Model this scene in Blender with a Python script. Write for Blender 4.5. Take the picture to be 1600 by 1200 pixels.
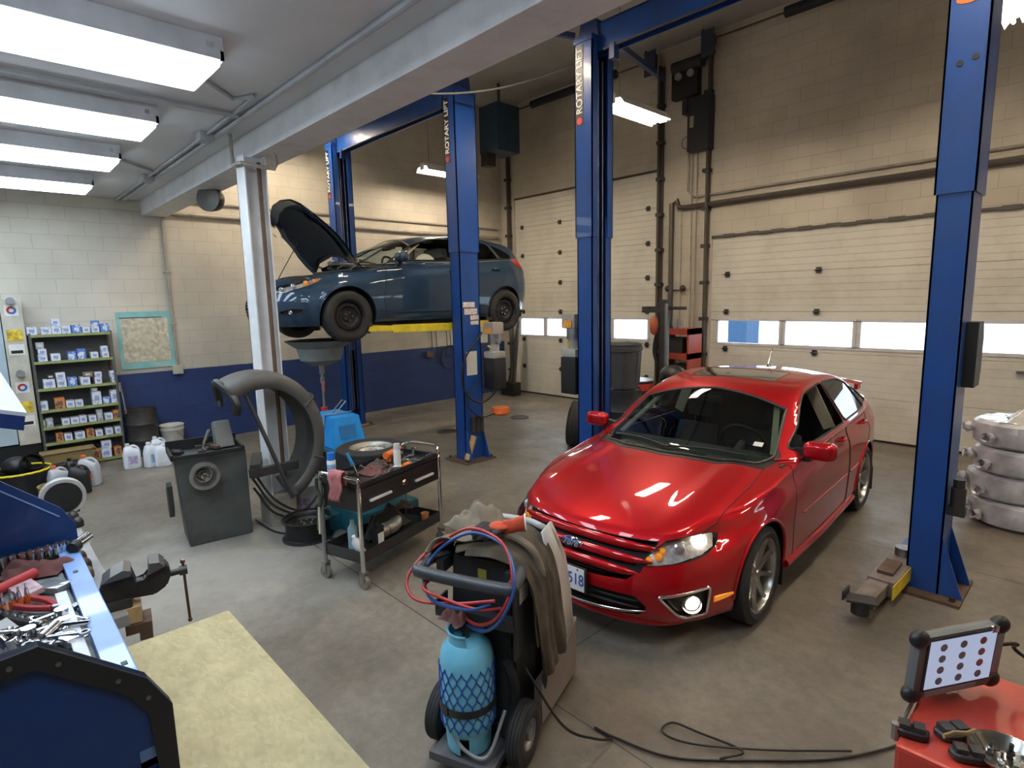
import bpy, bmesh, math, random
import numpy as np
from mathutils import Vector, Matrix, Euler
PI = math.pi
random.seed(7)
scene = bpy.context.scene
for _o in list(bpy.data.objects): bpy.data.objects.remove(_o)

# ---------------------------------------------------------------- camera
cam_data = bpy.data.cameras.new('camera'); cam = bpy.data.objects.new('camera', cam_data)
scene.collection.objects.link(cam); scene.camera = cam
cam_data.sensor_fit = 'HORIZONTAL'; cam_data.sensor_width = 36.0
cam_data.lens = 36.0 * 899.26 / 1600.0; cam_data.clip_start = 0.05; cam_data.clip_end = 300
_r = Vector((0.68850348, 0.72489218, -0.02223247)); _u = Vector((-0.08970943, 0.11554625, 0.98924278)); _f = Vector((-0.71966324, 0.67910264, -0.14458366))
cam.matrix_world = Matrix(((_r.x, _u.x, -_f.x, 0), (_r.y, _u.y, -_f.y, 0), (_r.z, _u.z, -_f.z, 2.17), (0, 0, 0, 1)))

# ---------------------------------------------------------------- world, exposure
world = bpy.data.worlds.new('world'); scene.world = world; world.use_nodes = True
wn = world.node_tree.nodes; wn.clear()
_bg = wn.new('ShaderNodeBackground'); _wo = wn.new('ShaderNodeOutputWorld')
_bg.inputs['Color'].default_value = (0.80, 0.90, 1.0, 1); _bg.inputs['Strength'].default_value = 7.0
world.node_tree.links.new(_bg.outputs[0], _wo.inputs[0])
scene.view_settings.view_transform = 'Standard'; scene.view_settings.look = 'None'
scene.view_settings.gamma = 1.0; scene.view_settings.use_curve_mapping = False
scene.view_settings.exposure = -0.1
HALL_E, HALL_C = 78.0, (1.0, 0.84, 0.64)      # warm strip lights of the high hall
BAY_E, BAY_C = 12.5, (0.74, 0.87, 1.0)        # cool strip lights under the low ceiling

# ---------------------------------------------------------------- helpers
COL = scene.collection
MATS = {}
def mat(name, color, rough=0.5, metal=0.0, coat=0.0, var=0.12, vscale=6.0, bump=0.0, bscale=40.0, emit=None, estr=0.0, dirt=None, dirt_amt=0.0, spec=0.5, sheen=0.0, trans=0.0):
    if name in MATS: return MATS[name]
    m = bpy.data.materials.new(name); m.use_nodes = True; MATS[name] = m
    nt = m.node_tree; N = nt.nodes; L = nt.links; b = N['Principled BSDF']
    b.inputs['Roughness'].default_value = rough; b.inputs['Metallic'].default_value = metal
    b.inputs['Coat Weight'].default_value = coat; b.inputs['Coat Roughness'].default_value = 0.04
    b.inputs['Specular IOR Level'].default_value = spec; b.inputs['Sheen Weight'].default_value = sheen
    b.inputs['Transmission Weight'].default_value = trans
    c = (*color, 1)
    tc = N.new('ShaderNodeTexCoord'); no = N.new('ShaderNodeTexNoise'); no.inputs['Scale'].default_value = vscale; no.inputs['Detail'].default_value = 5
    L.new(tc.outputs['Object'], no.inputs['Vector'])
    ramp = N.new('ShaderNodeValToRGB'); e = ramp.color_ramp.elements
    e[0].position = 0.3; e[1].position = 0.7
    e[0].color = (*[x * (1 - var) for x in color], 1); e[1].color = (*[min(1, x * (1 + var)) for x in color], 1)
    L.new(no.outputs['Fac'], ramp.inputs['Fac']); out = ramp.outputs['Color']
    if dirt is not None:
        n2 = N.new('ShaderNodeTexNoise'); n2.inputs['Scale'].default_value = vscale * 0.6; n2.inputs['Detail'].default_value = 8; n2.inputs['Roughness'].default_value = 0.7
        L.new(tc.outputs['Object'], n2.inputs['Vector'])
        r2 = N.new('ShaderNodeValToRGB'); r2.color_ramp.elements[0].position = 0.48; r2.color_ramp.elements[1].position = 0.66
        r2.color_ramp.elements[1].color = (dirt_amt, dirt_amt, dirt_amt, 1); r2.color_ramp.elements[0].color = (0, 0, 0, 1)
        L.new(n2.outputs['Fac'], r2.inputs['Fac'])
        mx = N.new('ShaderNodeMix'); mx.data_type = 'RGBA'; L.new(r2.outputs['Color'], mx.inputs['Factor'])
        L.new(out, mx.inputs['A']); mx.inputs['B'].default_value = (*dirt, 1); out = mx.outputs['Result']
    L.new(out, b.inputs['Base Color'])
    if bump > 0:
        n3 = N.new('ShaderNodeTexNoise'); n3.inputs['Scale'].default_value = bscale; n3.inputs['Detail'].default_value = 4
        L.new(tc.outputs['Object'], n3.inputs['Vector'])
        bp = N.new('ShaderNodeBump'); bp.inputs['Strength'].default_value = bump; bp.inputs['Distance'].default_value = 0.01
        L.new(n3.outputs['Fac'], bp.inputs['Height']); L.new(bp.outputs[0], b.inputs['Normal'])
    if emit:
        b.inputs['Emission Color'].default_value = (*emit, 1); b.inputs['Emission Strength'].default_value = estr
    return m
def glass_mat(name, tint, gloss=0.9, rough=0.02, base=0.06):
    if name in MATS: return MATS[name]
    m = bpy.data.materials.new(name); m.use_nodes = True; MATS[name] = m
    nt = m.node_tree; N = nt.nodes; L = nt.links; N.clear()
    o = N.new('ShaderNodeOutputMaterial'); t = N.new('ShaderNodeBsdfTransparent'); t.inputs[0].default_value = (*tint, 1)
    g = N.new('ShaderNodeBsdfGlossy'); g.inputs['Roughness'].default_value = rough; g.inputs[0].default_value = (gloss, gloss, gloss, 1)
    fr0 = N.new('ShaderNodeFresnel'); fr0.inputs['IOR'].default_value = 1.5; gm = N.new('ShaderNodeNewGeometry')
    fr = N.new('ShaderNodeMath'); fr.operation = 'MULTIPLY'; iv = N.new('ShaderNodeMath'); iv.operation = 'SUBTRACT'; iv.inputs[0].default_value = 1.0; L.new(gm.outputs['Backfacing'], iv.inputs[1]); L.new(fr0.outputs[0], fr.inputs[0]); L.new(iv.outputs[0], fr.inputs[1])
    no = N.new('ShaderNodeTexNoise'); no.inputs['Scale'].default_value = 3.0
    ad = N.new('ShaderNodeMath'); ad.operation = 'MULTIPLY_ADD'; L.new(no.outputs['Fac'], ad.inputs[0]); ad.inputs[1].default_value = base; L.new(fr.outputs[0], ad.inputs[2])
    mx = N.new('ShaderNodeMixShader'); L.new(ad.outputs[0], mx.inputs[0]); L.new(t.outputs[0], mx.inputs[1]); L.new(g.outputs[0], mx.inputs[2]); L.new(mx.outputs[0], o.inputs[0])
    return m

class MB:
    "collects simple solids into one mesh"
    def __init__(s): s.bm = bmesh.new(); s.mi = 0
    def _v(s, verts, mtx=None):
        return [s.bm.verts.new(mtx @ Vector(v) if mtx else Vector(v)) for v in verts]
    def _f(s, vs, idx):
        for i in idx:
            try: f = s.bm.faces.new([vs[k] for k in i]); f.material_index = s.mi
            except ValueError: pass
    def box(s, c, d, rot=None, taper=None, bev=0.0):
        x, y, z = d[0] / 2, d[1] / 2, d[2] / 2; t = taper or 1.0
        tx, ty = (t if isinstance(t, tuple) else (t, t))
        v = [(-x, -y, -z), (x, -y, -z), (x, y, -z), (-x, y, -z), (-x * tx, -y * ty, z), (x * tx, -y * ty, z), (x * tx, y * ty, z), (-x * tx, y * ty, z)]
        M = Matrix.Translation(c) @ (Euler(rot).to_matrix().to_4x4() if rot else Matrix.Identity(4))
        vs = s._v(v, M); n0 = len(s.bm.faces)
        s._f(vs, [(0, 3, 2, 1), (4, 5, 6, 7), (0, 1, 5, 4), (1, 2, 6, 5), (2, 3, 7, 6), (3, 0, 4, 7)])
        if bev > 0:
            es = set()
            for w in vs: es.update(w.link_edges)
            bmesh.ops.bevel(s.bm, geom=list(es), offset=bev, segments=2, profile=0.7, affect='EDGES')
        return s
    def bb(s, a, b, bev=0.0):
        return s.box([(a[i] + b[i]) / 2 for i in range(3)], [abs(b[i] - a[i]) for i in range(3)], bev=bev)
    def bar(s, p, q, w, h, up=(0, 0, 1), bev=0.0):
        p = Vector(p); q = Vector(q); z = (q - p); ln = z.length; z.normalize(); u = Vector(up)
        x = u.cross(z)
        if x.length < 1e-4: x = Vector((1, 0, 0)).cross(z)
        x.normalize(); y = z.cross(x)
        M = Matrix.Translation((p + q) / 2) @ Matrix((x, y, z)).transposed().to_4x4()
        vs = s._v([(-w/2, -h/2, -ln/2), (w/2, -h/2, -ln/2), (w/2, h/2, -ln/2), (-w/2, h/2, -ln/2), (-w/2, -h/2, ln/2), (w/2, -h/2, ln/2), (w/2, h/2, ln/2), (-w/2, h/2, ln/2)], M)
        s._f(vs, [(0, 3, 2, 1), (4, 5, 6, 7), (0, 1, 5, 4), (1, 2, 6, 5), (2, 3, 7, 6), (3, 0, 4, 7)])
        if bev > 0:
            es = set()
            for w_ in vs: es.update(w_.link_edges)
            bmesh.ops.bevel(s.bm, geom=list(es), offset=bev, segments=2, profile=0.7, affect='EDGES')
        return s
    def cyl(s, p, q, r, r2=None, n=16, caps=True):
        r2 = r if r2 is None else r2
        return s.rings([p, q], [r, r2], n, caps)
    def rings(s, pts, rad, n=12, caps=True, flat=1.0):
        P = [Vector(p) for p in pts]; prev = None; R = []
        ref = None
        for i, p in enumerate(P):
            a = P[max(0, i - 1)]; b = P[min(len(P) - 1, i + 1)]; t = (b - a)
            if t.length < 1e-7: t = Vector((0, 0, 1))
            t.normalize()
            if ref is None:
                ref = Vector((0, 0, 1)) if abs(t.z) < 0.9 else Vector((1, 0, 0))
            x = ref - t * ref.dot(t)
            if x.length < 1e-5: x = t.orthogonal()
            x.normalize(); ref = x; y = t.cross(x)
            rr = rad[i] if hasattr(rad, '__len__') else rad
            R.append([s.bm.verts.new(p + x * math.cos(2 * PI * k / n) * rr + y * math.sin(2 * PI * k / n) * rr * flat) for k in range(n)])
        for i in range(len(R) - 1):
            for k in range(n):
                f = s.bm.faces.new((R[i][k], R[i][(k + 1) % n], R[i + 1][(k + 1) % n], R[i + 1][k])); f.material_index = s.mi
        if caps:
            for rr, fl in ((R[0], 1), (R[-1], 0)):
                try: f = s.bm.faces.new(list(reversed(rr)) if fl else rr); f.material_index = s.mi
                except ValueError: pass
        return s
    def tube(s, pts, r, n=8, smooth=6, caps=True):
        return s.rings(catmull(pts, smooth) if smooth else pts, r, n, caps)
    def lathe(s, prof, c=(0, 0, 0), axis=(0, 0, 1), n=24, a0=0.0, a1=2 * PI):
        ax = Vector(axis).normalized(); x = ax.orthogonal().normalized()
        if abs(ax.z) > 0.99: x = Vector((1, 0, 0))
        y = ax.cross(x); c = Vector(c); full = abs(a1 - a0 - 2 * PI) < 1e-6; m = n if full else n + 1
        R = []
        for (r, h) in prof:
            R.append([s.bm.verts.new(c + ax * h + (x * math.cos(a0 + (a1 - a0) * k / n) + y * math.sin(a0 + (a1 - a0) * k / n)) * r) for k in range(m)])
        for i in range(len(R) - 1):
            for k in range(n):
                k2 = (k + 1) % m
                try: f = s.bm.faces.new((R[i][k], R[i][k2], R[i + 1][k2], R[i + 1][k])); f.material_index = s.mi
                except ValueError: pass
        if full:
            for i, fl in ((0, 1), (-1, 0)):
                if prof[i][0] > 1e-4:
                    continue
        return s
    def prism(s, poly, mtx, depth):
        "poly in local xy, extruded along local z by depth"
        a = s._v([(x, y, 0) for x, y in poly], mtx); b = s._v([(x, y, depth) for x, y in poly], mtx); n = len(poly)
        s._f(a, [tuple(reversed(range(n)))]); s._f(b, [tuple(range(n))])
        for k in range(n): s._f([a[k], a[(k + 1) % n], b[(k + 1) % n], b[k]], [(0, 1, 2, 3)])
        return s
    def poly3(s, pts):
        s._f(s._v(pts), [tuple(range(len(pts)))]); return s
    def grid(s, P, close=False):
        "P[i][j] points"
        V = [[s.bm.verts.new(Vector(p)) for p in row] for row in P]
        for i in range(len(V) - 1):
            for j in range(len(V[0]) - 1):
                try: f = s.bm.faces.new((V[i][j], V[i][j + 1], V[i + 1][j + 1], V[i + 1][j])); f.material_index = s.mi
                except ValueError: pass
        return V
    def ball(s, c, r, n=14, sc=(1, 1, 1)):
        M = Matrix.Translation(c) @ Matrix.Diagonal((sc[0], sc[1], sc[2], 1))
        k = len(s.bm.faces)
        d = bmesh.ops.create_uvsphere(s.bm, u_segments=n, v_segments=max(6, n * 2 // 3), radius=r, matrix=M)
        if s.mi:
            s.bm.faces.ensure_lookup_table()
            for i in range(k, len(s.bm.faces)): s.bm.faces[i].material_index = s.mi
        return s
    def build(s, name, m, parent=None, smooth=True, ang=35, loc=None, rot=None, solid=0.0, offset=-1, subd=0, weld=False):
        if weld: bmesh.ops.remove_doubles(s.bm, verts=s.bm.verts, dist=0.0005)
        bmesh.ops.recalc_face_normals(s.bm, faces=s.bm.faces)
        me = bpy.data.meshes.new(name); s.bm.to_mesh(me); s.bm.free()
        for mm in (m if isinstance(m, (list, tuple)) else [m]): me.materials.append(mm)
        if smooth:
            me.polygons.foreach_set('use_smooth', [True] * len(me.polygons))
            if ang < 180: me.set_sharp_from_angle(angle=math.radians(ang))
        o = bpy.data.objects.new(name, me); COL.objects.link(o)
        if parent: o.parent = parent
        if loc: o.location = loc
        if rot: o.rotation_euler = rot
        if solid: mod = o.modifiers.new('solidify', 'SOLIDIFY'); mod.thickness = solid; mod.offset = offset
        if subd: mod = o.modifiers.new('subd', 'SUBSURF'); mod.levels = subd; mod.render_levels = subd
        return o
def catmull(pts, k=6):
    P = [Vector(p) for p in pts]; out = []
    if len(P) < 3: return P
    for i in range(len(P) - 1):
        a = P[i - 1] if i else P[0] * 2 - P[1]; b = P[i]; c = P[i + 1]; d = P[i + 2] if i + 2 < len(P) else P[-1] * 2 - P[-2]
        for j in range(k):
            t = j / k; out.append(0.5 * ((2 * b) + (c - a) * t + (2 * a - 5 * b + 4 * c - d) * t * t + (3 * b - 3 * c + d - a) * t ** 3))
    out.append(P[-1]); return out
def thing(name, label, cat, loc=(0, 0, 0), rz=0.0, group=None, rot=None):
    o = bpy.data.objects.new(name, None); COL.objects.link(o); o.empty_display_size = 0.1
    o.location = loc; o.rotation_euler = rot or (0, 0, rz); o['label'] = label; o['category'] = cat
    if group: o['group'] = group
    return o
def tag(o, label, cat, group=None):
    o['label'] = label; o['category'] = cat
    if group: o['group'] = group
    return o
def struct(o): o['kind'] = 'structure'; return o
def dup(root, loc=None, rz=None, label=None, group=None):
    def rec(o, par):
        c = o.copy(); COL.objects.link(c); c.parent = par
        for ch in o.children: rec(ch, c)
        return c
    r = rec(root, None)
    if loc is not None: r.location = loc
    if rz is not None: r.rotation_euler[2] = rz
    if label: r['label'] = label
    if group: r['group'] = group
    return r
def text_obj(name, body, m, size, parent=None, mtx=None, extrude=0.001, bold=0.0, shear=0.0, sx=1.0, spacing=1.0, bevel=0.0):
    cu = bpy.data.curves.new(name, 'FONT'); cu.body = body; cu.size = size; cu.extrude = extrude; cu.offset = bold; cu.bevel_depth = bevel; cu.bevel_resolution = 0; cu.shear = shear
    cu.align_x = 'CENTER'; cu.align_y = 'CENTER'; cu.space_character = spacing
    t = bpy.data.objects.new(name + '_curve', cu); COL.objects.link(t)
    dg = bpy.context.evaluated_depsgraph_get(); me = bpy.data.meshes.new_from_object(t.evaluated_get(dg)); bpy.data.objects.remove(t)
    me.name = name
    if sx != 1.0: me.transform(Matrix.Diagonal((sx, 1, 1, 1)))
    if mtx: me.transform(mtx)
    me.materials.clear(); me.materials.append(m)
    o = bpy.data.objects.new(name, me); COL.objects.link(o)
    if parent: o.parent = parent
    return o
def frame(origin, xdir, ydir):
    x = Vector(xdir).normalized(); y = Vector(ydir); y = (y - x * y.dot(x)).normalized(); z = x.cross(y)
    M = Matrix((x, y, z)).transposed().to_4x4(); return Matrix.Translation(origin) @ M

# common materials
M_blue = mat('lift_blue_paint', (0.010, 0.060, 0.27), 0.35, spec=.35, coat=0.15, var=0.1, vscale=3, dirt=(0.03, 0.03, 0.04), dirt_amt=0.25)
M_dblue = mat('lift_inner_blue', (0.008, 0.035, 0.16), 0.4, var=0.15, dirt=(0.02, 0.02, 0.02), dirt_amt=0.5)
M_black = mat('black_plastic', (0.012, 0.012, 0.013), 0.45)
M_rubber = mat('tyre_rubber', (0.018, 0.018, 0.019), 0.75, bump=0.2, bscale=120, dirt=(0.06, 0.055, 0.05), dirt_amt=0.3)
M_chrome = mat('chrome', (0.75, 0.75, 0.76), 0.12, metal=1.0, var=0.05)
M_steel = mat('worn_steel', (0.36, 0.36, 0.37), 0.38, metal=0.9, dirt=(0.08, 0.06, 0.045), dirt_amt=0.5)
M_dsteel = mat('dark_greasy_steel', (0.06, 0.058, 0.056), 0.5, metal=0.5, dirt=(0.02, 0.016, 0.012), dirt_amt=0.6)
M_rust = mat('rusty_steel', (0.14, 0.085, 0.055), 0.7, metal=0.3, bump=0.3, dirt=(0.05, 0.04, 0.035), dirt_amt=0.6)
M_white = mat('white_paint', (0.72, 0.73, 0.74), 0.45, dirt=(0.45, 0.42, 0.38), dirt_amt=0.3)
M_wplastic = mat('white_plastic', (0.75, 0.78, 0.82), 0.35)
M_yellow = mat('yellow_paint', (0.78, 0.60, 0.02), 0.4, dirt=(0.2, 0.15, 0.04), dirt_amt=0.4)
M_red = mat('red_enamel', (0.50, 0.035, 0.025), 0.35, coat=0.2, dirt=(0.12, 0.03, 0.025), dirt_amt=0.35)
M_orange = mat('orange_plastic', (0.75, 0.16, 0.03), 0.4)
M_grey = mat('grey_paint', (0.25, 0.26, 0.27), 0.5, dirt=(0.1, 0.09, 0.08), dirt_amt=0.3)
M_pipe = mat('painted_pipe', (0.36, 0.33, 0.28), 0.5, dirt=(0.12, 0.1, 0.09), dirt_amt=0.5)
M_dpipe = mat('dark_pipe', (0.09, 0.08, 0.07), 0.5, metal=0.4)
M_wood = mat('pale_wood', (0.50, 0.34, 0.16), 0.7, var=0.25, vscale=14)
M_cable = mat('black_cable', (0.01, 0.01, 0.01), 0.4)
M_paper = mat('white_paper', (0.75, 0.74, 0.70), 0.8, var=0.06)

# surveying helpers: intersect the sight line of a photo point with a known plane
def _ray(px, py): return _f * 899.26 + _r * (px - 800) - _u * (py - 600)
def onz(px, py, z=0.0): d = _ray(px, py); t = (z - 2.17) / d.z; return Vector((d.x * t, d.y * t, z))
def onx(px, py, x): d = _ray(px, py); t = x / d.x; return Vector((x, d.y * t, 2.17 + d.z * t))
def ony(px, py, y): d = _ray(px, py); t = y / d.y; return Vector((d.x * t, y, 2.17 + d.z * t))
# ================================================================= ROOM
def wall_material(name, axis, blue):
    m = bpy.data.materials.new(name); m.use_nodes = True; nt = m.node_tree; N = nt.nodes; L = nt.links; b = N['Principled BSDF']
    b.inputs['Roughness'].default_value = 0.6
    tc = N.new('ShaderNodeTexCoord'); sp = N.new('ShaderNodeSeparateXYZ'); L.new(tc.outputs['Object'], sp.inputs[0])
    cb = N.new('ShaderNodeCombineXYZ'); L.new(sp.outputs['Y' if axis == 'x' else 'X'], cb.inputs['X']); L.new(sp.outputs['Z'], cb.inputs['Y'])
    br = N.new('ShaderNodeTexBrick'); br.inputs['Scale'].default_value = 1.0; br.inputs['Brick Width'].default_value = 0.40; br.inputs['Row Height'].default_value = 0.20
    br.inputs['Mortar Size'].default_value = 0.004; br.inputs['Mortar Smooth'].default_value = 0.4; br.inputs['Bias'].default_value = 0
    br.inputs['Color1'].default_value = (0.62, 0.575, 0.48, 1); br.inputs['Color2'].default_value = (0.65, 0.60, 0.50, 1); br.inputs['Mortar'].default_value = (0.50, 0.455, 0.375, 1)
    L.new(cb.outputs[0], br.inputs['Vector'])
    no = N.new('ShaderNodeTexNoise'); no.inputs['Scale'].default_value = 0.9; no.inputs['Detail'].default_value = 7; L.new(tc.outputs['Object'], no.inputs['Vector'])
    rp = N.new('ShaderNodeValToRGB'); rp.color_ramp.elements[0].position = 0.35; rp.color_ramp.elements[1].position = 0.62
    rp.color_ramp.elements[0].color = (0.74, 0.73, 0.72, 1); rp.color_ramp.elements[1].color = (1, 1, 1, 1); L.new(no.outputs['Fac'], rp.inputs['Fac'])
    mu = N.new('ShaderNodeMix'); mu.data_type = 'RGBA'; mu.blend_type = 'MULTIPLY'; mu.inputs['Factor'].default_value = 1.0
    L.new(br.outputs['Color'], mu.inputs['A']); L.new(rp.outputs['Color'], mu.inputs['B']); out = mu.outputs['Result']
    if blue:
        b2 = N.new('ShaderNodeTexBrick')
        for k in ('Scale', 'Brick Width', 'Row Height', 'Mortar Size', 'Mortar Smooth'): b2.inputs[k].default_value = br.inputs[k].default_value
        b2.inputs['Color1'].default_value = (0.014, 0.034, 0.125, 1); b2.inputs['Color2'].default_value = (0.017, 0.040, 0.145, 1); b2.inputs['Mortar'].default_value = (0.010, 0.024, 0.09, 1)
        L.new(cb.outputs[0], b2.inputs['Vector'])
        # chips of old cream paint along the course lines
        n2 = N.new('ShaderNodeTexNoise'); n2.inputs['Scale'].default_value = 5; n2.inputs['Detail'].default_value = 10; n2.inputs['Roughness'].default_value = 0.75; L.new(tc.outputs['Object'], n2.inputs['Vector'])
        zz = N.new('ShaderNodeMath'); zz.operation = 'PINGPONG'; L.new(sp.outputs['Z'], zz.inputs[0]); zz.inputs[1].default_value = 0.30
        z2 = N.new('ShaderNodeMath'); z2.operation = 'MULTIPLY'; z2.inputs[1].default_value = 0.9; L.new(zz.outputs[0], z2.inputs[0])
        z3 = N.new('ShaderNodeMath'); z3.operation = 'SUBTRACT'; L.new(n2.outputs['Fac'], z3.inputs[0]); L.new(z2.outputs[0], z3.inputs[1])
        c2 = N.new('ShaderNodeMath'); c2.operation = 'GREATER_THAN'; L.new(z3.outputs[0], c2.inputs[0]); c2.inputs[1].default_value = 0.615
        m2 = N.new('ShaderNodeMix'); m2.data_type = 'RGBA'; L.new(c2.outputs[0], m2.inputs['Factor']); L.new(b2.outputs['Color'], m2.inputs['A']); m2.inputs['B'].default_value = (0.35, 0.36, 0.36, 1)
        ns = N.new('ShaderNodeMath'); ns.operation = 'MULTIPLY_ADD'; L.new(n2.outputs['Fac'], ns.inputs[0]); ns.inputs[1].default_value = 0.02; L.new(sp.outputs['Z'], ns.inputs[2])
        gt = N.new('ShaderNodeMath'); gt.operation = 'GREATER_THAN'; L.new(ns.outputs[0], gt.inputs[0]); gt.inputs[1].default_value = 1.20
        m3 = N.new('ShaderNodeMix'); m3.data_type = 'RGBA'; L.new(gt.outputs[0], m3.inputs['Factor']); L.new(m2.outputs['Result'], m3.inputs['A']); L.new(out, m3.inputs['B']); out = m3.outputs['Result']
    L.new(out, b.inputs['Base Color'])
    bp = N.new('ShaderNodeBump'); bp.inputs['Strength'].default_value = 0.45; bp.inputs['Distance'].default_value = 0.010; bp.invert = True
    n3 = N.new('ShaderNodeTexNoise'); n3.inputs['Scale'].default_value = 60; L.new(tc.outputs['Object'], n3.inputs['Vector'])
    ad = N.new('ShaderNodeMath'); ad.operation = 'MULTIPLY_ADD'; L.new(n3.outputs['Fac'], ad.inputs[0]); ad.inputs[1].default_value = 0.12; L.new(br.outputs['Fac'], ad.inputs[2])
    L.new(ad.outputs[0], bp.inputs['Height']); L.new(bp.outputs[0], b.inputs['Normal'])
    return m
M_wallL = wall_material('block_wall_left', 'x', True); M_wallD = wall_material('block_wall_doors', 'y', False)
M_ceil = mat('ceiling_paint', (0.66, 0.67, 0.68), 0.55, var=0.06, vscale=1.2, dirt=(0.52, 0.52, 0.53), dirt_amt=0.35)
M_hceil = mat('high_ceiling_paint', (0.42, 0.42, 0.41), 0.7, var=0.1, vscale=1.0)

def floor_material():
    m = bpy.data.materials.new('concrete_floor'); m.use_nodes = True; nt = m.node_tree; N = nt.nodes; L = nt.links; b = N['Principled BSDF']
    tc = N.new('ShaderNodeTexCoord')
    def noise(sc, det=6, ro=0.6):
        n = N.new('ShaderNodeTexNoise'); n.inputs['Scale'].default_value = sc; n.inputs['Detail'].default_value = det; n.inputs['Roughness'].default_value = ro; L.new(tc.outputs['Object'], n.inputs['Vector']); return n
    def ramp(n, a, b_, ca, cb):
        r = N.new('ShaderNodeValToRGB'); r.color_ramp.elements[0].position = a; r.color_ramp.elements[1].position = b_; r.color_ramp.elements[0].color = (*ca, 1); r.color_ramp.elements[1].color = (*cb, 1); L.new(n.outputs['Fac'], r.inputs['Fac']); return r
    base = ramp(noise(0.8, 8), 0.32, 0.68, (0.118, 0.102, 0.080), (0.235, 0.208, 0.168))
    fine = ramp(noise(14, 8, 0.7), 0.3, 0.75, (0.72, 0.72, 0.72), (1.18, 1.18, 1.18))
    mu = N.new('ShaderNodeMix'); mu.data_type = 'RGBA'; mu.blend_type = 'MULTIPLY'; mu.inputs['Factor'].default_value = 1; L.new(base.outputs[0], mu.inputs['A']); L.new(fine.outputs[0], mu.inputs['B'])
    st = ramp(noise(1.7, 9, 0.72), 0.60, 0.72, (0, 0, 0), (0.75, 0.75, 0.75))
    m2 = N.new('ShaderNodeMix'); m2.data_type = 'RGBA'; L.new(st.outputs[0], m2.inputs['Factor']); L.new(mu.outputs['Result'], m2.inputs['A']); m2.inputs['B'].default_value = (0.075, 0.062, 0.052, 1)
    # pale dusty worn patch round the balancer and the drain cart
    mp = N.new('ShaderNodeVectorMath'); mp.operation = 'DISTANCE'; L.new(tc.outputs['Object'], mp.inputs[0]); mp.inputs[1].default_value = (-5.0, 1.3, 0)
    nn = noise(2.2, 8, 0.7); sm = N.new('ShaderNodeMath'); sm.operation = 'MULTIPLY_ADD'; L.new(nn.outputs['Fac'], sm.inputs[0]); sm.inputs[1].default_value = -2.4; L.new(mp.outputs['Value'], sm.inputs[2])
    mr = N.new('ShaderNodeMapRange'); L.new(sm.outputs[0], mr.inputs['Value']); mr.inputs['From Min'].default_value = -0.9; mr.inputs['From Max'].default_value = 0.25; mr.inputs['To Min'].default_value = 0.7; mr.inputs['To Max'].default_value = 0
    m3 = N.new('ShaderNodeMix'); m3.data_type = 'RGBA'; L.new(mr.outputs[0], m3.inputs['Factor']); L.new(m2.outputs['Result'], m3.inputs['A']); m3.inputs['B'].default_value = (0.38, 0.36, 0.32, 1)
    out = m3.outputs['Result']
    # sawn joints in the slab
    sp = N.new('ShaderNodeSeparateXYZ'); L.new(tc.outputs['Object'], sp.inputs[0])
    wob = noise(3, 2)
    for ax, pos in (('Y', 2.095), ('Y', 5.49), ('X', -2.18)):
        d = N.new('ShaderNodeMath'); d.operation = 'SUBTRACT'; L.new(sp.outputs[ax], d.inputs[0]); d.inputs[1].default_value = pos
        d1 = N.new('ShaderNodeMath'); d1.operation = 'MULTIPLY_ADD'; L.new(wob.outputs['Fac'], d1.inputs[0]); d1.inputs[1].default_value = 0.015; L.new(d.outputs[0], d1.inputs[2])
        a = N.new('ShaderNodeMath'); a.operation = 'ABSOLUTE'; L.new(d1.outputs[0], a.inputs[0])
        lt = N.new('ShaderNodeMath'); lt.operation = 'LESS_THAN'; L.new(a.outputs[0], lt.inputs[0]); lt.inputs[1].default_value = 0.0045
        if ax == 'X':
            g = N.new('ShaderNodeMath'); g.operation = 'GREATER_THAN'; L.new(sp.outputs['Y'], g.inputs[0]); g.inputs[1].default_value = 2.1
            g2 = N.new('ShaderNodeMath'); g2.operation = 'MULTIPLY'; L.new(g.outputs[0], g2.inputs[0]); L.new(lt.outputs[0], g2.inputs[1]); lt = g2
        mm = N.new('ShaderNodeMix'); mm.data_type = 'RGBA'; L.new(lt.outputs[0], mm.inputs['Factor']); L.new(out, mm.inputs['A']); mm.inputs['B'].default_value = (0.05, 0.043, 0.038, 1); out = mm.outputs['Result']
    L.new(out, b.inputs['Base Color'])
    rr = ramp(noise(2.5, 5), 0.35, 0.7, (0.30, 0.30, 0.30), (0.55, 0.55, 0.55)); L.new(rr.outputs[0], b.inputs['Roughness'])
    bp = N.new('ShaderNodeBump'); bp.inputs['Strength'].default_value = 0.12; bp.inputs['Distance'].default_value = 0.01; n9 = noise(45, 5); L.new(n9.outputs['Fac'], bp.inputs['Height']); L.new(bp.outputs[0], b.inputs['Normal'])
    return m
def slab(name, a, b, m): return struct(MB().bb(a, b).build(name, m, smooth=False))
XL, YD, XR, YB, HC = -10.25, 9.45, 5.5, -3.5, 6.45
D1 = (-9.81, -6.01, 4.42); D2 = (-4.95, -0.15, 3.145); D3 = (1.0, 4.8, 3.145)
slab('floor', (XL - .2, YB - .2, -0.2), (XR + .2, YD + .2, 0), floor_material())
slab('wall_left', (XL - .2, YB, 0), (XL, YD + .2, HC + .2), M_wallL)
slab('wall_right', (XR, YB, 0), (XR + .2, YD + .2, HC + .2), M_wallD)
slab('wall_back', (XL, YB - .2, 0), (XR, YB, 3.78), M_wallD)
wb = MB()   # door wall pierced by its overhead doors
for x0, x1 in ((XL, D1[0]), (D1[1], D2[0]), (D2[1], D3[0]), (D3[1], XR)): wb.bb((x0, YD, 0), (x1, YD + .2, HC))
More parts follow.
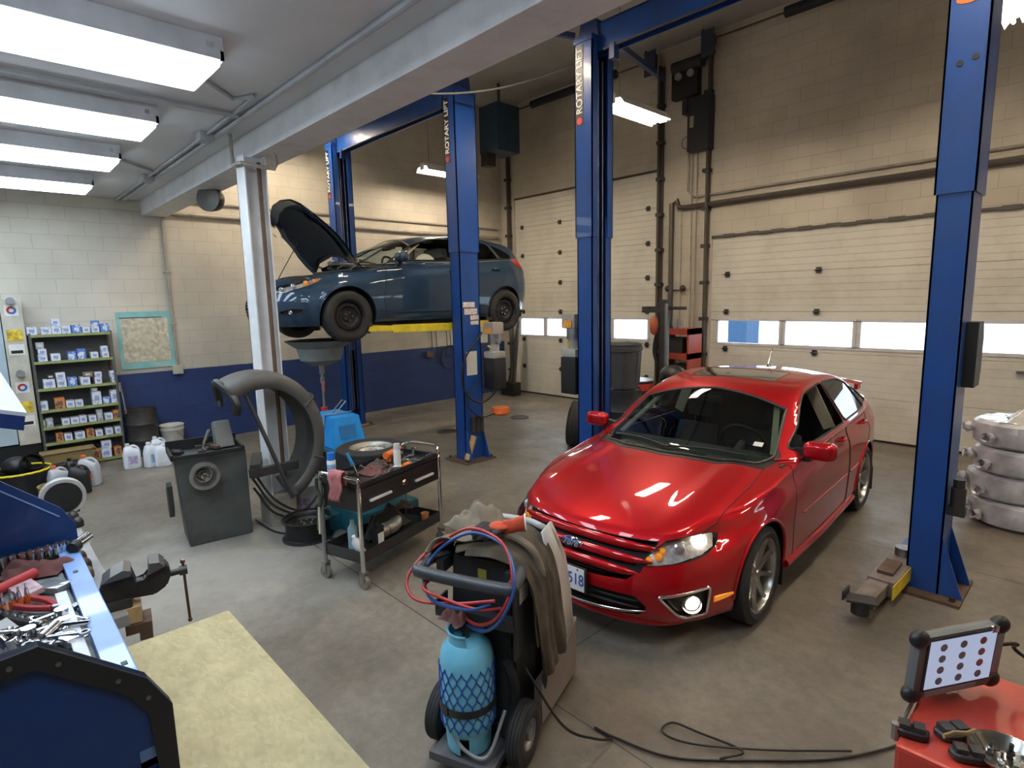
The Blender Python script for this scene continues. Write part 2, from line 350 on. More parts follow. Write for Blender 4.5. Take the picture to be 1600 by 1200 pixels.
wb.bb((D1[0], YD, D1[2]), (D1[1], YD + .2, HC)); wb.bb((D2[0], YD, D2[2]), (D2[1], YD + .2, HC)); wb.bb((D3[0], YD, D3[2]), (D3[1], YD + .2, HC))
struct(wb.build('wall_doors', M_wallD, smooth=False))
slab('ceiling_low', (XL, YB, 3.76), (XR, 2.12, 3.9), M_ceil)
slab('ceiling_high', (XL, 2.12, HC), (XR, YD, HC + .2), M_hceil)
struct(MB().bb((XL, 2.12, 3.54), (XR, 2.44, 3.88), bev=0.006).bb((XL, 2.14, 3.88), (XR, 2.42, HC)).build('trim_beam', mat('beam_paint', (0.74, 0.75, 0.76), 0.5, var=0.05, dirt=(0.4, 0.36, 0.33), dirt_amt=0.3), smooth=False))
# outside
M_out = mat('snowy_yard', (0.55, 0.58, 0.62), 0.8); M_outb = mat('yard_building', (0.45, 0.50, 0.60), 0.8)
slab('ground_yard', (-120, YD + .2, -0.25), (90, 110, -0.05), M_out)
tag(MB().bb((-5.6, 30, -.05), (-3.0, 34, 3.4)).bb((-1.5, 22, -.05), (8.5, 26, 2.6)).build('yard_building', M_outb, smooth=False), 'grey buildings seen bright through the garage door windows', 'building')

_a = ony(1138, 500, 20); _b = ony(1166, 536, 20); tag(MB().bb((_a.x, 20, -.05), (_b.x, 21, 3.2)).build('blue_cabin', mat('cabin_blue', (.012, .045, .10), .8), smooth=False), 'blue upright box outdoors behind the first pane of the wide door', 'box')
# ---- sectional overhead doors
M_door = mat('cream_door_panel', (0.70, 0.68, 0.60), 0.5, var=0.05, vscale=2, dirt=(0.42, 0.38, 0.30), dirt_amt=0.35)
M_pane = glass_mat('door_glass', (0.92, 0.95, 0.97))
M_frame = mat('window_surround', (0.66, 0.66, 0.68), 0.5)
def garage_door(idx, d, nsec, wins):
    x0, x1, ztop = d; t = 0.045; yF = YD + 0.03
    t0 = struct(bpy.data.objects.new('door_%d' % idx, None)); COL.objects.link(t0); t0.location = (x0, yF, 0)
    hs = ztop / nsec; W = x1 - x0
    for i in range(nsec):
        z0 = i * hs; z1 = (i + 1) * hs; mb = MB()
        # ribbed face: vertical profile swept along x
        def strip(xa, xb, za, zb):
            n = max(1, round((zb - za) / 0.1)); pr = []
            for k in range(n):
                a = za + (zb - za) * k / n; b = za + (zb - za) * (k + 1) / n; g = 0.008
                pr += [(0 if k or i == 0 else .012, a), (0, a + (g if k or i else 0)), (0, b - g)]
                pr += [(0.007 if k < n - 1 else .012, b)]
            V = []
            for xx in (xa, xb): V.append([(xx, y, z) for y, z in pr] + [(xx, t, zb), (xx, t, za)])
            a, b = V; vs = [[mb.bm.verts.new(p) for p in row] for row in (a, b)]; m_ = len(a)
            for k in range(m_): mb.bm.faces.new((vs[0][k], vs[1][k], vs[1][(k + 1) % m_], vs[0][(k + 1) % m_]))
            mb.bm.faces.new(vs[0]); mb.bm.faces.new(list(reversed(vs[1])))
        if i == 2 and wins:
            wz0, wz1 = 1.35, 1.75
            strip(0, W, z0, wz0); strip(0, W, wz1, z1); e = 0
            for a, b in wins: strip(e, a - x0, wz0, wz1); e = b - x0
            strip(e, W, wz0, wz1)
        else: strip(0, W, z0, z1)
        mb.build('door_section', M_door, t0, smooth=False)
    for a, b in wins:
        fr = MB(); wz0, wz1 = 1.35, 1.75; a -= x0; b -= x0
        for q in (((a - .03, -.012, wz0 - .03), (b + .03, t, wz0 + .015)), ((a - .03, -.012, wz1 - .015), (b + .03, t, wz1 + .03)), ((a - .03, -.012, wz0), (a + .015, t, wz1)), ((b - .015, -.012, wz0), (b + .03, t, wz1))): fr.bb(*q)
        f = fr.build('window_frame', M_frame, t0, smooth=False)
        MB().bb((a, .02, wz0), (b, .026, wz1)).build('window_pane', M_pane, f, smooth=False)
    # hinges and rollers along the section joints
    for i in range(1, nsec):
        for fx in (0.06, 0.36, 0.68, W / x1 * x1 * 0 + 0.94):
            h = MB(); h.box((W * fx, -0.015, i * hs), (0.07, 0.02, 0.09)); h.cyl((W * fx - .05, -0.03, i * hs), (W * fx + .05, -0.03, i * hs), 0.012, n=8); h.build('hinge', M_dsteel, t0)
    MB().bb((0, -0.01, -0.0), (W, t, 0.03)).build('bottom_seal', M_black, t0, smooth=False)
    return t0
dd1 = garage_door(1, D1, 7, [(-9.69, -8.94), (-8.86, -8.02), (-7.95, -7.11), (-7.03, -6.22)])
dd2 = garage_door(2, D2, 5, [(-4.82, -3.76), (-3.69, -2.70), (-2.62, -1.75), (-1.67, -0.75)])
dd3 = garage_door(3, D3, 5, [(1.2, 2.2), (2.3, 3.3), (3.4, 4.4)])
MB().lathe([(0, 0), (0.06, 0), (0.06, .02), (0.03, .03), (0, .03)], (1.48, -0.01, 0.37), (0, -1, 0), 16).build('lock_plate', M_grey, dd1)
MB().bb((4.1, -.05, 1.12), (4.35, -.0, 1.15)).build('door_handle', M_steel, dd2)
# dark weather strips along the door heads
struct(MB().bb((D1[0], YD - .012, D1[2]), (D1[1], YD + .03, D1[2] + .03)).build('trim_1', M_dpipe, smooth=False))
tr = MB(); 
for k in range(24):
    a = D2[0] + (D2[1] - D2[0]) * k / 24; b = D2[0] + (D2[1] - D2[0]) * (k + 1) / 24
    tr.bb((a, YD - .015, D2[2] - .005 - .012 * (k % 3 == 1)), (b, YD + .03, D2[2] + .03 + .01 * (k % 2)))
struct(tr.build('trim_2', M_dpipe, smooth=False))
# vertical-lift tracks: steel angles rising beside each door, with the shaft, drums and springs
def door_track(x, zt, side, lab):
    t = thing('door_track', lab, 'track', (x, YD - 0.02, 0))
    MB().bb((-.035, -.03, 0), (.035, 0, zt), bev=0.004).bb((-.02 * side - .02, -.11, 0.05), (-.02 * side + .02, -.03, zt)).build('track_rail', M_dpipe, t)
    for k in range(int(zt / .62)): MB().bb((-.06, -.12, .5 + k * .62), (.06, 0, .56 + k * .62)).build('bracket', M_dsteel, t)
    return t
door_track(-9.93, 6.1, -1, 'dark steel door track in the far corner, left of the tall door')
tb = door_track(-5.93, 6.15, 1, 'steel roller track on the right side of the tall garage door')
door_track(-5.03, 6.45, -1, 'black steel roller track on the left side of the wide garage door')
def shaft(x0, x1, label, y=9.15, z=6.2, springs=()):
    t = thing('torsion_shaft', label, 'shaft', (x0, y, z))
    MB().cyl((0, 0, 0), (x1 - x0, 0, 0), 0.016, n=8).build('shaft_tube', M_dpipe, t)
    for a, b in springs: MB().cyl((a - x0, 0, 0), (b - x0, 0, 0), 0.075, n=14).build('spring', mat('spring_steel', (0.03, 0.035, 0.05), 0.5, metal=.4, bump=.6, bscale=60), t)
    for xx in (0.03, x1 - x0 - .03):
        MB().lathe([(0.02, -.06), (0.11, -.06), (0.12, -.04), (0.10, 0), (0.12, .05), (0.02, .06)], (xx, 0, 0), (1, 0, 0), 20).build('cable_drum', M_dsteel, t)
        MB().bb((xx - .09, -.1, -.16), (xx - .08, YD - y - .004, .16)).bb((xx - .09, -.12, -.28), (xx + .13, -.10, .12)).build('bearing_plate', mat('plate_blue', (0.03, 0.04, 0.08), .5), t)
    return t
shaft(-9.7, -5.95, 'torsion spring shaft high above the tall garage door', springs=((-8.9, -7.75), (-7.45, -6.75)))
shaft(-4.95, -0.2, 'torsion spring shaft near the ceiling above the wide garage door', springs=((-3.75, -2.2),))
# floor drain covers
for i, (x, y, l) in enumerate(((-7.55, 7.3, 'round iron drain cover in the floor by the tall door'), (-7.65, 5.7, 'round iron drain cover in the floor beneath the raised car'))):
    tag(MB().lathe([(0, .004), (0.14, .004), (.15, .012), (.17, .012), (.175, 0)], (x, y, 0.0), (0, 0, 1), 28).build('drain_cover', M_dsteel), l, 'drain cover')
# white column
t = thing('steel_column', 'white painted steel column under the ceiling beam, rusty pipe on its side', 'column', (-5.74, 2.12, 0))
t['kind'] = 'structure'
cw = MB(); cw.bb((-.11, -.10, 0.03), (.11, -.088, 3.54)).bb((-.11, .088, 0.03), (.11, .10, 3.54)).bb((-.006, -.09, 0.03), (.006, .09, 3.54)).bb((-.11, -.10, .03), (-.10, .1, 3.54))
cw.build('column_shaft', mat('column_white', (0.74, 0.75, 0.76), .45, dirt=(.5, .46, .42), dirt_amt=.35, vscale=3), t, smooth=False)
MB().bb((-.13, -.14, 0), (.15, .12, .30), bev=.012).build('concrete_footing', mat('footing_concrete', (.42, .38, .31), .8, bump=.4, dirt=(.2, .17, .14), dirt_amt=.6), t, smooth=False)
MB().tube([(.135, .02, .5), (.135, .02, 3.38), (.135, .02, 3.47)], .02, smooth=0).build('pipe', M_rust, t)
MB().tube([(-.12, -.12, 3.75), (-.12, -.12, 3.5), (-.05, -.13, 3.46), (.14, -.13, 3.45), (.3, .1, 3.40), (.32, .1, 3.52)], .018, smooth=2).build('conduit', M_pipe, t)
# ================================================================= STRIP LIGHTS
def strip_light(loc, L, W, kind, label, group):
    t = thing('ceiling_light', label, 'light', (loc[0], loc[1], loc[2] + (.03 if kind == 'bay' else 0)), group=group)
    if kind == 'bay':
        h = MB(); h.bb((-W/2, -L/2, 0.05), (W/2, L/2, 0.128)); 
        # tapered lower rim around the diffuser
        for a, b in (((-W/2, -L/2, 0), (-W/2 + .02, L/2, .05)), ((W/2 - .02, -L/2, 0), (W/2, L/2, .05)), ((-W/2, -L/2, 0), (W/2, -L/2 + .02, .05)), ((-W/2, L/2 - .02, 0), (W/2, L/2, .05))): h.bb(a, b)
        h.build('housing', mat('lamp_housing', (.62, .64, .67), .4), t, smooth=False)
        MB().bb((-W/2 + .02, -L/2 + .02, -.035), (W/2 - .02, L/2 - .02, .018), bev=.012).build('diffuser', mat('bay_diffuser', (.8, .8, .8), .5, emit=BAY_C, estr=BAY_E), t, smooth=False)
        MB().box((W/2 + .004, L/2 - .08, .07), (.01, .03, .03)).build('latch', M_chrome, t)
    else:
        h = MB(); pr = [(-W/2, 0), (-W/2 + .05, .07), (-.03, .09), (0, .06), (.03, .09), (W/2 - .05, .07), (W/2, 0)]
        P = [[(x, yy, z) for x, z in pr] for yy in (-L/2, L/2)]
        h.grid(P); h.bb((-.06, -L/2, .09), (.06, L/2, .14)); 
        for yy in (-L/2, L/2): h.bb((-.06, yy - .004, .02), (.06, yy + .004, .12))
        h.build('reflector', mat('lamp_reflector', (.8, .8, .78), .4), t, smooth=False, solid=.003)
        for sx in (-.12, -.045, .045, .12) if W > .3 else (-.06, .06):
            MB().cyl((sx, -L/2 + .03, .035), (sx, L/2 - .03, .035), .0165, n=12).build('tube', mat('hall_tube', (.8, .8, .8), .5, emit=HALL_C, estr=HALL_E), t)
    return t
for i, (x, l) in enumerate(((-4.14, 'largest cool white strip light, nearest under the low ceiling'), (-5.72, 'second cool white strip light from the camera, low ceiling'), (-7.22, 'third cool white strip light along the low ceiling'), (-8.86, 'farthest cool white strip light by the left wall, low ceiling'), (-2.58, 'strip light at the top edge of the photo, mostly out of frame'), (-1.0, 'cool white strip light out of frame overhead'))):
    strip_light((x, 0.10, 3.60), 2.44, 0.58, 'bay', l, 'strip lights under the low ceiling')
def hall_light(x, y, z, l):
    t = strip_light((x, y, z), 1.22, 0.38, 'hall', l, 'hanging strip lights of the high hall')
    for yy in (-.45, .45): MB().cyl((0, yy, .14), (0, yy, HC - z), .006, n=6).build('hanging_rod', M_pipe, t)
hall_light(-4.78, 7.0, 4.62, 'warm strip light hanging right of the labelled lift post, by the doors')
hall_light(-9.1, 7.05, 4.55, 'warm strip light glowing behind the lift post in the far left bay')
hall_light(-0.85, 7.05, 4.66, 'strip light at the top right corner of the photo')
hall_light(2.9, 7.05, 4.66, 'strip light beyond the right edge of the photo')
hall_light(-9.1, 3.9, 4.9, 'strip light hidden behind the ceiling beam, far left bay')
hall_light(-4.78, 3.9, 4.9, 'strip light hidden behind the ceiling beam, middle bay')
hall_light(-0.85, 3.7, 4.9, 'strip light out of frame over the red car')
hall_light(2.9, 3.7, 4.9, 'strip light out of frame to the right')

# ================================================================= CONDUITS AND PIPES
M_lc = mat('ceiling_conduit_paint', (.42, .44, .46), .5)
def pipe(name, pts, r, label, m=None, smooth=0, cat='pipe', n=8):
    return tag(MB().tube(pts, r, n, smooth).build(name, m or M_pipe), label, cat)
pipe('conduit', [(-10.2, 1.90, 3.734), (5.4, 1.90, 3.734)], .022, 'pair of conduits running along the top of the ceiling beam', M_lc)
pipe('conduit', [(-10.2, 1.82, 3.742), (-5.1, 1.82, 3.742), (-4.85, 1.70, 3.742), (-4.5, 1.33, 3.742)], .015, 'bent conduit feeding the largest strip light', M_lc, 3)
pipe('conduit', [(-5.22, -3.4, 3.734), (-5.22, 1.86, 3.734)], .022, 'conduit across the low ceiling between the first two strip lights', M_lc)
pipe('conduit', [(-7.4, 1.33, 3.742), (-7.6, 1.5, 3.742), (-7.9, 1.80, 3.742)], .014, 'short conduit beside the third strip light', M_lc, 3)
tag(MB().box((-6.0, 1.82, 3.72), (.16, .12, .08), bev=.01).build('junction_box', M_lc), 'grey junction box on the low ceiling by the beam', 'junction box')
tag(MB().box((-8.3, 1.82, 3.72), (.18, .12, .08), bev=.01).build('junction_box', M_lc), 'grey junction box on the low ceiling near the far end of the beam', 'junction box')
t = thing('wall_conduit', 'grey conduit running down the left wall to a small switch box', 'conduit', (XL, 2.38, 1.2))
MB().cyl((.025, 0, .07), (.025, 0, 2.33), .022, n=8).build('conduit_tube', M_pipe, t); MB().bb((0, -.07, -.07), (.06, .07, .07), bev=.006).build('switch_box', mat('box_cream', (.5, .47, .38), .5), t)
for z in (.7, 1.5): MB().bb((0, -.05, z), (.05, .05, z + .02)).build('strap', M_pipe, t)
pipe('air_line', [(XL + .024, 2.5, 3.80), (XL + .024, 9.3, 3.80)], .022, 'thin upper pipe along the left wall behind the raised car', M_pipe)
pipe('air_line', [(XL + .036, 2.5, 3.60), (XL + .036, 9.3, 3.60)], .034, 'thick lower pipe along the left wall behind the raised car', M_pipe)
pipe('wall_pipe', [(-5.70, YD - .06, 0.9), (-5.70, YD - .06, 3.80), (-5.60, YD - .06, 3.84), (-5.56, YD - .06, 3.72), (-5.4, YD - .06, 3.70), (5.4, YD - .06, 3.70)], .045, 'thick dark pipe along the door wall above the wide garage door', M_dpipe)
pipe('wall_conduit', [(-5.40, YD - .04, 4.6), (-5.40, YD - .04, 3.98), (-5.28, YD - .04, 3.86), (5.4, YD - .04, 3.86)], .02, 'thin conduit above the thick pipe on the door wall', M_pipe, 0)
for x, z0, z1, l in ((-5.52, .9, 3.7, 'leftmost thin conduit between the two garage doors'), (-5.33, 1.0, 4.6, 'middle thin conduit between the two garage doors'), (-5.24, .8, 4.6, 'rightmost thin conduit between the two garage doors, ending in a switch')):
    pipe('wall_conduit', [(x, YD - .03, z0), (x, YD - .03, z1)], .012, l, M_pipe)
tag(MB().box((-5.24, YD - .04, 1.45), (.07, .07, .22), bev=.01).build('door_switch', M_dsteel), 'small grey door switch on the wall between the garage doors', 'switch')
t = thing('spotlight_bracket', 'small bracket with two dark fittings on the wall between the doors', 'bracket', (-5.6, YD - .03, 2.28))
MB().cyl((-.16, 0, 0), (.18, 0, 0), .012, n=8).build('bracket_bar', M_dpipe, t)
for sx in (-.15, .15): MB().ball((sx, -.04, 0.03), .055).build('fitting', M_dsteel, t)
# door operator box and starter on the wall
t = thing('door_operator', 'black door opener motor high on the wall, left of the wide door track', 'motor', (-5.42, YD, 5.5))
MB().bb((-.27, -.16, 0), (.22, -.02, .48), bev=.02).build('housing', M_black, t)
MB().cyl((-.24, -.15, .50), (.30, -.15, .50), .10, n=18).cyl((.30, -.15, .5), (.38, -.2, .5), .05, n=10).build('motor', M_dsteel, t)
for sx in (-.13, .1): MB().cyl((sx, -.2, .35), (sx, -.15, .35), .06, n=16).build('gear_cover', M_grey, t)
t = thing('control_box', 'dark control box on the wall below the door opener motor', 'control box', (-5.17, YD, 4.58))
MB().bb((-.17, -.22, 0), (.22, -.02, .86), bev=.015).bb((-.26, -.24, .62), (-.17, -.05, .86)).build('cabinet', mat('control_black', (.02, .022, .03), .5), t)
MB().bb((-.12, -.228, .38), (-.05, -.22, .56)).build('rating_label', mat('label_olive', (.35, .33, .2), .6), t)
MB().tube([(-.17, -.1, .3), (-.3, -.12, .25), (-.3, -.12, .12), (-.15, -.1, .06)], .006).build('loose_wire', M_cable, t)
t = thing('unit_heater', 'dark blue heater unit hanging high beyond the left labelled lift post', 'heater', (-9.0, 8.3, 5.1))
MB().bb((-.28, -.3, 0), (.28, .3, .9), bev=.03).build('casing', mat('heater_blue', (.02, .05, .09), .5), t)
MB().bb((-.22, -.32, -.25), (-.02, -.1, .02)).build('motor', M_dsteel, t)
MB().cyl((0, 0, .9), (0, 0, HC - 5.1), .03, n=8).build('drop_rod', M_dpipe, t)
tag(MB().tube([(-6.5, 3.2, 4.75), (-6.1, 4.0, 4.62), (-5.6, 5.0, 4.72), (-5.0, 6.0, 5.1), (-4.6, 6.6, 5.5)], .012, 8, 8).build('sagging_cable', mat('grey_cable', (.25, .24, .22), .5)), 'grey cable sagging between the two labelled lift posts', 'cable')
t = thing('alarm_bell', 'dark round bell hanging under the ceiling beam near the white column', 'bell', (-7.6, 2.3, 3.54))
MB().lathe([(0, -.15), (.08, -.14), (.13, -.09), (.15, 0), (.15, .04), (0, .05)], (0, -.0, -.1), (.6, -.8, 0), 24).build('bell_dome', mat('bell_dark', (.06, .06, .05), .4, metal=.4), t)
MB().box((0, 0, -.03), (.06, .06, .06)).build('mount', M_grey, t)

# ================================================================= LIFTS
def column(loc, inner, label, text_z, parts=True, base=True):
    "inner=+1: channel opens to +x ; box section 0.20 x 0.32"
    t = thing('lift_column', label, 'lift column', (loc[0], loc[1], 0))
    W, D, H1, H = .20, .32, 2.80, loc[2]
    s = inner
    c = MB()
    def ch(z0, z1, w, d, th=.012, e=0):
        c.bb((-s * w/2 - .0, -d/2, z0), (-s * (w/2 - th), d/2, z1))           # outer web
        c.bb((-w/2, -d/2, z0), (w/2, -d/2 + th, z1)); c.bb((-w/2, d/2 - th, z0), (w/2, d/2, z1))
        c.bb((s * (w/2 - th), -d/2, z0), (s * w/2, -d/2 + .09, z1)); c.bb((s * (w/2 - th), d/2 - .09, z0), (s * w/2, d/2, z1))
    ch(.02, H1 + .2, W, D); 
    c.build('lower_channel', M_blue, t, smooth=False)
    c = MB(); ch(H1, H, W + .026, D + .026); c.bb((-W/2 - .02, -D/2 - .02, H), (W/2 + .02, D/2 + .02, H + .05)); c.build('upper_channel', M_blue, t, smooth=False)
    MB().bb((-s * .06 - .02, -.06, .02), (-s * .06 + .02, .06, H - .1)).build('cylinder_rail', M_dblue, t, smooth=False)
    for yy, r in ((-.055, .008), (-.02, .006), (.05, .006)): MB().cyl((s * .07, yy, .3), (s * .07, yy, H - .15), r, n=8).build('lift_cable', M_steel, t)
    cr = MB().bb((-.06, -.065, 0), (.075, .065, .75))
    if parts: cr.build('carriage', M_dblue, t, smooth=False, loc=(0, 0, parts if isinstance(parts, float) else .1))
    else: cr.bm.free()
    if base:
        MB().bb((-.24, -.26, 0), (.24, .26, .022)).build('base_plate', M_rust, t, smooth=False)
        for sx in (-.19, .19):
            for sy in (-.21, .21): MB().cyl((sx, sy, .02), (sx, sy, .055), .018, n=6).build('anchor_bolt', M_dsteel, t, smooth=False)
        g = MB()
        for sy in (-D/2 + .01, D/2 - .01):
            g.prism([(0, 0), (-s * .14, 0), (0, .42)] if s < 0 else [(0, 0), (0, .42), (-.14, 0)], frame((-s * W/2, sy + .006, .02), (1, 0, 0), (0, 0, 1)), .012)
        g.build('gusset', M_blue, t, smooth=False)
    if text_z:
        z0, z1 = text_z
        MB().bb((-.095, -D/2 - .0165, z0 - .06), (.0, -D/2 - .0145, z1 + .02)).build('label_strip', M_black, t, smooth=False)
        text_obj('lettering', 'ROTARY LIFT', mat('decal_white', (.8, .8, .8), .5), .108, t, frame((-.045, -D/2 - .0175, (z0 + z1) / 2 + .02), (0, 0, 1), (-1, 0, 0)), .0004, 0, sx=(z1 - z0) / .70, bevel=.0028)
        MB().lathe([(0, 0), (.035, 0), (.035, .002), (0, .002)], (-.045, -D/2 - .0165, z0 - .02), (0, -1, 0), 20).build('emblem', mat('emblem_red', (.6, .03, .02), .5), t)
    return t
cL = column((-9.33, 4.9, 4.75), 1, 'blue lift column farthest left, behind the raised car', (3.98, 4.68), 1.35)
cM = column((-6.06, 4.9, 4.75), -1, 'blue lift column in front of the raised car, papers stuck on it', (3.98, 4.68), 1.35)
cC = column((-3.95, 4.98, 4.70), 1, 'blue lift column behind the hood of the red car, white lettering up its side', (3.98, 4.66), .1)
cR = column((-0.83, 4.98, 4.70), -1, 'large blue lift column right of the red car', None, .1)
for (a, b, y, z, l) in ((-9.33, -6.06, 4.9, 4.75, 'blue overhead crossbeam joining the two columns over the raised car'), (-3.95, -0.83, 4.98, 4.70, 'blue overhead crossbeam joining the two columns over the red car')):
    t = thing('crossbeam', l, 'crossbeam', (a, y, z + .05))
    MB().bb((0, -.07, -.14), (b - a, -.06, .12)).bb((0, .06, -.14), (b - a, .07, .12)).bb((0, -.07, .11), (b - a, .07, .12)).build('beam_channel', M_blue, t, smooth=False)
    for xx in (0, b - a): MB().prism([(-.13, 0), (.13, 0), (.10, .16), (-.10, .16)], frame((xx, .09, 0.0), (1, 0, 0), (0, 0, 1)), .18).build('end_cap', M_dblue, t, smooth=False)
    MB().cyl((.2, -.1, -.16), (b - a, -.1, -.16), .012, n=8).build('hydraulic_line', M_dpipe, t)
    MB().bb((.28, -.12, -.28), (.34, -.04, -.14)).build('limit_switch', M_dblue, t, smooth=False)
tag(MB().bar((-4.05, 4.8, 4.78), (-4.75, 3.9, 4.95), .05, .05).build('brace', M_dblue), 'dark diagonal brace from the top of the middle lift column', 'brace')
tag(MB().bar((-3.95, 5.2, 4.85), (-5.85, 9.3, 5.9), .07, .07).build('brace', M_dblue), 'long dark brace running from the middle lift column back to the door wall', 'brace')
# column R extras
MB().lathe([(0, 0), (.018, 0), (.018, .003), (0, .003)], (-.03, -.175, 3.60), (0, -1, 0), 16).build('hole', M_black, cR); MB().lathe([(0, 0), (.018, 0), (.018, .003), (0, .003)], (.05, -.175, 3.62), (0, -1, 0), 16).build('hole', M_black, cR)
MB().lathe([(0, 0), (1, 0), (1, .003), (0, .003)], (0, 0, 0), (0, -1, 0), 24).build('red_label', M_orange, cR).matrix_local = Matrix.Translation((.0, -.174, 3.98)) @ Matrix.Diagonal((.075, 1, .03, 1))
MB().bb((-.05, -.176, 4.01), (.04, -.173, 4.06)).build('yellow_label', M_yellow, cR)
MB().prism([(-.10, 0), (.10, -.0), (.13, .10), (.13, .34), (.08, .45), (-.10, .45)], frame((.10, .1, 1.50), (0, 1, 0), (0, 0, 1)), .07).build('cable_guide', M_black, cR)
MB().cyl((.15, -.06, .62), (.15, -.06, .80), .045, n=16).cyl((.15, -.06, .80), (.15, -.06, .86), .035, n=16).bb((.1, -.1, .6), (.2, -.02, .66)).build('pad_adapter', M_dsteel, cR)
# swing arms
def swing_arm(parent_loc, p0, p1, p2, label, m=M_yellow, up=.12):
    t = thing('lift_arm', label, 'lift arm', parent_loc)
    o = Vector(parent_loc); a, b, c = (Vector(p) - o for p in (p0, p1, p2))
    MB().bar(a, b, .13, .10, bev=.006).build('outer_arm', m, t, smooth=False)
    MB().bar(a.lerp(b, .5), c, .10, .07, bev=.004).build('inner_arm', M_steel if m != M_yellow else m, t, smooth=False)
    MB().cyl(a + Vector((0, 0, -.07)), a + Vector((0, 0, .10)), .05, n=16).build('pivot_pin', M_dsteel, t)
    MB().cyl(c + Vector((0, 0, -.06)), c + Vector((0, 0, .03)), .06, n=16).box(c + Vector((0, 0, .04)), (.15, .12, .02)).box(c + Vector((.07, 0, .06)), (.015, .12, .04)).box(c + Vector((-.07, 0, .06)), (.015, .12, .04)).build('pad', M_dsteel, t, smooth=False)
    return t
t = thing('lift_arm', 'yellow sided swing arm lying near the floor in front of the right lift column', 'lift arm', (-1.06, 5.0, 0))
o = Vector((-1.06, 5.0, 0))
def rel(*p): return Vector(p) - o
MB().bar(rel(-.98, 5.02, .12), rel(-1.0, 4.45, .12), .17, .11, bev=.004).build('outer_arm', mat('arm_rusty_grey', (.22, .19, .17), .55, dirt=(.08, .05, .03), dirt_amt=.6), t, smooth=False)
MB().bar(rel(-.893, 5.02, .12), rel(-.913, 4.40, .12), .006, .10).build('yellow_side', M_yellow, t, smooth=False)
MB().bar(rel(-1.0, 4.75, .12), rel(-1.02, 4.15, .12), .12, .08, bev=.004).build('inner_arm', mat('arm_rusty_grey', (.2, .2, .2)), t, smooth=False)
MB().bar(rel(-1.0, 4.8, .19), rel(-1.0, 4.55, .19), .1, .02).build('slide_plate', M_rust, t, smooth=False)
MB().cyl(rel(-1.02, 4.08, .07), rel(-1.02, 4.08, .16), .055, n=18).bar(rel(-1.10, 4.05, .165), rel(-.94, 4.11, .165), .12, .015).bar(rel(-1.105, 4.0, .19), rel(-1.105, 4.12, .19), .012, .06).build('pad', M_dsteel, t, smooth=False)
MB().bar(rel(-1.0, 5.35, .14), rel(-.98, 5.0, .14), .1, .10).build('arm_root', M_blue, t, smooth=False)
MB().cyl(rel(-.985, 5.0, .08), rel(-.985, 5.0, .24), .06, n=18).build('pivot_pin', M_steel, t)
ZA = 1.86
swing_arm((-6.5, 4.9, 1.7), (-6.25, 4.95, ZA - .03), (-6.62, 4.1, ZA - .03), (-6.75, 3.78, ZA - .02), 'bright yellow lift arm under the sill of the raised car, toward its front wheel')
swing_arm((-6.4, 5.2, 1.7), (-6.25, 5.05, ZA - .03), (-6.6, 5.6, ZA - .03), (-6.75, 5.85, ZA - .02), 'yellow lift arm under the raised car behind the post')
swing_arm((-8.9, 4.9, 1.7), (-9.15, 4.95, ZA - .03), (-8.6, 4.2, ZA - .03), (-8.35, 3.85, ZA - .02), 'yellow lift arm on the far side of the raised car, front')
swing_arm((-8.9, 5.2, 1.7), (-9.15, 5.05, ZA - .03), (-8.6, 5.6, ZA - .03), (-8.35, 5.85, ZA - .02), 'yellow lift arm on the far side of the raised car, rear')
swing_arm((-3.7, 5.0, .1), (-3.75, 4.98, .13), (-3.72, 5.5, .13), (-3.70, 5.9, .13), 'dark lift arm folded beside the middle column', M_dsteel)
# papers and hardware on column M (outer face +x)
for (y, z, w, h) in ((-.03, 2.12, .20, .07), (0, 2.03, .22, .08), (.06, 1.95, .14, .06), (.06, 1.88, .14, .05)):
    MB().bb((.101, y - w/2, z - h/2), (.104, y + w/2, z + h/2)).build('warning_sticker', mat('sticker_red_white', (.68, .60, .56), .6, var=.5, vscale=60), cM, smooth=False)
MB().bb((.101, -.10, 1.18), (.104, .08, 1.50)).build('instruction_sheet', M_paper, cM, smooth=False)
MB().bb((.10, -.08, .42), (.16, .12, .60)).cyl((.15, -.05, .4), (.15, -.05, .62), .03).cyl((.15, .02, .4), (.15, .02, .62), .03).cyl((.15, .09, .4), (.15, .09, .62), .03).build('adapter_rack', M_dsteel, cM)
tag(MB().bar((-5.93, 4.73, .04), (-5.90, 4.84, .36), .09, .03, up=(0, 1, 0)).build('wood_block', M_wood), 'piece of pale wood leaning at the foot of the papered lift column', 'wood')
def power_unit(loc, rz, label):
    t = thing('power_unit', label, 'hydraulic pump', loc, rz)
    MB().bb((-.11, -.11, -.42), (.11, .11, 0), bev=.02).build('oil_tank', M_black, t)
    MB().bb((-.105, -.105, 0), (.105, .105, .09), bev=.02).cyl((0, 0, .09), (0, 0, .2), .07, n=18).build('tank_top', mat('milky_tank', (.38, .38, .34), .4), t)
    MB().cyl((0, 0, .2), (0, 0, .32), .085, n=20).cyl((-.08, 0, .22), (.1, 0, .22), .03, n=12).build('pump_body', M_steel, t)
    MB().bb((-.10, -.10, .32), (.09, .10, .48), bev=.02).build('motor', mat('motor_tan', (.36, .32, .28), .5), t)
    MB().bb((-.06, -.113, .33), (.05, -.10, .41)).build('warning_label', mat('label_orange', (.8, .35, .05), .5, var=.4, vscale=40), t)
    MB().cyl((.02, -.04, .12), (-.02, -.10, .17), .012, n=8).build('filler', M_yellow, t)
    return t
power_unit((-4.24, 4.98, 1.52), 0, 'hydraulic pump with black tank on the middle lift column')
power_unit((-5.80, 5.16, 1.40), 0, 'hydraulic pump with black tank on the papered lift column')
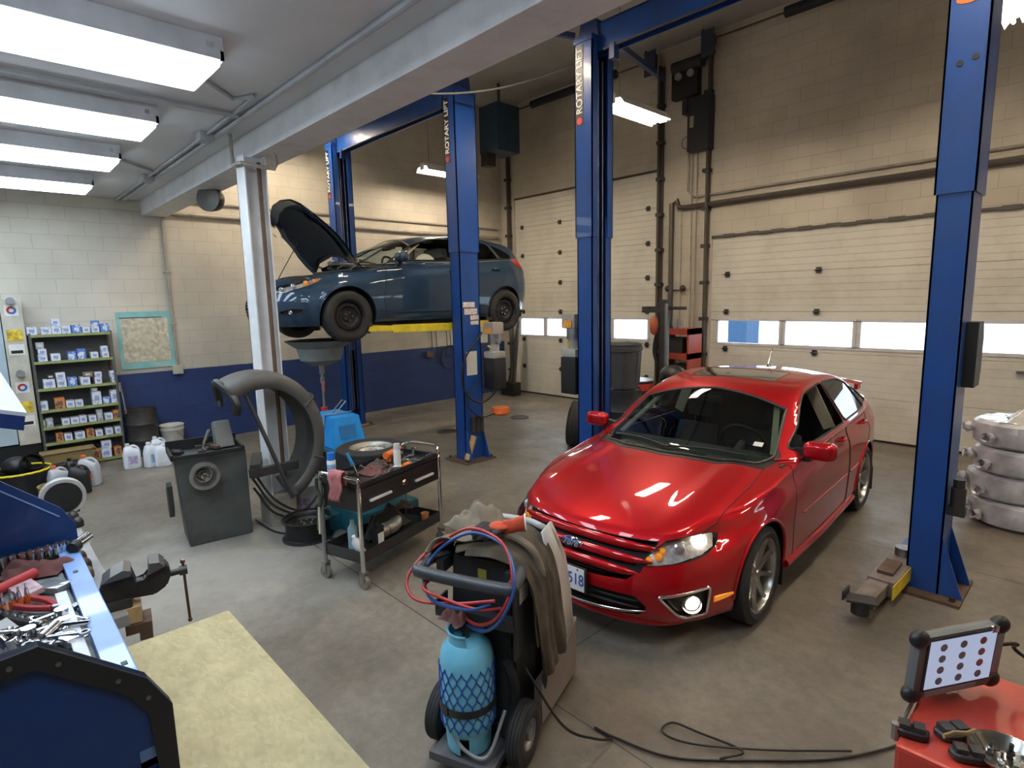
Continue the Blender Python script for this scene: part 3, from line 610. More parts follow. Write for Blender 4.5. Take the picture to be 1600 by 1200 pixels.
tag(MB().tube([(-5.86, 5.0, 1.75), (-5.92, 4.74, 1.4), (-5.93, 4.72, 1.0), (-5.8, 4.9, .82), (-5.7, 5.1, 1.0), (-5.72, 5.2, 1.3)], .014, 8, 8).build('hydraulic_hose', M_cable), 'black hydraulic hose looping around the papered lift column', 'hose')
tag(MB().tube([(-5.9, 5.0, 1.2), (-5.93, 4.76, .85), (-5.85, 4.9, .62), (-5.7, 5.05, .66)], .010, 8, 8).build('extension_cable', M_cable), 'thin cord hanging below the pump of the papered column', 'cord')
tag(MB().lathe([(0, 0), (.10, 0), (.13, .03), (.12, .1), (0, .1)], (-5.75, 5.2, .62), (0, 0, 1), 20).build('cord_reel', M_orange), 'orange reel hanging under the pump of the papered column', 'reel')
# ================================================================= CARS
def pchip(xs, ys):
    xs = np.array(xs, float); ys = np.array(ys, float); h = np.diff(xs); d = np.diff(ys) / h; m = np.zeros(len(xs))
    for i in range(1, len(xs) - 1):
        if d[i - 1] * d[i] > 0: w1 = 2 * h[i] + h[i - 1]; w2 = h[i] + 2 * h[i - 1]; m[i] = (w1 + w2) / (w1 / d[i - 1] + w2 / d[i])
    m[0] = d[0]; m[-1] = d[-1]
    def f(x):
        x = min(max(x, xs[0]), xs[-1]); i = int(min(max(np.searchsorted(xs, x) - 1, 0), len(xs) - 2)); t = (x - xs[i]) / h[i]
        return float((1 + 2 * t) * (1 - t) ** 2 * ys[i] + t * (1 - t) ** 2 * h[i] * m[i] + t * t * (3 - 2 * t) * ys[i + 1] + t * t * (t - 1) * h[i] * m[i + 1])
    return f
def K(*p): return pchip([a for a, b in p], [b for a, b in p])
def sstep(a, b, x): t = min(max((x - a) / (b - a), 0), 1); return t * t * (3 - 2 * t)

class Shell:
    def __init__(s, S):
        s.S = S; t0, t1 = S['t0'], S['t1']
        nt = 116; TT = [t0 + (t1 - t0) * (0.5 - 0.5 * math.cos(PI * i / nt)) * .35 + (t1 - t0) * i / nt * .65 for i in range(nt + 1)]
        FF = sorted(set([round(1 - (1 - u) ** 1.35, 5) for u in np.linspace(0, 1, 30)]))
        RR = list(np.linspace(0, 1, 19))
        bow = lambda f: (.42 * f ** 2 + .58 * f ** 6)
        def warp(t, r, f):
            "y for a station t at height fraction r and lateral fraction f"
            df = (1 - sstep(t0, t0 + S['wf'], t)); dr = sstep(t1 - S['wr'], t1, t)
            return t + df * (S['y0'](r) + S['bowf'] * bow(f) - t0) + dr * (S['y1'](r) - S['bowr'] * bow(f) - t1)
        def top(y, x, xb):
            lag = S['lag'] * (x / .65) ** 2
            yw = y - lag * sstep(S['cowl'] - .5, S['cowl'] + .1, y) * (1 - sstep(S['mid'] - .3, S['mid'] + .3, y)) + S['lagr'] * (x / .65) ** 2 * sstep(S['mid'] - .3, S['mid'] + .3, y) * (1 - sstep(S['deck'] - .1, S['deck'] + .25, y))
            f = x / xb
            zt = S['zc'](yw) - S['crown'](y) * f ** 2.2 + S['hoodshape'](x, y)
            zs = S['belt'](y) + S['slope'] * (xb - x)
            k = .035
            h = max(k - abs(zt - zs), 0) / k
            z = min(zt, zs) - h * h * k * .25
            return z
        s.top = top
        bm = bmesh.new(); s.bm = bm
        # top grid over half, mirrored by sign
        def xb(t): return S['xb'](t)
        grid = []
        for t in TT:
            row = []
            for f in FF:
                y = warp(t, 1.0, f); x = f * xb(t); row.append((x, y, top(y, x, xb(t))))
            grid.append(row)
        def pt_low(t, r, f=1.0):
            ztop_ = top(warp(t, 1, f), f * xb(t), xb(t)); zs = S['sill'](t); z = zs + (ztop_ - zs) * r
            x = f * (S['xm'](t) * S['prof'](r) * (1 - sstep(.8, 1, r)) + xb(t) * sstep(.8, 1, r))
            return (x, warp(t, r, f), z)
        for sg in (1, -1):
            def V(p): return bm.verts.new((sg * p[0], p[1], p[2]))
            def mk(G):
                VV = [[V(p) for p in row] for row in G]
                for i in range(len(VV) - 1):
                    for j in range(len(VV[0]) - 1):
                        q = (VV[i][j], VV[i][j + 1], VV[i + 1][j + 1], VV[i + 1][j])
                        bm.faces.new(q if sg > 0 else tuple(reversed(q)))
            mk(grid)
            mk([[pt_low(t, r) for r in reversed(RR)] for t in TT])
            mk([[pt_low(t0, r, f) for r in RR] for f in reversed(FF)])
            mk([[pt_low(t1, r, f) for r in RR] for f in FF])
        bmesh.ops.remove_doubles(bm, verts=bm.verts, dist=0.0012)
        bmesh.ops.recalc_face_normals(bm, faces=bm.faces)
        # soften corners of nose and tail below the belt
        vs = [v for v in bm.verts if (v.co.y < t0 + .35 or v.co.y > t1 - .4)]
        for _ in range(S.get('soft', 3)): bmesh.ops.smooth_vert(bm, verts=vs, factor=0.5, use_axis_x=True, use_axis_y=True, use_axis_z=True)
        for v in bm.verts:
            if abs(v.co.x) < 1e-4: v.co.x = 0
        from mathutils.bvhtree import BVHTree
        s.bvh = BVHTree.FromBMesh(bm)
    def cookie(s, poly, U, V, filt, cut=True):
        bm = s.bm; U = Vector(U).normalized(); V = Vector(V).normalized(); V = (V - U * U.dot(V)).normalized()
        area = sum(poly[i][0] * poly[(i + 1) % len(poly)][1] - poly[(i + 1) % len(poly)][0] * poly[i][1] for i in range(len(poly)))
        if area < 0: poly = list(reversed(poly))
        us = [p[0] for p in poly]; vs_ = [p[1] for p in poly]
        cand = []
        for f in bm.faces:
            if not filt(f): continue
            cu = [v.co.dot(U) for v in f.verts]; cv = [v.co.dot(V) for v in f.verts]
            if max(cu) < min(us) or min(cu) > max(us) or max(cv) < min(vs_) or min(cv) > max(vs_): continue
            cand.append(f)
        n = len(poly)
        for i in range(n):
            a = poly[i]; b = poly[(i + 1) % n]; d = Vector((b[0] - a[0], b[1] - a[1]))
            if d.length < 1e-6: continue
            no = (U * d.y - V * d.x).normalized(); co = U * a[0] + V * a[1]
            if cut:
                geom = set(cand)
                for f in cand: geom.update(f.edges); geom.update(f.verts)
                r = bmesh.ops.bisect_plane(bm, geom=list(geom), dist=1e-5, plane_co=co, plane_no=no)
                cand = [g for g in r['geom'] if isinstance(g, bmesh.types.BMFace)]
            cand = [f for f in cand if (f.calc_center_median() - co).dot(no) < 1e-6]
        return cand
    def extract(s, faces):
        nb = bmesh.new(); mp = {}
        for f in faces:
            for v in f.verts:
                if v not in mp: mp[v] = nb.verts.new(v.co)
            try: nb.faces.new([mp[v] for v in f.verts])
            except ValueError: pass
        bmesh.ops.delete(s.bm, geom=faces, context='FACES')
        return nb
    def hit(s, o, d):
        h = s.bvh.ray_cast(Vector(o), Vector(d).normalized()); return h[0]
def bm_obj(bm, name, m, parent, solid=0.0, offset=-1.0, ang=40, push=0.0, free=True):
    if push:
        bm.normal_update()
        for v in bm.verts: v.co += v.normal * push
    me = bpy.data.meshes.new(name); bm.to_mesh(me)
    if free: bm.free()
    me.materials.append(m); me.polygons.foreach_set('use_smooth', [True] * len(me.polygons)); me.set_sharp_from_angle(angle=math.radians(ang))
    o = bpy.data.objects.new(name, me); COL.objects.link(o); o.parent = parent
    if solid: md = o.modifiers.new('solidify', 'SOLIDIFY'); md.thickness = solid; md.offset = offset
    return o
def loops(bm):
    es = [e for e in bm.edges if len(e.link_faces) == 1]; used = set(); out = []
    adj = {}
    for e in es:
        for v in e.verts: adj.setdefault(v, []).append(e)
    for e in es:
        if e in used: continue
        used.add(e); path = [e.verts[0], e.verts[1]]
        while True:
            nx = [x for x in adj[path[-1]] if x not in used]
            if not nx: break
            used.add(nx[0]); path.append(nx[0].other_vert(path[-1]))
        out.append([v.co.copy() for v in path])
    return out
def gap_mesh(mb, bm, r=.003, skip=None):
    for lp in loops(bm):
        if len(lp) > 3:
            if skip: lp = [p for p in lp if not skip(p)]
            if len(lp) > 3: mb.rings(lp, r, 5, False)
def smooth_loop(pts, k=3):
    return pts
def rounded(poly, r=.03, n=4):
    out = []; N = len(poly)
    for i in range(N):
        a = Vector(poly[i - 1]); b = Vector(poly[i]); c = Vector(poly[(i + 1) % N])
        d1 = (a - b); d2 = (c - b); q = min(r, d1.length * .45, d2.length * .45); p1 = b + d1.normalized() * q; p2 = b + d2.normalized() * q
        for k in range(n + 1): t = k / n; out.append(tuple(p1 * (1 - t) ** 2 + b * 2 * t * (1 - t) + p2 * t * t))
    return out

def paint(name, col, coat=1.0, rough=.38, metal=.45):
    m = bpy.data.materials.new(name); m.use_nodes = True; nt = m.node_tree; N = nt.nodes; L = nt.links; b = N['Principled BSDF']
    tc = N.new('ShaderNodeTexCoord'); vo = N.new('ShaderNodeTexNoise'); vo.inputs['Scale'].default_value = 900; L.new(tc.outputs['Object'], vo.inputs['Vector'])
    rp = N.new('ShaderNodeValToRGB'); rp.color_ramp.elements[0].color = (*[c * .82 for c in col], 1); rp.color_ramp.elements[1].color = (*[min(1, c * 1.2) for c in col], 1); rp.color_ramp.elements[0].position = .35; rp.color_ramp.elements[1].position = .65
    L.new(vo.outputs['Fac'], rp.inputs['Fac']); L.new(rp.outputs[0], b.inputs['Base Color'])
    b.inputs['Metallic'].default_value = metal; b.inputs['Roughness'].default_value = rough; b.inputs['Coat Weight'].default_value = coat; b.inputs['Coat Roughness'].default_value = .03; b.inputs['Specular IOR Level'].default_value = .1
    return m
M_rpaint = paint('red_car_paint', (.40, .002, .008)); M_bpaint = paint('slate_blue_car_paint', (.022, .050, .095), rough=.45, metal=.3)
M_wind = glass_mat('windscreen_glass', (.42, .52, .50)); M_side = glass_mat('side_glass', (.62, .70, .70)); M_tint = glass_mat('tinted_glass', (.10, .11, .12))
M_lens = glass_mat('lamp_lens', (.93, .94, .95)); M_seat = mat('seat_cloth', (.03, .032, .036), .8); M_beige = mat('beige_trim', (.42, .38, .28), .8)
M_dash = mat('dash_plastic', (.035, .042, .04), .6); M_dark = mat('dark_void', (.006, .006, .007), .8)
M_alu = mat('alloy_rim', (.50, .49, .47), .28, metal=1.0); M_bsteel = mat('black_rim_steel', (.012, .012, .013), .42, metal=.3)
M_amber = mat('amber_lens', (.85, .30, .02), .25, emit=(1, .35, .02), estr=.35); M_redlens = mat('red_lens', (.45, .01, .01), .2, coat=1)

def tyre_mb(R, W, rin):
    mb = MB(); h = W / 2
    pr = [(rin, -h * .80), (rin + .012, -h * .92), (rin + (R - rin) * .5, -h * 1.0), (R - .03, -h * .93), (R - .010, -h * .80)]
    g = .006
    for a, b in ((-.78, -.62), (-.56, -.24), (-.18, .18), (.24, .56), (.62, .78)):
        pr += [(R - .001 if abs(a) < .7 else R - .004, h * a), (R if abs(b) < .7 else R - .004, h * b)]
        if b < .7: pr += [(R - g, h * b + .001), (R - g, h * b + h * .055)]
    pr += [(R - .010, h * .80), (R - .03, h * .93), (rin + (R - rin) * .5, h), (rin + .012, h * .92), (rin, h * .80)]
    mb.lathe(pr, (0, 0, 0), (1, 0, 0), 56); return mb
def wheel(parent, loc, R, W, rin, kind, out=1, spin=0.0):
    "wheel part: outer face toward out*x"
    w = bpy.data.objects.new('wheel', None); COL.objects.link(w); w.parent = parent; w.location = loc; w.rotation_euler = (0, 0, 0 if out > 0 else PI)
    tyre_mb(R, W, rin).build('tyre', M_rubber, w, ang=30)
    if kind == 'alloy':
        mb = MB(); mb.lathe([(rin + .004, -W * .4), (rin - .008, -W * .35), (rin - .012, W * .30), (rin - .004, W * .42), (rin + .006, W * .44), (rin + .006, W * .40)], (0, 0, 0), (1, 0, 0), 48)
        n = 9
        for k in range(n):
            a = 2 * PI * k / n + spin; ca, sa = math.cos(a), math.sin(a)
            def P(r, side, x, wd): return (x, r * ca - side * wd * sa, r * sa + side * wd * ca)
            secs = [(.045, .058, .026, .024), (.10, .060, .018, .020), (rin - .03, .072, .013, .022), (rin - .006, .082, .019, .02)]
            rings_ = []
            for r, x, wd, th in secs: rings_.append([P(r, -1, x - th, wd * 1.1), P(r, -1, x, wd * .75), P(r, 1, x, wd * .75), P(r, 1, x - th, wd * 1.1)])
            vs = [[mb.bm.verts.new(p) for p in row] for row in rings_]
            for i in range(len(vs) - 1):
                for j in range(4): mb.bm.faces.new((vs[i][j], vs[i][(j + 1) % 4], vs[i + 1][(j + 1) % 4], vs[i + 1][j]))
        mb.lathe([(0, .072), (.03, .070), (.036, .062), (.06, .058), (.065, .03)], (0, 0, 0), (1, 0, 0), 28)
        for k in range(5): a = 2 * PI * k / 5; mb.cyl((.055, math.cos(a) * .048, math.sin(a) * .048), (.066, math.cos(a) * .048, math.sin(a) * .048), .008, n=6)
        mb.build('rim', M_alu, w, ang=30)
        MB().lathe([(0, -.0), (rin - .02, 0), (rin - .02, .01), (0, .01)], (-.02, 0, 0), (1, 0, 0), 32).build('brake_disc', M_dsteel, w)
    else:
        steel_rim(rin, W, w)
    return w
def steel_rim(rin, W, parent, m=None):
    m = m or M_bsteel; mb = MB()
    mb.lathe([(rin + .006, -W * .44), (rin + .006, -W * .40), (rin - .01, -W * .36), (rin - .02, W * .05), (rin - .012, W * .34), (rin + .006, W * .40), (rin + .006, W * .44), (rin - .006, W * .43), (rin - .02, W * .36), (rin - .028, W * .22)], (0, 0, 0), (1, 0, 0), 44)
    mb.lathe([(rin - .024, W * .20), (rin - .04, W * .26), (rin - .075, W * .26), (rin - .095, W * .16), (.075, W * .14), (.065, W * .20), (.04, W * .20), (.034, W * .22), (0, W * .22)], (0, 0, 0), (1, 0, 0), 44)
    r = mb.build('rim', m, parent, ang=30)
    h = MB(); n = 14; rr = rin - .057
    for k in range(n): a = 2 * PI * k / n; h.cyl((W * .255, math.cos(a) * rr, math.sin(a) * rr), (W * .268, math.cos(a) * rr, math.sin(a) * rr), .012, n=10)
    h.build('vent_hole', M_dark, r)
    l = MB()
    for k in range(5): a = 2 * PI * k / 5; l.cyl((W * .14, math.cos(a) * .054, math.sin(a) * .054), (W * .26, math.cos(a) * .054, math.sin(a) * .054), .010, n=6)
    l.build('wheel_nut', M_chrome, r)
    return r

SP_R = dict(t0=-.58, t1=3.50, wf=.42, wr=.42, bowf=.36, bowr=.40, lag=.14, lagr=.20, cowl=.42, mid=1.9, deck=3.35, slope=1.68,
    y0=K((0, -.86), (.12, -.925), (.45, -.955), (.62, -.925), (.80, -.875), (1, -.80)), y1=K((0, 3.80), (.2, 3.86), (.5, 3.885), (.8, 3.86), (1, 3.84)),
    zc=K((-.85, .715), (-.70, .775), (-.45, .845), (-.1, .905), (.2, .945), (.42, .970), (.47, .985), (.60, 1.045), (.9, 1.205), (1.2, 1.345), (1.4, 1.40), (1.7, 1.435), (2.05, 1.445), (2.5, 1.425), (2.8, 1.375), (3.1, 1.265), (3.35, 1.150), (3.48, 1.115), (3.65, 1.105), (3.86, 1.075)),
    crown=K((-.85, .075), (-.3, .085), (.2, .07), (.5, .05), (1.2, .06), (2.5, .065), (3.3, .075), (3.8, .08)),
    belt=K((-.7, .60), (-.4, .70), (0, .83), (.4, .90), (.8, .945), (1.5, .965), (2.4, .99), (3.1, 1.015), (3.5, 1.03), (3.8, 1.02)),
    xb=K((-.58, .72), (-.3, .80), (0, .845), (.5, .865), (1.2, .872), (2.5, .868), (3.0, .83), (3.4, .76), (3.5, .73)),
    xm=K((-.58, .775), (-.3, .875), (0, .912), (.5, .915), (2.5, .917), (3.0, .895), (3.4, .83), (3.5, .80)),
    sill=K((-.58, .185), (0, .2), (.6, .23), (2.3, .23), (2.8, .22), (3.5, .26)),
    prof=K((0, .955), (.08, .975), (.3, .99), (.55, 1.0), (.75, .995), (.9, .975), (1, .95)),
    hoodshape=lambda x, y: (.020 * sstep(.40, .52, abs(x)) * (1 - sstep(.60, .78, abs(x))) * sstep(-.75, -.3, y) * (1 - sstep(.3, .5, y))))
X3, Y3, Z3 = Vector((1, 0, 0)), Vector((0, 1, 0)), Vector((0, 0, 1))
def seat(parent, x, y, m, w=.50):
    s = MB(); s.box((0, 0, .12), (w, .50, .16), bev=.04); s.build('seat_cushion', m, parent, loc=(x, y, .22), rot=(.1, 0, 0))
    s = MB(); s.box((0, 0, .30), (w, .13, .60), taper=(.85, .8), bev=.045); s.box((0, .06, .30), (w * .9, .04, .5), bev=.02); s.build('seat_back', m, parent, loc=(x, y + .24, .34), rot=(-.32, 0, 0))
    s = MB(); s.box((0, 0, 0), (.27, .09, .17), bev=.035); s.cyl((-.06, 0, -.15), (-.06, 0, 0), .008).cyl((.06, 0, -.15), (.06, 0, 0), .008); s.build('headrest', m, parent, loc=(x, y + .46, 1.05), rot=(-.2, 0, 0))
def build_car(SP, root, P):
    """P: dict of outlines; returns Shell"""
    S = Shell(SP); pm = P['paint']
    up = lambda f: f.normal.z > .2
    S.bm.normal_update()
    # wheel arches
    for yc in (0, P['wb']):
        pc = [(yc + P['ra'] * math.cos(2 * PI * k / 36), P['zc'] + P['ra'] * math.sin(2 * PI * k / 36)) for k in range(36)]
        for sg in (1, -1):
            fs = S.cookie(pc, Y3, Z3, lambda f: sg * f.calc_center_median().x > .45 and abs(f.normal.x) > .25)
            S.extract(fs).free()
            lm = MB(); n = 30; a0, a1 = -.35, PI + .35; R = P['ra'] + .004
            G = []
            for k in range(n + 1):
                a = a0 + (a1 - a0) * k / n; yy = yc + R * math.cos(a); zz = P['zc'] + R * math.sin(a)
                h = S.hit((sg * 2, yy, max(zz, .26)), (-sg, 0, 0)); xo = abs(h.x) - .004 if h else .85
                G.append([(sg * xo, yy, zz), (sg * .56, yy, zz)])
            lm.grid(G); V = [lm.bm.verts.new((g[1][0], g[1][1], g[1][2])) for g in G]
            lm.bm.faces.new(V); lm.build('wheel_well', M_black, root, smooth=False)
            lip = [(g[0][0] + sg * .004, yc + (g[0][1] - yc) * 1.005, P['zc'] + (g[0][2] - P['zc']) * 1.005) for g in G[2:-2]]
            MB().rings(lip, .011, 8, True).build('arch_lip', pm, root)
    def part(poly, U, V, filt, name, m, parent=root, gap=True, push=0.0, solid=0.0, offset=-1):
        S.bm.normal_update(); fs = S.cookie(poly, U, V, filt); nb = S.extract(fs)
        if gap: gm_ = MB(); gap_mesh(gm_, nb, P.get('gapr', .0032)); gm_.build('panel_gap', M_dark, root)
        return bm_obj(nb, name, m, parent, push=push, solid=solid, offset=offset)
    # glass
    o = part(P['windscreen'], X3, Y3, lambda f: f.normal.z > .2 and f.calc_center_median().y < 1.7, 'windscreen', P.get('wind_mat', M_wind), gap=False)
    f_ = MB()
    bmw = bmesh.new(); bmw.from_mesh(o.data)
    for lp in loops(bmw): f_.rings(lp, .011, 6, False)
    bmw.free(); f_.build('windscreen_seal', M_black, root)
    if 'cowl' in P: part(P['cowl'], X3, Y3, lambda f: f.normal.z > .3 and f.calc_center_median().y < 1.0, 'cowl_panel', M_black, gap=False, push=-.004)
    o = part(P['rearglass'], X3, Y3, lambda f: up(f) and f.calc_center_median().y > 2.4, 'rear_window', M_tint, gap=False)
    if 'sunroof' in P: part(P['sunroof'], X3, Y3, lambda f: f.normal.z > .7, 'sunroof', mat('sunroof_glass', (.012, .014, .016), .03, coat=1))
    for sg in (1, -1):
        for nm, poly, m in P['sidewin']:
            o = part(rounded(poly, .05), Y3, Z3, lambda f: sg * f.calc_center_median().x > .4 and sg * f.normal.x > .25, 'side_window', m, gap=False)
            b2 = bmesh.new(); b2.from_mesh(o.data)
            for lp in loops(b2): MB().rings([p + Vector((sg * .001, 0, 0)) for p in lp], .009, 6, False).build('window_seal', M_black, root)
            b2.free()
            if nm == 'open':
                bpy.data.objects.remove(o)
    # front: lamps, grille
    for sg in (1, -1):
        A = math.radians(35); U = Vector((sg * math.cos(A), math.sin(A), 0))
        fl = lambda f: sg * f.calc_center_median().x > .15 and f.calc_center_median().y < P.get('lampy', -.1)
        S.bm.normal_update(); fs = S.cookie(P['headlight'], U, Z3, fl); nb = S.extract(fs); gm_ = MB(); gap_mesh(gm_, nb, .003); gm_.build('panel_gap', M_dark, root)
        lens = bm_obj(nb.copy(), 'headlight', M_lens, root, free=True)
        nb.normal_update()
        for v in nb.verts: v.co -= v.normal * .05; v.co.x -= sg * .004
        bm_obj(nb, 'reflector', mat('lamp_bowl', (.70, .70, .70), .25, metal=.35, var=.3, vscale=30, bump=.3, bscale=30), lens)
        for (du, dz, r, em) in P['bulbs']:
            # u along U
            h = S.hit(U * du + Vector((0, 0, dz)) + Vector((sg * math.sin(A), -math.cos(A), 0)) * 3, Vector((-sg * math.sin(A), math.cos(A), 0)))
            if h:
                nrm = Vector((sg * math.sin(A), -math.cos(A), 0)); c = h - nrm * .030
                mm = {'on': mat('lamp_on', (1, .95, .85), .3, emit=(1, .88, .68), estr=10), 'off': mat('lamp_glass_dim', (.6, .6, .62), .1, metal=.6), 'amber': M_amber}[em]
                MB().lathe([(0, .012), (r * .7, .008), (r, -.004), (r * 1.05, -.02)], c, nrm, 22).build('bulb' if em != 'amber' else 'turn_signal', mm, lens)
    for nm, poly, m in P['front_holes']:
        A = 0
        o = part(poly, X3, Z3, lambda f: f.calc_center_median().y < -.5 and f.normal.y < -.2, nm, m, gap=False)
        o.data.transform(Matrix.Translation((0, .05, 0)))
    for sg in (1, -1):
        if 'fog' in P:
            A = math.radians(35); U = Vector((sg * math.cos(A), math.sin(A), 0)); nrm = Vector((sg * math.sin(A), -math.cos(A), 0))
            S.bm.normal_update(); fs = S.cookie(rounded(P['fog'], .02), U, Z3, lambda f: sg * f.calc_center_median().x > .3 and f.calc_center_median().y < -.2); nb = S.extract(fs)
            fr = MB()
            for lp in loops(nb): fr.rings([p + nrm * .003 for p in lp], .009 if P.get('fogchrome') else .006, 8, False)
            for v in nb.verts: v.co -= nrm * .03
            fg = bm_obj(nb, 'fog_lamp', M_black, root); fr.build('fog_surround', M_chrome if P.get('fogchrome') else M_black, fg)
            du, dz, r = P['foglamp']; h = S.hit(U * du + Vector((0, 0, dz)) + nrm * 3, -nrm)
            if h:
                MB().lathe([(r * 1.35, 0), (r * 1.2, -.015), (r, -.02)], h - nrm * .008, nrm, 24).build('bezel', M_chrome, fg)
                MB().lathe([(0, .01), (r * .7, .006), (r, -.008)], h - nrm * .016, nrm, 24).build('fog_glass', mat('fog_on', (1, .9, .75), .3, emit=(1, .82, .58), estr=9) if P.get('fogon') else M_chrome, fg)
    # hood and doors
    hood = part(P['hood'], X3, Y3, lambda f: f.normal.z > .3 and f.calc_center_median().y < .8, 'hood', pm, gap=not P.get('open_hood'))
    for sg in (1, -1):
        for k, poly in enumerate(P['doors']):
            d = part(poly, Y3, Z3, lambda f: sg * f.calc_center_median().x > .4 and sg * f.normal.x > .2, 'door', pm)
            hy, hz = P['handles'][k]; h = S.hit((sg * 2, hy, hz), (-sg, 0, 0))
            if h:
                hb = MB(); hb.rings(catmull([h + Vector((sg * -.005, -.085, 0)), h + Vector((sg * .028, -.05, .004)), h + Vector((sg * .032, 0, .005)), h + Vector((sg * .028, .05, .004)), h + Vector((sg * -.005, .085, 0))], 5), .013, 8); hb.build('handle', pm, d)
                MB().ball(h + Vector((-sg * .012, 0, -.004)), .05, 14, (.3, 1, .5)).build('handle_recess', M_black, d)
            cy0, cy1, cz0, cz1 = P['moulding'][k]; pts = []
            for q in range(9):
                t = q / 8; yy = cy0 + (cy1 - cy0) * t; zz = cz0 + (cz1 - cz0) * t; h = S.hit((sg * 2, yy, zz), (-sg, 0, 0))
                if h: pts.append(h + Vector((sg * .002, 0, 0)))
            if len(pts) > 2: MB().rings(pts, .0075, 6).build('moulding', pm, d)
    if 'tail' in P:
        for sg in (1, -1):
            A = math.radians(P.get('tailA', 50)); U = Vector((sg * math.cos(A), -math.sin(A), 0))
            S.bm.normal_update(); fs = S.cookie(P['tail'], U, Z3, lambda f: sg * f.calc_center_median().x > .3 and f.calc_center_median().y > 2.9)
            nb = S.extract(fs); bm_obj(nb, 'tail_light', M_redlens, root, push=.004)
    # belt line chrome
    for sg in (1, -1):
        pts = []
        for q in range(30):
            yy = P['beltline'][0] + (P['beltline'][1] - P['beltline'][0]) * q / 29; zz = P['beltz'](yy); h = S.hit((sg * 2, yy, zz), (-sg, 0, 0))
            if h: pts.append(h + Vector((sg * .003, 0, .0)))
        MB().rings(pts, .008, 6).build('belt_moulding', M_chrome if P.get('beltchrome') else pm, root)
    body = bm_obj(S.bm, 'body', pm, root, free=False)
    # underbody
    u = MB(); u.bb((-.54, SP['t0'] - .12, P['ub'] + .02), (.54, SP['t1'] + .1, P['ub'] + .05)).bb((-.80, .5, P['ub'] + .02), (.80, P['wb'] - .5, P['ub'] + .06)); u.build('underbody', M_dark, root, smooth=False)
    # wheels
    for yy in (0, P['wb']):
        for sg in (1, -1): wheel(root, (sg * P['tx'], yy, P['R']), P['R'], P['tw'], P['rin'], P['rimkind'], sg, .35 if yy == 0 else .1)
    # interior
    it = MB(); it.bb((-.74, .0, .30), (.74, 3.0, .34)).bb((-.76, .1, .32), (.76, .16, .86)); it.build('cabin_floor', M_dark, root, smooth=False)
    dz = P.get('dashz', 0); d = MB(); d.rings([(-.66, .80, .80 + dz), (.66, .80, .80 + dz)], .14, 18, True, .9); d.bb((-.64, .46, .76 + dz), (.64, .85, .90 + dz), bev=.03); d.build('dashboard', M_dash, root)
    sw = MB(); n = 28; sw.rings([(.37 + .185 * math.cos(2 * PI * k / n), .93 - .08 * math.sin(2 * PI * k / n), .955 + .165 * math.sin(2 * PI * k / n)) for k in range(n + 1)], .015, 8, False)
    sw.cyl((.37, .78, .90), (.37, .92, .955), .04).bar((.2, .925, .955), (.54, .925, .955), .05, .02).bar((.37, .93, .95), (.37, .985, .81), .05, .02); sw.build('steering_wheel', M_black, root)
    for sx in (.37, -.37): seat(root, sx, 1.30, P.get('seatm', M_seat))
    s = MB(); s.box((0, 2.2, .48), (1.25, .5, .18), bev=.05); s.box((0, 2.5, .80), (1.25, .14, .62), rot=(-.35, 0, 0), bev=.05); s.build('rear_bench', P.get('seatm', M_seat), root)
    for sx in (.40, -.40): MB().box((sx, 2.63, 1.10), (.26, .09, .16), bev=.03).build('headrest', P.get('seatm', M_seat), root)
    for sg in (1, -1):
        MB().bar((sg * .675, .74, .95), (sg * .50, 1.32, 1.31), .045, .02).build('pillar_trim', M_beige, root)
        MB().bar((sg * .74, 1.99, .95), (sg * .56, 1.92, 1.36), .10, .02, up=(0, 1, 0)).build('pillar_trim', M_beige, root)
        # belts of door card so the cabin is closed below the glass
        MB().bb((sg * .78, .55, .35), (sg * .80, 2.8, .93)).build('door_card', M_dash, root, smooth=False)
    MB().bb((-.05, 1.20, 1.27), (.05, 1.22, 1.31)).box((0, 1.10, 1.27), (.22, .03, .06), bev=.012).build('rear_view_mirror', M_black, root)
    # mirrors
    for sg in (1, -1):
        my, mz = P['mirror']; mb = MB()
        mb.ball((0, 0, 0), 1.0, 24); [setattr(v, 'co', Vector((sg * .985 + .115 * math.copysign(abs(v.co.x) ** .55, v.co.x), my + .06 * math.copysign(abs(v.co.y) ** .8, v.co.y) if v.co.y < 0 else my + .045 * abs(v.co.y) ** .25, mz + .068 * math.copysign(abs(v.co.z) ** .6, v.co.z)))) for v in mb.bm.verts]
        m = mb.build('door_mirror', pm, root); MB().bar((sg * .80, my + .04, mz - .06), (sg * .92, my + .02, mz - .04), .05, .10).build('mirror_arm', M_black, m)
        MB().box((sg * .985, my + .048, mz), (.165, .006, .095), bev=.002).build('mirror_glass', M_chrome, m)
    # wipers
    c0 = SP['cowl']
    w = MB()
    for x0, x1 in ((.55, -.08), (-.02, -.62)):
        pts = []
        for q in range(8):
            t = q / 7; xx = x0 + (x1 - x0) * t; yy = c0 - .06 + .20 * (xx / .65) ** 2 + .05 * math.sin(t * PI) + .03
            h = S.hit((xx, yy, 3), (0, 0, -1))
            if h: pts.append(h + Vector((0, 0, .016)))
        if len(pts) > 2: w.rings(pts, .009, 6)
    w.build('wiper', M_black, root)
    S.hood = hood
    return S

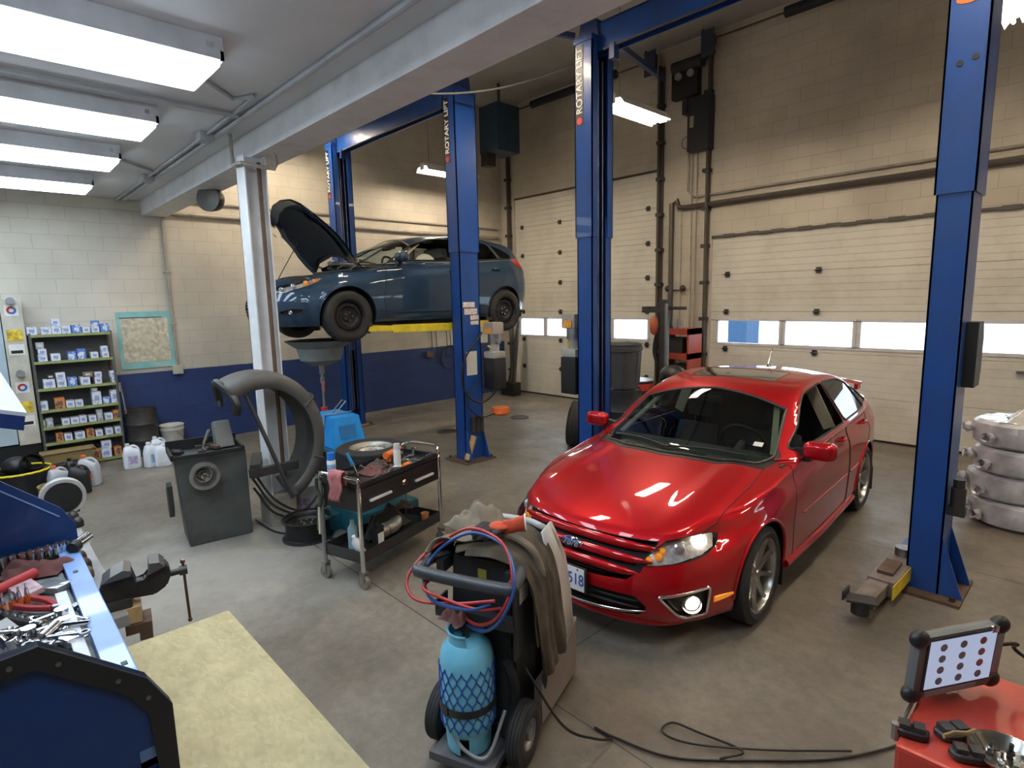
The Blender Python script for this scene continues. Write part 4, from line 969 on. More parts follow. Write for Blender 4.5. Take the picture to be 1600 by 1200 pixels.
# ---------------------------------------------------------------- red saloon
red = thing('car', 'red four door sedan with its headlights on and a blue oval emblem on the grille', 'car', (-2.374, 3.594, 0), .058)
PR = dict(paint=M_rpaint, wb=2.728, ra=.362, zc=.335, R=.328, tw=.225, rin=.243, tx=.795, rimkind='alloy', ub=.2,
    windscreen=rounded([(-.71, .66), (-.64, .49), (-.42, .37), (0, .31), (.42, .37), (.64, .49), (.71, .66), (.60, 1.30), (.32, 1.265), (0, 1.25), (-.32, 1.265), (-.60, 1.30)], .03),
    rearglass=[(-.50, 2.78), (.50, 2.78), (.58, 3.0), (.60, 3.2), (.3, 3.30), (0, 3.33), (-.3, 3.30), (-.60, 3.2), (-.58, 3.0)],
    sunroof=rounded([(-.40, 1.52), (.40, 1.52), (.40, 1.98), (-.40, 1.98)], .06),
    sidewin=[('open', [(.78, 1.0), (1.26, 1.255), (1.45, 1.325), (1.96, 1.365), (2.0, 1.015)], M_side), ('rear', [(2.05, 1.02), (2.01, 1.365), (2.40, 1.352), (2.62, 1.295), (2.77, 1.06), (2.77, 1.045)], M_tint), ('quarter', [(2.79, 1.06), (2.66, 1.25), (2.80, 1.21), (3.02, 1.075)], M_tint)],
    headlight=[(-.128, .565), (.082, .590), (.31, .622), (.372, .655), (.385, .705), (.337, .722), (.203, .728), (.057, .705), (-.04, .645)], lampy=-.2,
    bulbs=[(.275, .675, .036, 'on'), (.13, .655, .036, 'off'), (.01, .612, .022, 'amber'), (-.045, .592, .018, 'amber'), (.035, .642, .018, 'amber')],
    front_holes=[('grille', [(-.52, .70), (.52, .70), (.475, .54), (.40, .485), (.2, .47), (-.2, .47), (-.40, .485), (-.475, .54)], M_dark), ('lower_grille', rounded([(-.46, .395), (.46, .395), (.52, .325), (.47, .265), (.25, .238), (-.25, .238), (-.47, .265), (-.52, .325)], .02), M_black)],
    fog=[(-.0, .405), (.12, .275), (.17, .25), (.30, .262), (.315, .44)], foglamp=(.205, .335, .042), fogchrome=True, fogon=True,
    cowl=[(-.765, .66), (-.71, .43), (-.45, .30), (0, .235), (.45, .30), (.71, .43), (.765, .66), (.6, .95), (-.6, .95)], hood=[(-.712, .48), (.712, .48), (.745, .1), (.73, -.40), (.70, -.55), (.55, -.74), (.3, -.81), (0, -.835), (-.3, -.81), (-.55, -.74), (-.70, -.55), (-.73, -.40), (-.745, .1)],
    doors=[[(.58, .27), (.52, .55), (.60, .93), (1.99, .975), (2.01, .27)], [(2.03, .27), (2.01, .975), (2.72, .995), (2.80, .82), (2.34, .27)]], handles=[(1.80, .90), (2.55, .93)], moulding=[(.72, 1.95, .56, .56), (2.06, 2.34, .56, .57)],
    beltline=(.62, 2.85), beltz=K((.6, .945), (2.0, .985), (2.85, 1.02)), mirror=(.80, 1.02), tail=[(-2.62, .80), (-2.4, .80), (-2.35, .98), (-2.62, .98)],
    beltchrome=False)
SR = build_car(SP_R, red, PR)
# grille bars, lip, emblem, plate
def sweep_front(S, xs, z, push, r, flat, name, m, parent, z2=None, droop=0.0):
    pts = []; rr = []
    for i, x in enumerate(xs):
        zz = z - droop * (x / xs[-1]) ** 2; h = S.hit((x, -3, zz), (0, 1, 0))
        if h: pts.append(h + Vector((0, push, 0))); rr.append(r * (1 - .75 * abs(x / xs[-1]) ** 6))
    mb = MB(); n = 12
    R = [[mb.bm.verts.new(p + Vector((0, math.cos(2 * PI * k / n) * rad * flat, math.sin(2 * PI * k / n) * rad))) for k in range(n)] for p, rad in zip(pts, rr)]
    for i in range(len(R) - 1):
        for k in range(n): mb.bm.faces.new((R[i][k], R[i][(k + 1) % n], R[i + 1][(k + 1) % n], R[i + 1][k]))
    return mb.build(name, m, parent, ang=180)
for z, w in ((.668, .535), (.600, .515), (.532, .465)): sweep_front(SR, [w * (k / 20 - 1) for k in range(41)], z, .012, .030, .75, 'grille_bar', M_rpaint, red, droop=.012)
sweep_front(SR, [.51 * (k / 20 - 1) for k in range(41)], .245, .0, .010, .8, 'lower_chrome', M_chrome, red, droop=-.055)
sweep_front(SR, [.66 * (k / 20 - 1) for k in range(41)], .20, .0, .026, .9, 'front_lip', M_rpaint, red)
for z in (.30, .345): sweep_front(SR, [.46 * (k / 12 - 1) for k in range(25)], z, .03, .010, .8, 'grille_slat', M_black, red)
h = SR.hit((0, -3, .618), (0, 1, 0)); em = bpy.data.objects.new('emblem', None)
o = MB().lathe([(0, .012), (.8, .012), (.93, .010), (1.0, 0)], (0, 0, 0), (0, -1, 0), 40).build('emblem', M_chrome, red); o.matrix_local = Matrix.Translation((0, h.y - .028, .618)) @ Euler((-.25, 0, 0)).to_matrix().to_4x4() @ Matrix.Diagonal((.085, 1, .034, 1))
b = MB().lathe([(0, .0135), (.86, .0135), (.87, .012)], (0, 0, 0), (0, -1, 0), 40).build('emblem_field', mat('emblem_blue', (.01, .03, .15), .2, coat=1), o)
script = text_obj('emblem_script', 'Ford', M_chrome, .052, red, Matrix.Translation((0, h.y - .0435, .616)) @ Euler((PI / 2 - .25, 0, 0)).to_matrix().to_4x4(), .0008, .0, .35, 1.15)
h = SR.hit((.0, -3, .42), (0, 1, 0)); yp = h.y - .022
pl = MB().bb((-.165, yp, .335), (.165, yp + .012, .50), bev=.003).build('licence_plate', M_black, red, smooth=False)
MB().bb((-.150, yp - .004, .342), (.150, yp, .492), bev=.002).build('plate_face', mat('plate_white', (.70, .72, .74), .4), pl, smooth=False)
text_obj('plate_number', '518', mat('plate_blue_ink', (.05, .10, .35), .5), .105, pl, frame((.085, yp - .005, .412), (1, 0, 0), (0, 0, 1)), .0005, 0, sx=.8, bevel=.0015)
MB().cyl((.10, yp - .008, .480), (.10, yp, .480), .006, n=8).build('plate_screw', M_rust, pl)
# side markers, antenna, spoiler, mud flaps, parking sticker
for sg in (1, -1):
    pts = [SR.hit((sg * 2, yy, .345), (-sg, 0, 0)) for yy in (-.53, -.49, -.45, -.41, -.37)]
    mb = MB(); mb.rings([p + Vector((sg * .002, 0, 0)) for p in pts if p], [.020, .020, .017, .013, .007], 8, True, .45); mb.build('side_marker', M_amber, red)
    for yy in (.34, 3.06): MB().bb((sg * .79, yy + .02, .12), (sg * .90, yy + .03, .36)).build('mud_flap', M_black, red, smooth=False)
MB().ball((0, 2.50, 1.428), .035, 14, (1, 1.6, .5)).cyl((0, 2.50, 1.44), (0, 2.62, 1.62), .004, n=6).build('antenna', M_chrome, red)
sp = MB(); pts = [(x, 3.77 - .12 * (x / .6) ** 2, 1.175 - .02 * (x / .6) ** 4) for x in [(-.62 + 1.24 * k / 20) for k in range(21)]]
V = []
for x, y, z in pts: V.append([(x, y - .09, z - .008), (x, y - .02, z + .012), (x, y + .07, z + .008), (x, y + .07, z - .006), (x, y - .02, z - .014), (x, y - .09, z - .008)])
sp.grid(V); sp.poly3(V[0]); sp.poly3(V[-1]); sp.bb((-.60, 3.62, 1.08), (-.56, 3.74, 1.165)); sp.bb((.56, 3.62, 1.08), (.60, 3.74, 1.165)); sp.build('spoiler', M_rpaint, red)
MB().box((.59, .66, 1.04), (.07, .045, .003), rot=(.55, 0, 0)).build('windscreen_sticker', M_paper, red)
for sg in (1, -1): MB().rings([(sg * .885, .45, .245), (sg * .895, 1.3, .235), (sg * .885, 2.3, .245)], .030, 10, True).build('sill', M_rpaint, red)

# ---------------------------------------------------------------- slate blue hatchback on the lift
SP_B = dict(t0=-.50, t1=3.10, wf=.45, wr=.42, bowf=.40, bowr=.34, lag=.22, lagr=.10, cowl=.36, mid=1.9, deck=3.5, slope=1.62,
    y0=K((0, -.80), (.15, -.86), (.40, -.89), (.7, -.85), (1, -.76)), y1=K((0, 3.38), (.2, 3.44), (.45, 3.465), (.8, 3.42), (1, 3.36)),
    zc=K((-.80, .77), (-.65, .83), (-.4, .905), (-.1, .965), (.2, 1.01), (.36, 1.035), (.42, 1.06), (.55, 1.125), (.9, 1.29), (1.2, 1.395), (1.45, 1.445), (1.85, 1.469), (2.3, 1.46), (2.7, 1.43), (2.98, 1.385), (3.08, 1.34), (3.22, 1.20), (3.36, 1.05)),
    crown=K((-.8, .09), (-.3, .10), (.2, .10), (.5, .07), (1.2, .09), (2.5, .09), (3.3, .03)),
    belt=K((-.6, .66), (-.4, .76), (0, .89), (.4, .955), (.8, .985), (1.5, 1.01), (2.4, 1.055), (3.0, 1.09), (3.2, 1.08), (3.4, 1.02)),
    xb=K((-.50, .66), (-.3, .76), (0, .83), (.5, .86), (1.2, .87), (2.3, .86), (2.8, .80), (3.1, .70)),
    xm=K((-.50, .74), (-.3, .85), (0, .905), (.5, .91), (2.4, .911), (2.8, .885), (3.1, .79)),
    sill=K((-.50, .20), (0, .22), (.6, .24), (2.1, .24), (2.7, .25), (3.1, .30)),
    prof=K((0, .95), (.08, .97), (.3, .99), (.55, 1.0), (.75, .995), (.9, .97), (1, .94)), hoodshape=lambda x, y: 0.0)
blue = thing('car', 'dark slate blue hatchback raised on the lift with its hood open', 'car', (-7.564, 3.549, 1.687), -.01)
M_rbench = mat('black_cloth', (.02, .02, .02), .9)
PB = dict(paint=M_bpaint, wb=2.648, ra=.365, zc=.335, R=.322, tw=.205, rin=.208, tx=.785, rimkind='steel', ub=.2, wind_mat=M_wind,
    windscreen=rounded([(-.71, .62), (-.62, .46), (-.42, .335), (0, .27), (.42, .335), (.62, .46), (.71, .62), (.56, 1.28), (.3, 1.24), (0, 1.22), (-.3, 1.24), (-.56, 1.28)], .03),
    rearglass=[(-.48, 3.02), (.48, 3.02), (.56, 3.2), (.3, 3.24), (0, 3.25), (-.3, 3.24), (-.56, 3.2)],
    sidewin=[('open', [(.72, 1.04), (1.15, 1.285), (1.42, 1.365), (1.80, 1.385), (1.82, 1.065)], M_side), ('rear', [(1.87, 1.07), (1.85, 1.388), (2.25, 1.375), (2.45, 1.34), (2.58, 1.11)], M_tint), ('quarter', [(2.63, 1.115), (2.50, 1.33), (2.68, 1.285), (2.88, 1.20), (2.90, 1.135)], M_tint)],
    headlight=[(-.20, .615), (.10, .63), (.30, .70), (.46, .80), (.48, .84), (.42, .845), (.24, .79), (.02, .72), (-.16, .68)], lampy=.2,
    bulbs=[(.0, .665, .035, 'off'), (.14, .70, .035, 'off'), (.26, .745, .03, 'amber'), (.34, .78, .03, 'amber')],
    front_holes=[('grille', [(-.40, .66), (.40, .66), (.36, .62), (-.36, .62)], M_black), ('lower_grille', [(-.42, .54), (.42, .54), (.34, .30), (-.34, .30)], M_black)],
    fog=[(.0, .40), (.04, .36), (.24, .37), (.30, .42), (.16, .43)], foglamp=(.14, .395, .022),
    cowl=[(-.775, .62), (-.72, .42), (-.45, .27), (0, .20), (.45, .27), (.72, .42), (.775, .62), (.6, .9), (-.6, .9)], hood=[(-.725, .46), (.725, .46), (.765, .1), (.72, -.32), (.60, -.56), (.3, -.70), (0, -.73), (-.3, -.70), (-.60, -.56), (-.72, -.32), (-.765, .1)], open_hood=True,
    doors=[[(.52, .28), (.48, .55), (.56, .97), (1.84, 1.03), (1.86, .28)], [(1.88, .28), (1.86, 1.03), (2.60, 1.075), (2.66, .88), (2.26, .28)]], dashz=.05, handles=[(1.66, .90), (2.46, .95)], moulding=[(.62, 1.82, .36, .36), (1.90, 2.24, .36, .37)],
    beltline=(.60, 2.90), beltz=K((.6, 1.0), (1.8, 1.04), (2.6, 1.088), (2.9, 1.11)), mirror=(.72, 1.08), tail=[(-2.50, .84), (-2.05, .90), (-1.72, 1.12), (-1.95, 1.15), (-2.30, 1.12), (-2.52, .95)], tailA=50, beltchrome=True)
SB = build_car(SP_B, blue, PB)
HT = Matrix.Translation((0, .34, 1.03)) @ Matrix.Rotation(math.radians(-58), 4, 'X') @ Matrix.Translation((0, -.34, -1.03))
hd = SB.hood; hd.data.transform(HT); hd.data.materials.clear(); hd.data.materials.append(M_bpaint)
# under side of the raised hood: liner and inner frame
bmh = bmesh.new(); bmh.from_mesh(hd.data); bmh.normal_update()
for v in bmh.verts: v.co -= v.normal * .022
bm_obj(bmh.copy(), 'hood_inner', mat('hood_inner_paint', (.03, .05, .075), .4, coat=.6), hd)
cen = sum((v.co for v in bmh.verts), Vector()) / len(bmh.verts)
for v in bmh.verts: v.co = cen + (v.co - cen) * .80 - v.normal * .012
bm_obj(bmh, 'hood_liner', mat('hood_liner_felt', (.012, .016, .022), .95), hd)
for sg in (1, -1): MB().bar(HT @ Vector((sg * .66, .30, .98)), (sg * .70, .50, .99), .03, .02).build('hinge', M_dsteel, hd)
p0 = Vector((-.55, -.35, .78)); p1 = HT @ Vector((-.45, -.15, .93)); MB().cyl(p0, p1, .006, n=6).build('prop_rod', M_dsteel, blue)
eb = MB(); eb.bb((-.52, -.55, .30), (.52, .25, .60)).bb((-.66, -.2 + .4, .3), (.66, .4, .85)); eb.build('engine_bay', M_dark, blue, smooth=False)
e2 = MB(); e2.box((0, -.15, .78), (.5, .42, .14), bev=.03).box((-.42, 0, .76), (.2, .3, .16), bev=.02).box((.42, -.1, .75), (.22, .2, .18), bev=.02).cyl((.2, .15, .84), (.5, .1, .84), .05).box((0, .27, .90), (1.2, .12, .08), bev=.02).tube([(-.5, -.4, .72), (-.1, -.5, .76), (.3, -.45, .74), (.5, -.3, .80)], .03); e2.build('engine', M_black, blue)
for z in (.635, .66): sweep_front(SB, [.38 * (k / 10 - 1) for k in range(21)], z, -.002, .008, .8, 'grille_bar', M_chrome, blue)
for z in (.34, .38, .42, .46, .50): sweep_front(SB, [.38 * (k / 10 - 1) for k in range(21)], z, .012, .007, .8, 'grille_slat', M_grey, blue)
h = SB.hit((0, -3, .56), (0, 1, 0)); MB().bb((-.155, h.y - .02, .47), (.155, h.y - .008, .63)).build('licence_plate', mat('plate_white', (.7, .72, .74)), blue, smooth=False)
h = SB.hit((0, -3, .26), (0, 1, 0)); sweep_front(SB, [.55 * (k / 10 - 1) for k in range(21)], .235, -.01, .014, 1.6, 'air_dam', M_black, blue)
MB().ball((0, 2.75, 1.43), .03, 12, (1, 1.6, .6)).cyl((0, 2.75, 1.44), (0, 2.90, 1.62), .004, n=6).build('antenna', M_black, blue)
MB().bb((-.5, .9, .16), (.5, 2.6, .22)).cyl((.2, 1.0, .17), (.25, 3.0, .19), .03).cyl((.25, 3.0, .22), (.0, 3.2, .25), .08).bar((-.55, 0, .26), (.55, 0, .26), .1, .1).bar((-.55, 2.65, .28), (.55, 2.65, .28), .12, .08).build('chassis', M_dsteel, blue)
MB().box((-.05, 2.0, 1.10), (.5, .1, .42), bev=.1).build('seat_cover', mat('seat_cover_cream', (.55, .55, .46), .8), blue)
MB().ball((.60, 1.36, 1.02), .12, 16, (.5, 1.5, 1.2)).build('seat_cover', mat('seat_cover_cream', (.55, .55, .46)), blue)
# ================================================================= PARTS SHELF AND LEFT WALL
ORD = ['first', 'second', 'third', 'fourth', 'fifth', 'sixth', 'seventh', 'eighth', 'ninth', 'tenth', 'eleventh', 'twelfth']
M_shelf = mat('shelf_grey', (.12, .12, .11), .6, metal=.3, dirt=(.05, .05, .045), dirt_amt=.5)
M_edge = mat('shelf_edge_green', (.28, .33, .12), .6, dirt=(.15, .15, .08), dirt_amt=.5)
SX0, SX1, SY0, SY1 = -10.20, -9.90, .60, 1.52
sh = thing('parts_shelf', 'tall grey steel shelf rack with green shelf edges against the left wall', 'shelf', (-10.05, 1.06, 0))
def sl(*p): return Vector(p) - Vector((-10.05, 1.06, 0))
for x in (SX0, SX1 - .03):
    for y in (SY0, SY1 - .03): MB().bb(sl(x, y, 0), sl(x + .03, y + .03, 1.87)).build('upright', M_shelf, sh, smooth=False)
for z in (1.85, 1.49, 1.125, .83, .595, .375, .05):
    s_ = MB().bb(sl(SX0, SY0 + .01, z - .012), sl(SX1 - .004, SY1 - .01, z)).build('shelf_board', M_shelf, sh, smooth=False)
    MB().bb(sl(SX1 - .006, SY0 + .02, z - .035), sl(SX1 + .004, SY1 - .02, z + .002)).build('shelf_edge', M_edge, s_, smooth=False)
MB().bb(sl(SX0 - .01, SY0, .03), sl(SX0, SY1, 1.85)).build('back_sheet', mat('shelf_back', (.10, .10, .10), .7), sh, smooth=False)
BOXC = {'w': ('white', (.72, .73, .78)), 'b': ('blue', (.10, .22, .60)), 'o': ('orange', (.62, .22, .06)), 'g': ('grey', (.42, .42, .45)), 'n': ('brown', (.28, .20, .12)), 'e': ('green', (.25, .45, .10)), 'k': ('black', (.02, .02, .02))}
def carton_mat(c):
    key = 'carton_' + BOXC[c][0]
    if key in MATS: return MATS[key]
    m = bpy.data.materials.new(key); MATS[key] = m; m.use_nodes = True; N = m.node_tree.nodes; L = m.node_tree.links; b = N['Principled BSDF']; b.inputs['Roughness'].default_value = .6
    tc = N.new('ShaderNodeTexCoord'); n = N.new('ShaderNodeTexNoise'); n.inputs['Scale'].default_value = 26; n.inputs['Detail'].default_value = 1; L.new(tc.outputs['Object'], n.inputs['Vector'])
    r = N.new('ShaderNodeValToRGB'); r.color_ramp.interpolation = 'CONSTANT'; r.color_ramp.elements[0].color = (*BOXC[c][1], 1); r.color_ramp.elements[1].position = .60
    r.color_ramp.elements[1].color = {'w': (.45, .50, .68, 1), 'b': (.65, .68, .78, 1), 'o': (.10, .08, .06, 1)}.get(c, (*[x * .7 for x in BOXC[c][1]], 1))
    L.new(n.outputs['Fac'], r.inputs['Fac']); L.new(r.outputs[0], b.inputs['Base Color']); return m
ROWS = [
 (1.85, 'top of the rack', [(165,232,262,312,'w'),(255,322,268,312,'w'),(325,380,265,310,'w'),(258,378,215,265,'w'),(382,443,262,308,'w'),(448,512,255,305,'b'),(515,562,268,303,'w'),(572,622,228,265,'b'),(572,622,265,300,'w'),(628,685,248,300,'b')]),
 (1.49, 'highest shelf board', [(238,298,440,480,'w'),(236,292,402,440,'w'),(222,275,360,402,'g'),(318,380,432,475,'w'),(425,480,418,468,'b'),(484,540,402,464,'b'),(568,616,424,460,'w'),(638,682,418,452,'w'),(632,674,382,418,'w')]),
 (1.125, 'second shelf board', [(272,350,602,658,'w'),(290,345,572,602,'k'),(358,420,605,652,'w'),(348,412,562,605,'w'),(425,485,588,642,'b'),(500,600,560,590,'n'),(505,568,590,638,'w'),(595,640,592,632,'w'),(592,640,560,592,'w'),(700,735,585,618,'w'),(687,725,548,585,'w')]),
 (.83, 'third shelf board', [(240,305,742,798,'w'),(345,412,720,788,'o'),(415,470,740,782,'w'),(472,524,735,775,'w'),(580,640,680,760,'w'),(570,610,655,680,'g'),(645,692,712,752,'b'),(696,748,672,748,'w')]),
 (.595, 'fourth shelf board', [(258,285,835,885,'e'),(288,335,830,885,'g'),(388,438,840,880,'w'),(442,496,832,872,'w'),(498,545,822,866,'w'),(556,604,820,858,'w'),(607,645,780,850,'g'),(655,708,806,845,'w'),(710,758,788,838,'o')]),
 (.375, 'fifth shelf board', [(352,400,930,985,'o'),(403,455,932,975,'w'),(470,535,925,968,'w'),(543,592,905,958,'o'),(598,645,912,950,'w'),(660,708,898,940,'w'),(720,762,893,935,'w')]),
 (.05, 'bottom board', [(580,635,1050,1110,'o'),(638,705,1050,1105,'w'),(638,702,1000,1050,'w'),(720,768,1045,1098,'o')])]
for zb, rn, items in ROWS:
    base = [it for it in items]; prev = {}
    cnt = {}
    ends = []
    for it in sorted(items, key=lambda q: (q[0] // 40, -q[3])):
        x0, x1, y0, y1, c = it; k = x0
        a = onx(x0 / 4, 440 + y1 / 4, SX1 - .02); b = onx(x1 / 4, 440 + y1 / 4, SX1 - .02); h = onx(x0 / 4, 440 + y0 / 4, SX1 - .02).z - a.z
        ya, yb = a.y, b.y; cy = (ya + yb) / 2; w = max(.05, yb - ya)
        below = [e for e in ends if e[0] < cy < e[1]]
        z = max([e[2] for e in below], default=zb) + .001; h = max(.04, min(h, .34))
        if not below: d = .13 + .06 * random.random()
        else: d = .12
        if below: w = min(w, (below[-1][1] - below[-1][0]) if w < .2 else w)
        else:
            for e in ends:
                if e[2] - zb < .4 and e[0] < ya < e[1]: ya = e[1] + .002
            cy = (ya + yb) / 2; w = max(.04, yb - ya)
        cx = SX1 - .02 - d / 2
        t = thing('filter_carton', '', 'box', (cx, cy, z))
        MB().box((0, 0, h / 2), (d, w * .96, h), rot=(0, 0, 0), bev=.002).build('carton', carton_mat(c), t, smooth=False)
        MB().bb((d / 2, -w * .25, h * .3), (d / 2 + .0012, w * .25, h * .7)).build('carton_label', mat('carton_print_' + BOXC[c][0], {'w': (.30, .36, .62), 'b': (.7, .72, .8), 'o': (.15, .1, .08)}.get(c, (.6, .6, .6)), .6), t, smooth=False)
        ends.append((cy - w / 2, cy + w / 2, z + h)); cnt.setdefault(c, []).append((cy, z, t, bool(below)))
    for c, L_ in cnt.items():
        L_.sort(key=lambda q: (round(q[0] / .03), q[1]))
        for i, (cy, z, t, st) in enumerate(L_):
            nm = BOXC[c][0]
            t['label'] = ('only %s carton on the %s' % (nm, rn) if len(L_) == 1 else '%s from the left of the %s cartons on the %s' % (ORD[i], nm, rn)) + (', stacked' if st else '')
            t['group'] = 'filter cartons on the parts shelf'
# green carton etc done; chart on the wall
t = thing('wall_chart', 'faded yellowed chart with pale turquoise border on the left wall', 'poster', (XL + .01, 2.0, 1.70))
MB().bb((0, -.36, -.44), (.01, .36, .42)).build('backing', mat('chart_turquoise', (.25, .52, .50), .7, dirt=(.5, .48, .36), dirt_amt=.4), t, smooth=False)
MB().bb((.010, -.31, -.34), (.013, .31, .32)).build('printed_sheet', mat('chart_text', (.58, .53, .40), .8, var=.28, vscale=16, dirt=(.33, .24, .14), dirt_amt=.5), t, smooth=False)
MB().bb((.012, -.32, .325), (.015, .24, .335)).build('title_line', M_black, t, smooth=False)
# oil dispenser cabinet at the far left
t = thing('display_cabinet', 'tall cream and pale blue metal cabinet with round stickers left of the shelf rack', 'cabinet', (-10.05, .25, 0))
MB().bb((-.17, -.35, .42), (.12, .10, 2.32)).build('glass_panel', mat('cabinet_pale_blue', (.42, .52, .58), .35), t, smooth=False)
MB().bb((-.17, .11, .40), (.14, .33, 2.33), bev=.01).build('side_pillar', mat('cabinet_cream', (.55, .52, .43), .5, dirt=(.35, .30, .22), dirt_amt=.5), t, smooth=False)
MB().bb((-.17, -.35, 0), (.10, .33, .40)).build('base', M_black, t, smooth=False)
for z in (2.18, 1.17):
    o = MB().bb((.14, .15, z - .07), (.142, .29, z + .07)).build('sticker', M_paper, t, smooth=False)
    MB().lathe([(.025, .0), (.05, .0), (.05, .002), (.025, .002)], (.143, .22, z), (1, 0, 0), 24, 0, PI).build('ring_red', M_red, o)
    MB().lathe([(.025, .0), (.05, .0), (.05, .002), (.025, .002)], (.143, .22, z), (1, 0, 0), 24, PI, 2 * PI).build('ring_blue', mat('ring_blue', (.05, .12, .45)), o)
for z, m1 in ((1.78, 'a'), (.83, 'b')):
    o = MB().bb((.14, .14, z), (.142, .30, z + .15)).build('sticker', mat('sticker_yellow', (.70, .48, .05), .5, var=.5, vscale=18), t, smooth=False)
    MB().bb((.142, .14, z - .18), (.143, .30, z - .04)).build('sticker', M_paper, t, smooth=False); MB().bb((.143, .16, z - .16), (.1445, .28, z - .12)).build('sticker_text', M_black, t, smooth=False)
for z in (2.30, 1.36): MB().cyl((.1, .22, z), (.22, .22, z), .045, n=16).build('nozzle', M_grey, t)
# drum, bucket, jugs
t = thing('oil_drum', 'dark dented drum standing right of the shelf rack', 'drum', (-9.95, 1.765, 0))
MB().lathe([(0, 0), (.20, 0), (.205, .02), (.20, .04), (.20, .22), (.208, .235), (.20, .25), (.20, .46), (.208, .475), (.20, .49), (.20, .68), (.208, .70), (.19, .70), (.19, .66), (0, .66)], n=36).build('drum_shell', mat('drum_black', (.03, .028, .026), .5, dirt=(.10, .08, .06), dirt_amt=.5), t)
MB().tube([(.12, -.2, .66), (.14, -.22, .95), (.14, -.23, 1.1)], .012).cyl((.14, -.23, 1.0), (.15, -.24, 1.12), .022, n=12).build('pump_handle', M_chrome, t)
t = thing('bucket', 'dirty white plastic bucket between the dark drum and the balancer', 'bucket', (-9.98, 2.155, 0))
MB().lathe([(0, 0), (.135, 0), (.160, .30), (.168, .31), (.168, .33), (.160, .33), (.165, .37), (.172, .38), (.165, .385), (.155, .37), (.13, .02), (0, .02)], n=32).build('pail', mat('dirty_white', (.6, .58, .52), .5, dirt=(.3, .24, .17), dirt_amt=.5), t)
MB().tube([(-.17, 0, .33), (-.12, .10, .20), (0, .16, .14), (.12, .10, .20), (.17, 0, .33)], .003).build('bail', M_steel, t)
def jug(loc, rz, m, capm, labm, label, group=None, s=1.0, labh=(.06, .16)):
    t = thing('jug', label, 'jug', loc, rz, group=group); mb = MB()
    def sec(z, w, d, dx=0): return [(dx + w * math.copysign(abs(math.cos(a)) ** .5, math.cos(a)), d * math.copysign(abs(math.sin(a)) ** .5, math.sin(a)), z) for a in [2 * PI * k / 20 for k in range(20)]]
    S_ = [sec(0, .085 * s, .055 * s), sec(.01 * s, .092 * s, .062 * s), sec(.18 * s, .092 * s, .062 * s), sec(.22 * s, .082 * s, .055 * s), sec(.26 * s, .045 * s, .035 * s, -.03 * s), sec(.275 * s, .022 * s, .022 * s, -.035 * s), sec(.285 * s, .022 * s, .022 * s, -.035 * s)]
    V = [[mb.bm.verts.new(p) for p in r] for r in S_]
    for i in range(len(V) - 1):
        for k in range(20): mb.bm.faces.new((V[i][k], V[i][(k + 1) % 20], V[i + 1][(k + 1) % 20], V[i + 1][k]))
    mb.bm.faces.new(list(reversed(V[0]))); mb.build('bottle', m, t)
    MB().cyl((-.035 * s, 0, .283 * s), (-.035 * s, 0, .31 * s), .024 * s, n=14).build('cap', capm, t)
    MB().tube([(-.02 * s, 0, .27 * s), (.03 * s, 0, .275 * s), (.07 * s, 0, .24 * s), (.085 * s, 0, .18 * s)], .013 * s).build('handle', m, t)
    MB().bb((-.05 * s, -.0635 * s, labh[0] * s), (.05 * s, .0635 * s, labh[1] * s)).build('jug_label', labm, t, smooth=False)
    return t
M_jugw = mat('milky_jug', (.72, .76, .82), .3); M_labp = mat('jug_label_violet', (.5, .42, .62), .5, var=.5, vscale=25); M_labb = mat('jug_label_blue', (.25, .42, .65), .5, var=.5, vscale=25); M_labo = mat('jug_label_orange', (.62, .22, .12), .5, var=.5, vscale=25)
M_cream = mat('cream_cap', (.6, .55, .45)); M_oilw = mat('oil_jug_grey', (.45, .47, .50), .35)
jug(onz(208, 731), PI / 2, M_jugw, M_cream, M_labp, 'white jug with violet print in front of the dark drum', s=1.12)
jug(onz(240, 728), PI / 2 + .3, M_jugw, M_wplastic, M_labb, 'pale blue jug, front left one of the three by the bucket', s=1.12)
jug(onz(256, 727), PI / 2 - .2, M_jugw, M_wplastic, M_wplastic, 'pale blue jug, front right one of the three by the bucket', s=1.05)
jug(onz(250, 718), PI / 2 + .1, M_jugw, M_wplastic, M_wplastic, 'white jug with a cap, behind the other two by the bucket', s=1.12)
t = thing('oil_pan', 'yellowed rectangular plastic basin standing in front of the shelf rack', 'basin', (-9.70, .83, .12))
b = MB()
for (a0, b0, z0, a1, b1, z1) in ((.30, .13, .0, .38, .17, .16), (.28, .11, .02, .35, .15, .16)):
    pass
def tray(mb, w0, d0, w1, d1, h, th=.006):
    P_ = lambda w, d, z: [(-w, -d, z), (w, -d, z), (w, d, z), (-w, d, z)]
    R_ = [P_(w0, d0, 0), P_(w1, d1, h), P_(w1 + .02, d1 + .02, h), P_(w1 + .02, d1 + .02, h - .012), P_(w1 + .012, d1 + .012, h - .012), P_(w1 - th, d1 - th, h - .012), P_(w0 - th, d0 - th, th)]
    R_ = [R_[0], R_[1], R_[2], R_[2], R_[5], R_[6]]; R_[3] = P_(w1 - th, d1 - th, h)
    V = [[mb.bm.verts.new(p) for p in r] for r in R_]
    for i in range(len(V) - 1):
        for k in range(4):
            try: mb.bm.faces.new((V[i][k], V[i][(k + 1) % 4], V[i + 1][(k + 1) % 4], V[i + 1][k]))
            except ValueError: pass
    mb.bm.faces.new(list(reversed(V[0]))); mb.bm.faces.new(V[-1]); return mb
tray(b, .12, .24, .15, .30, .17); b.build('basin_shell', mat('basin_ochre', (.30, .22, .09), .6, dirt=(.12, .09, .05), dirt_amt=.5), t, smooth=False)
MB().bb((-.14, -.26, -.12), (.12, .26, -.0)).build('stand', M_dark, t, smooth=False)
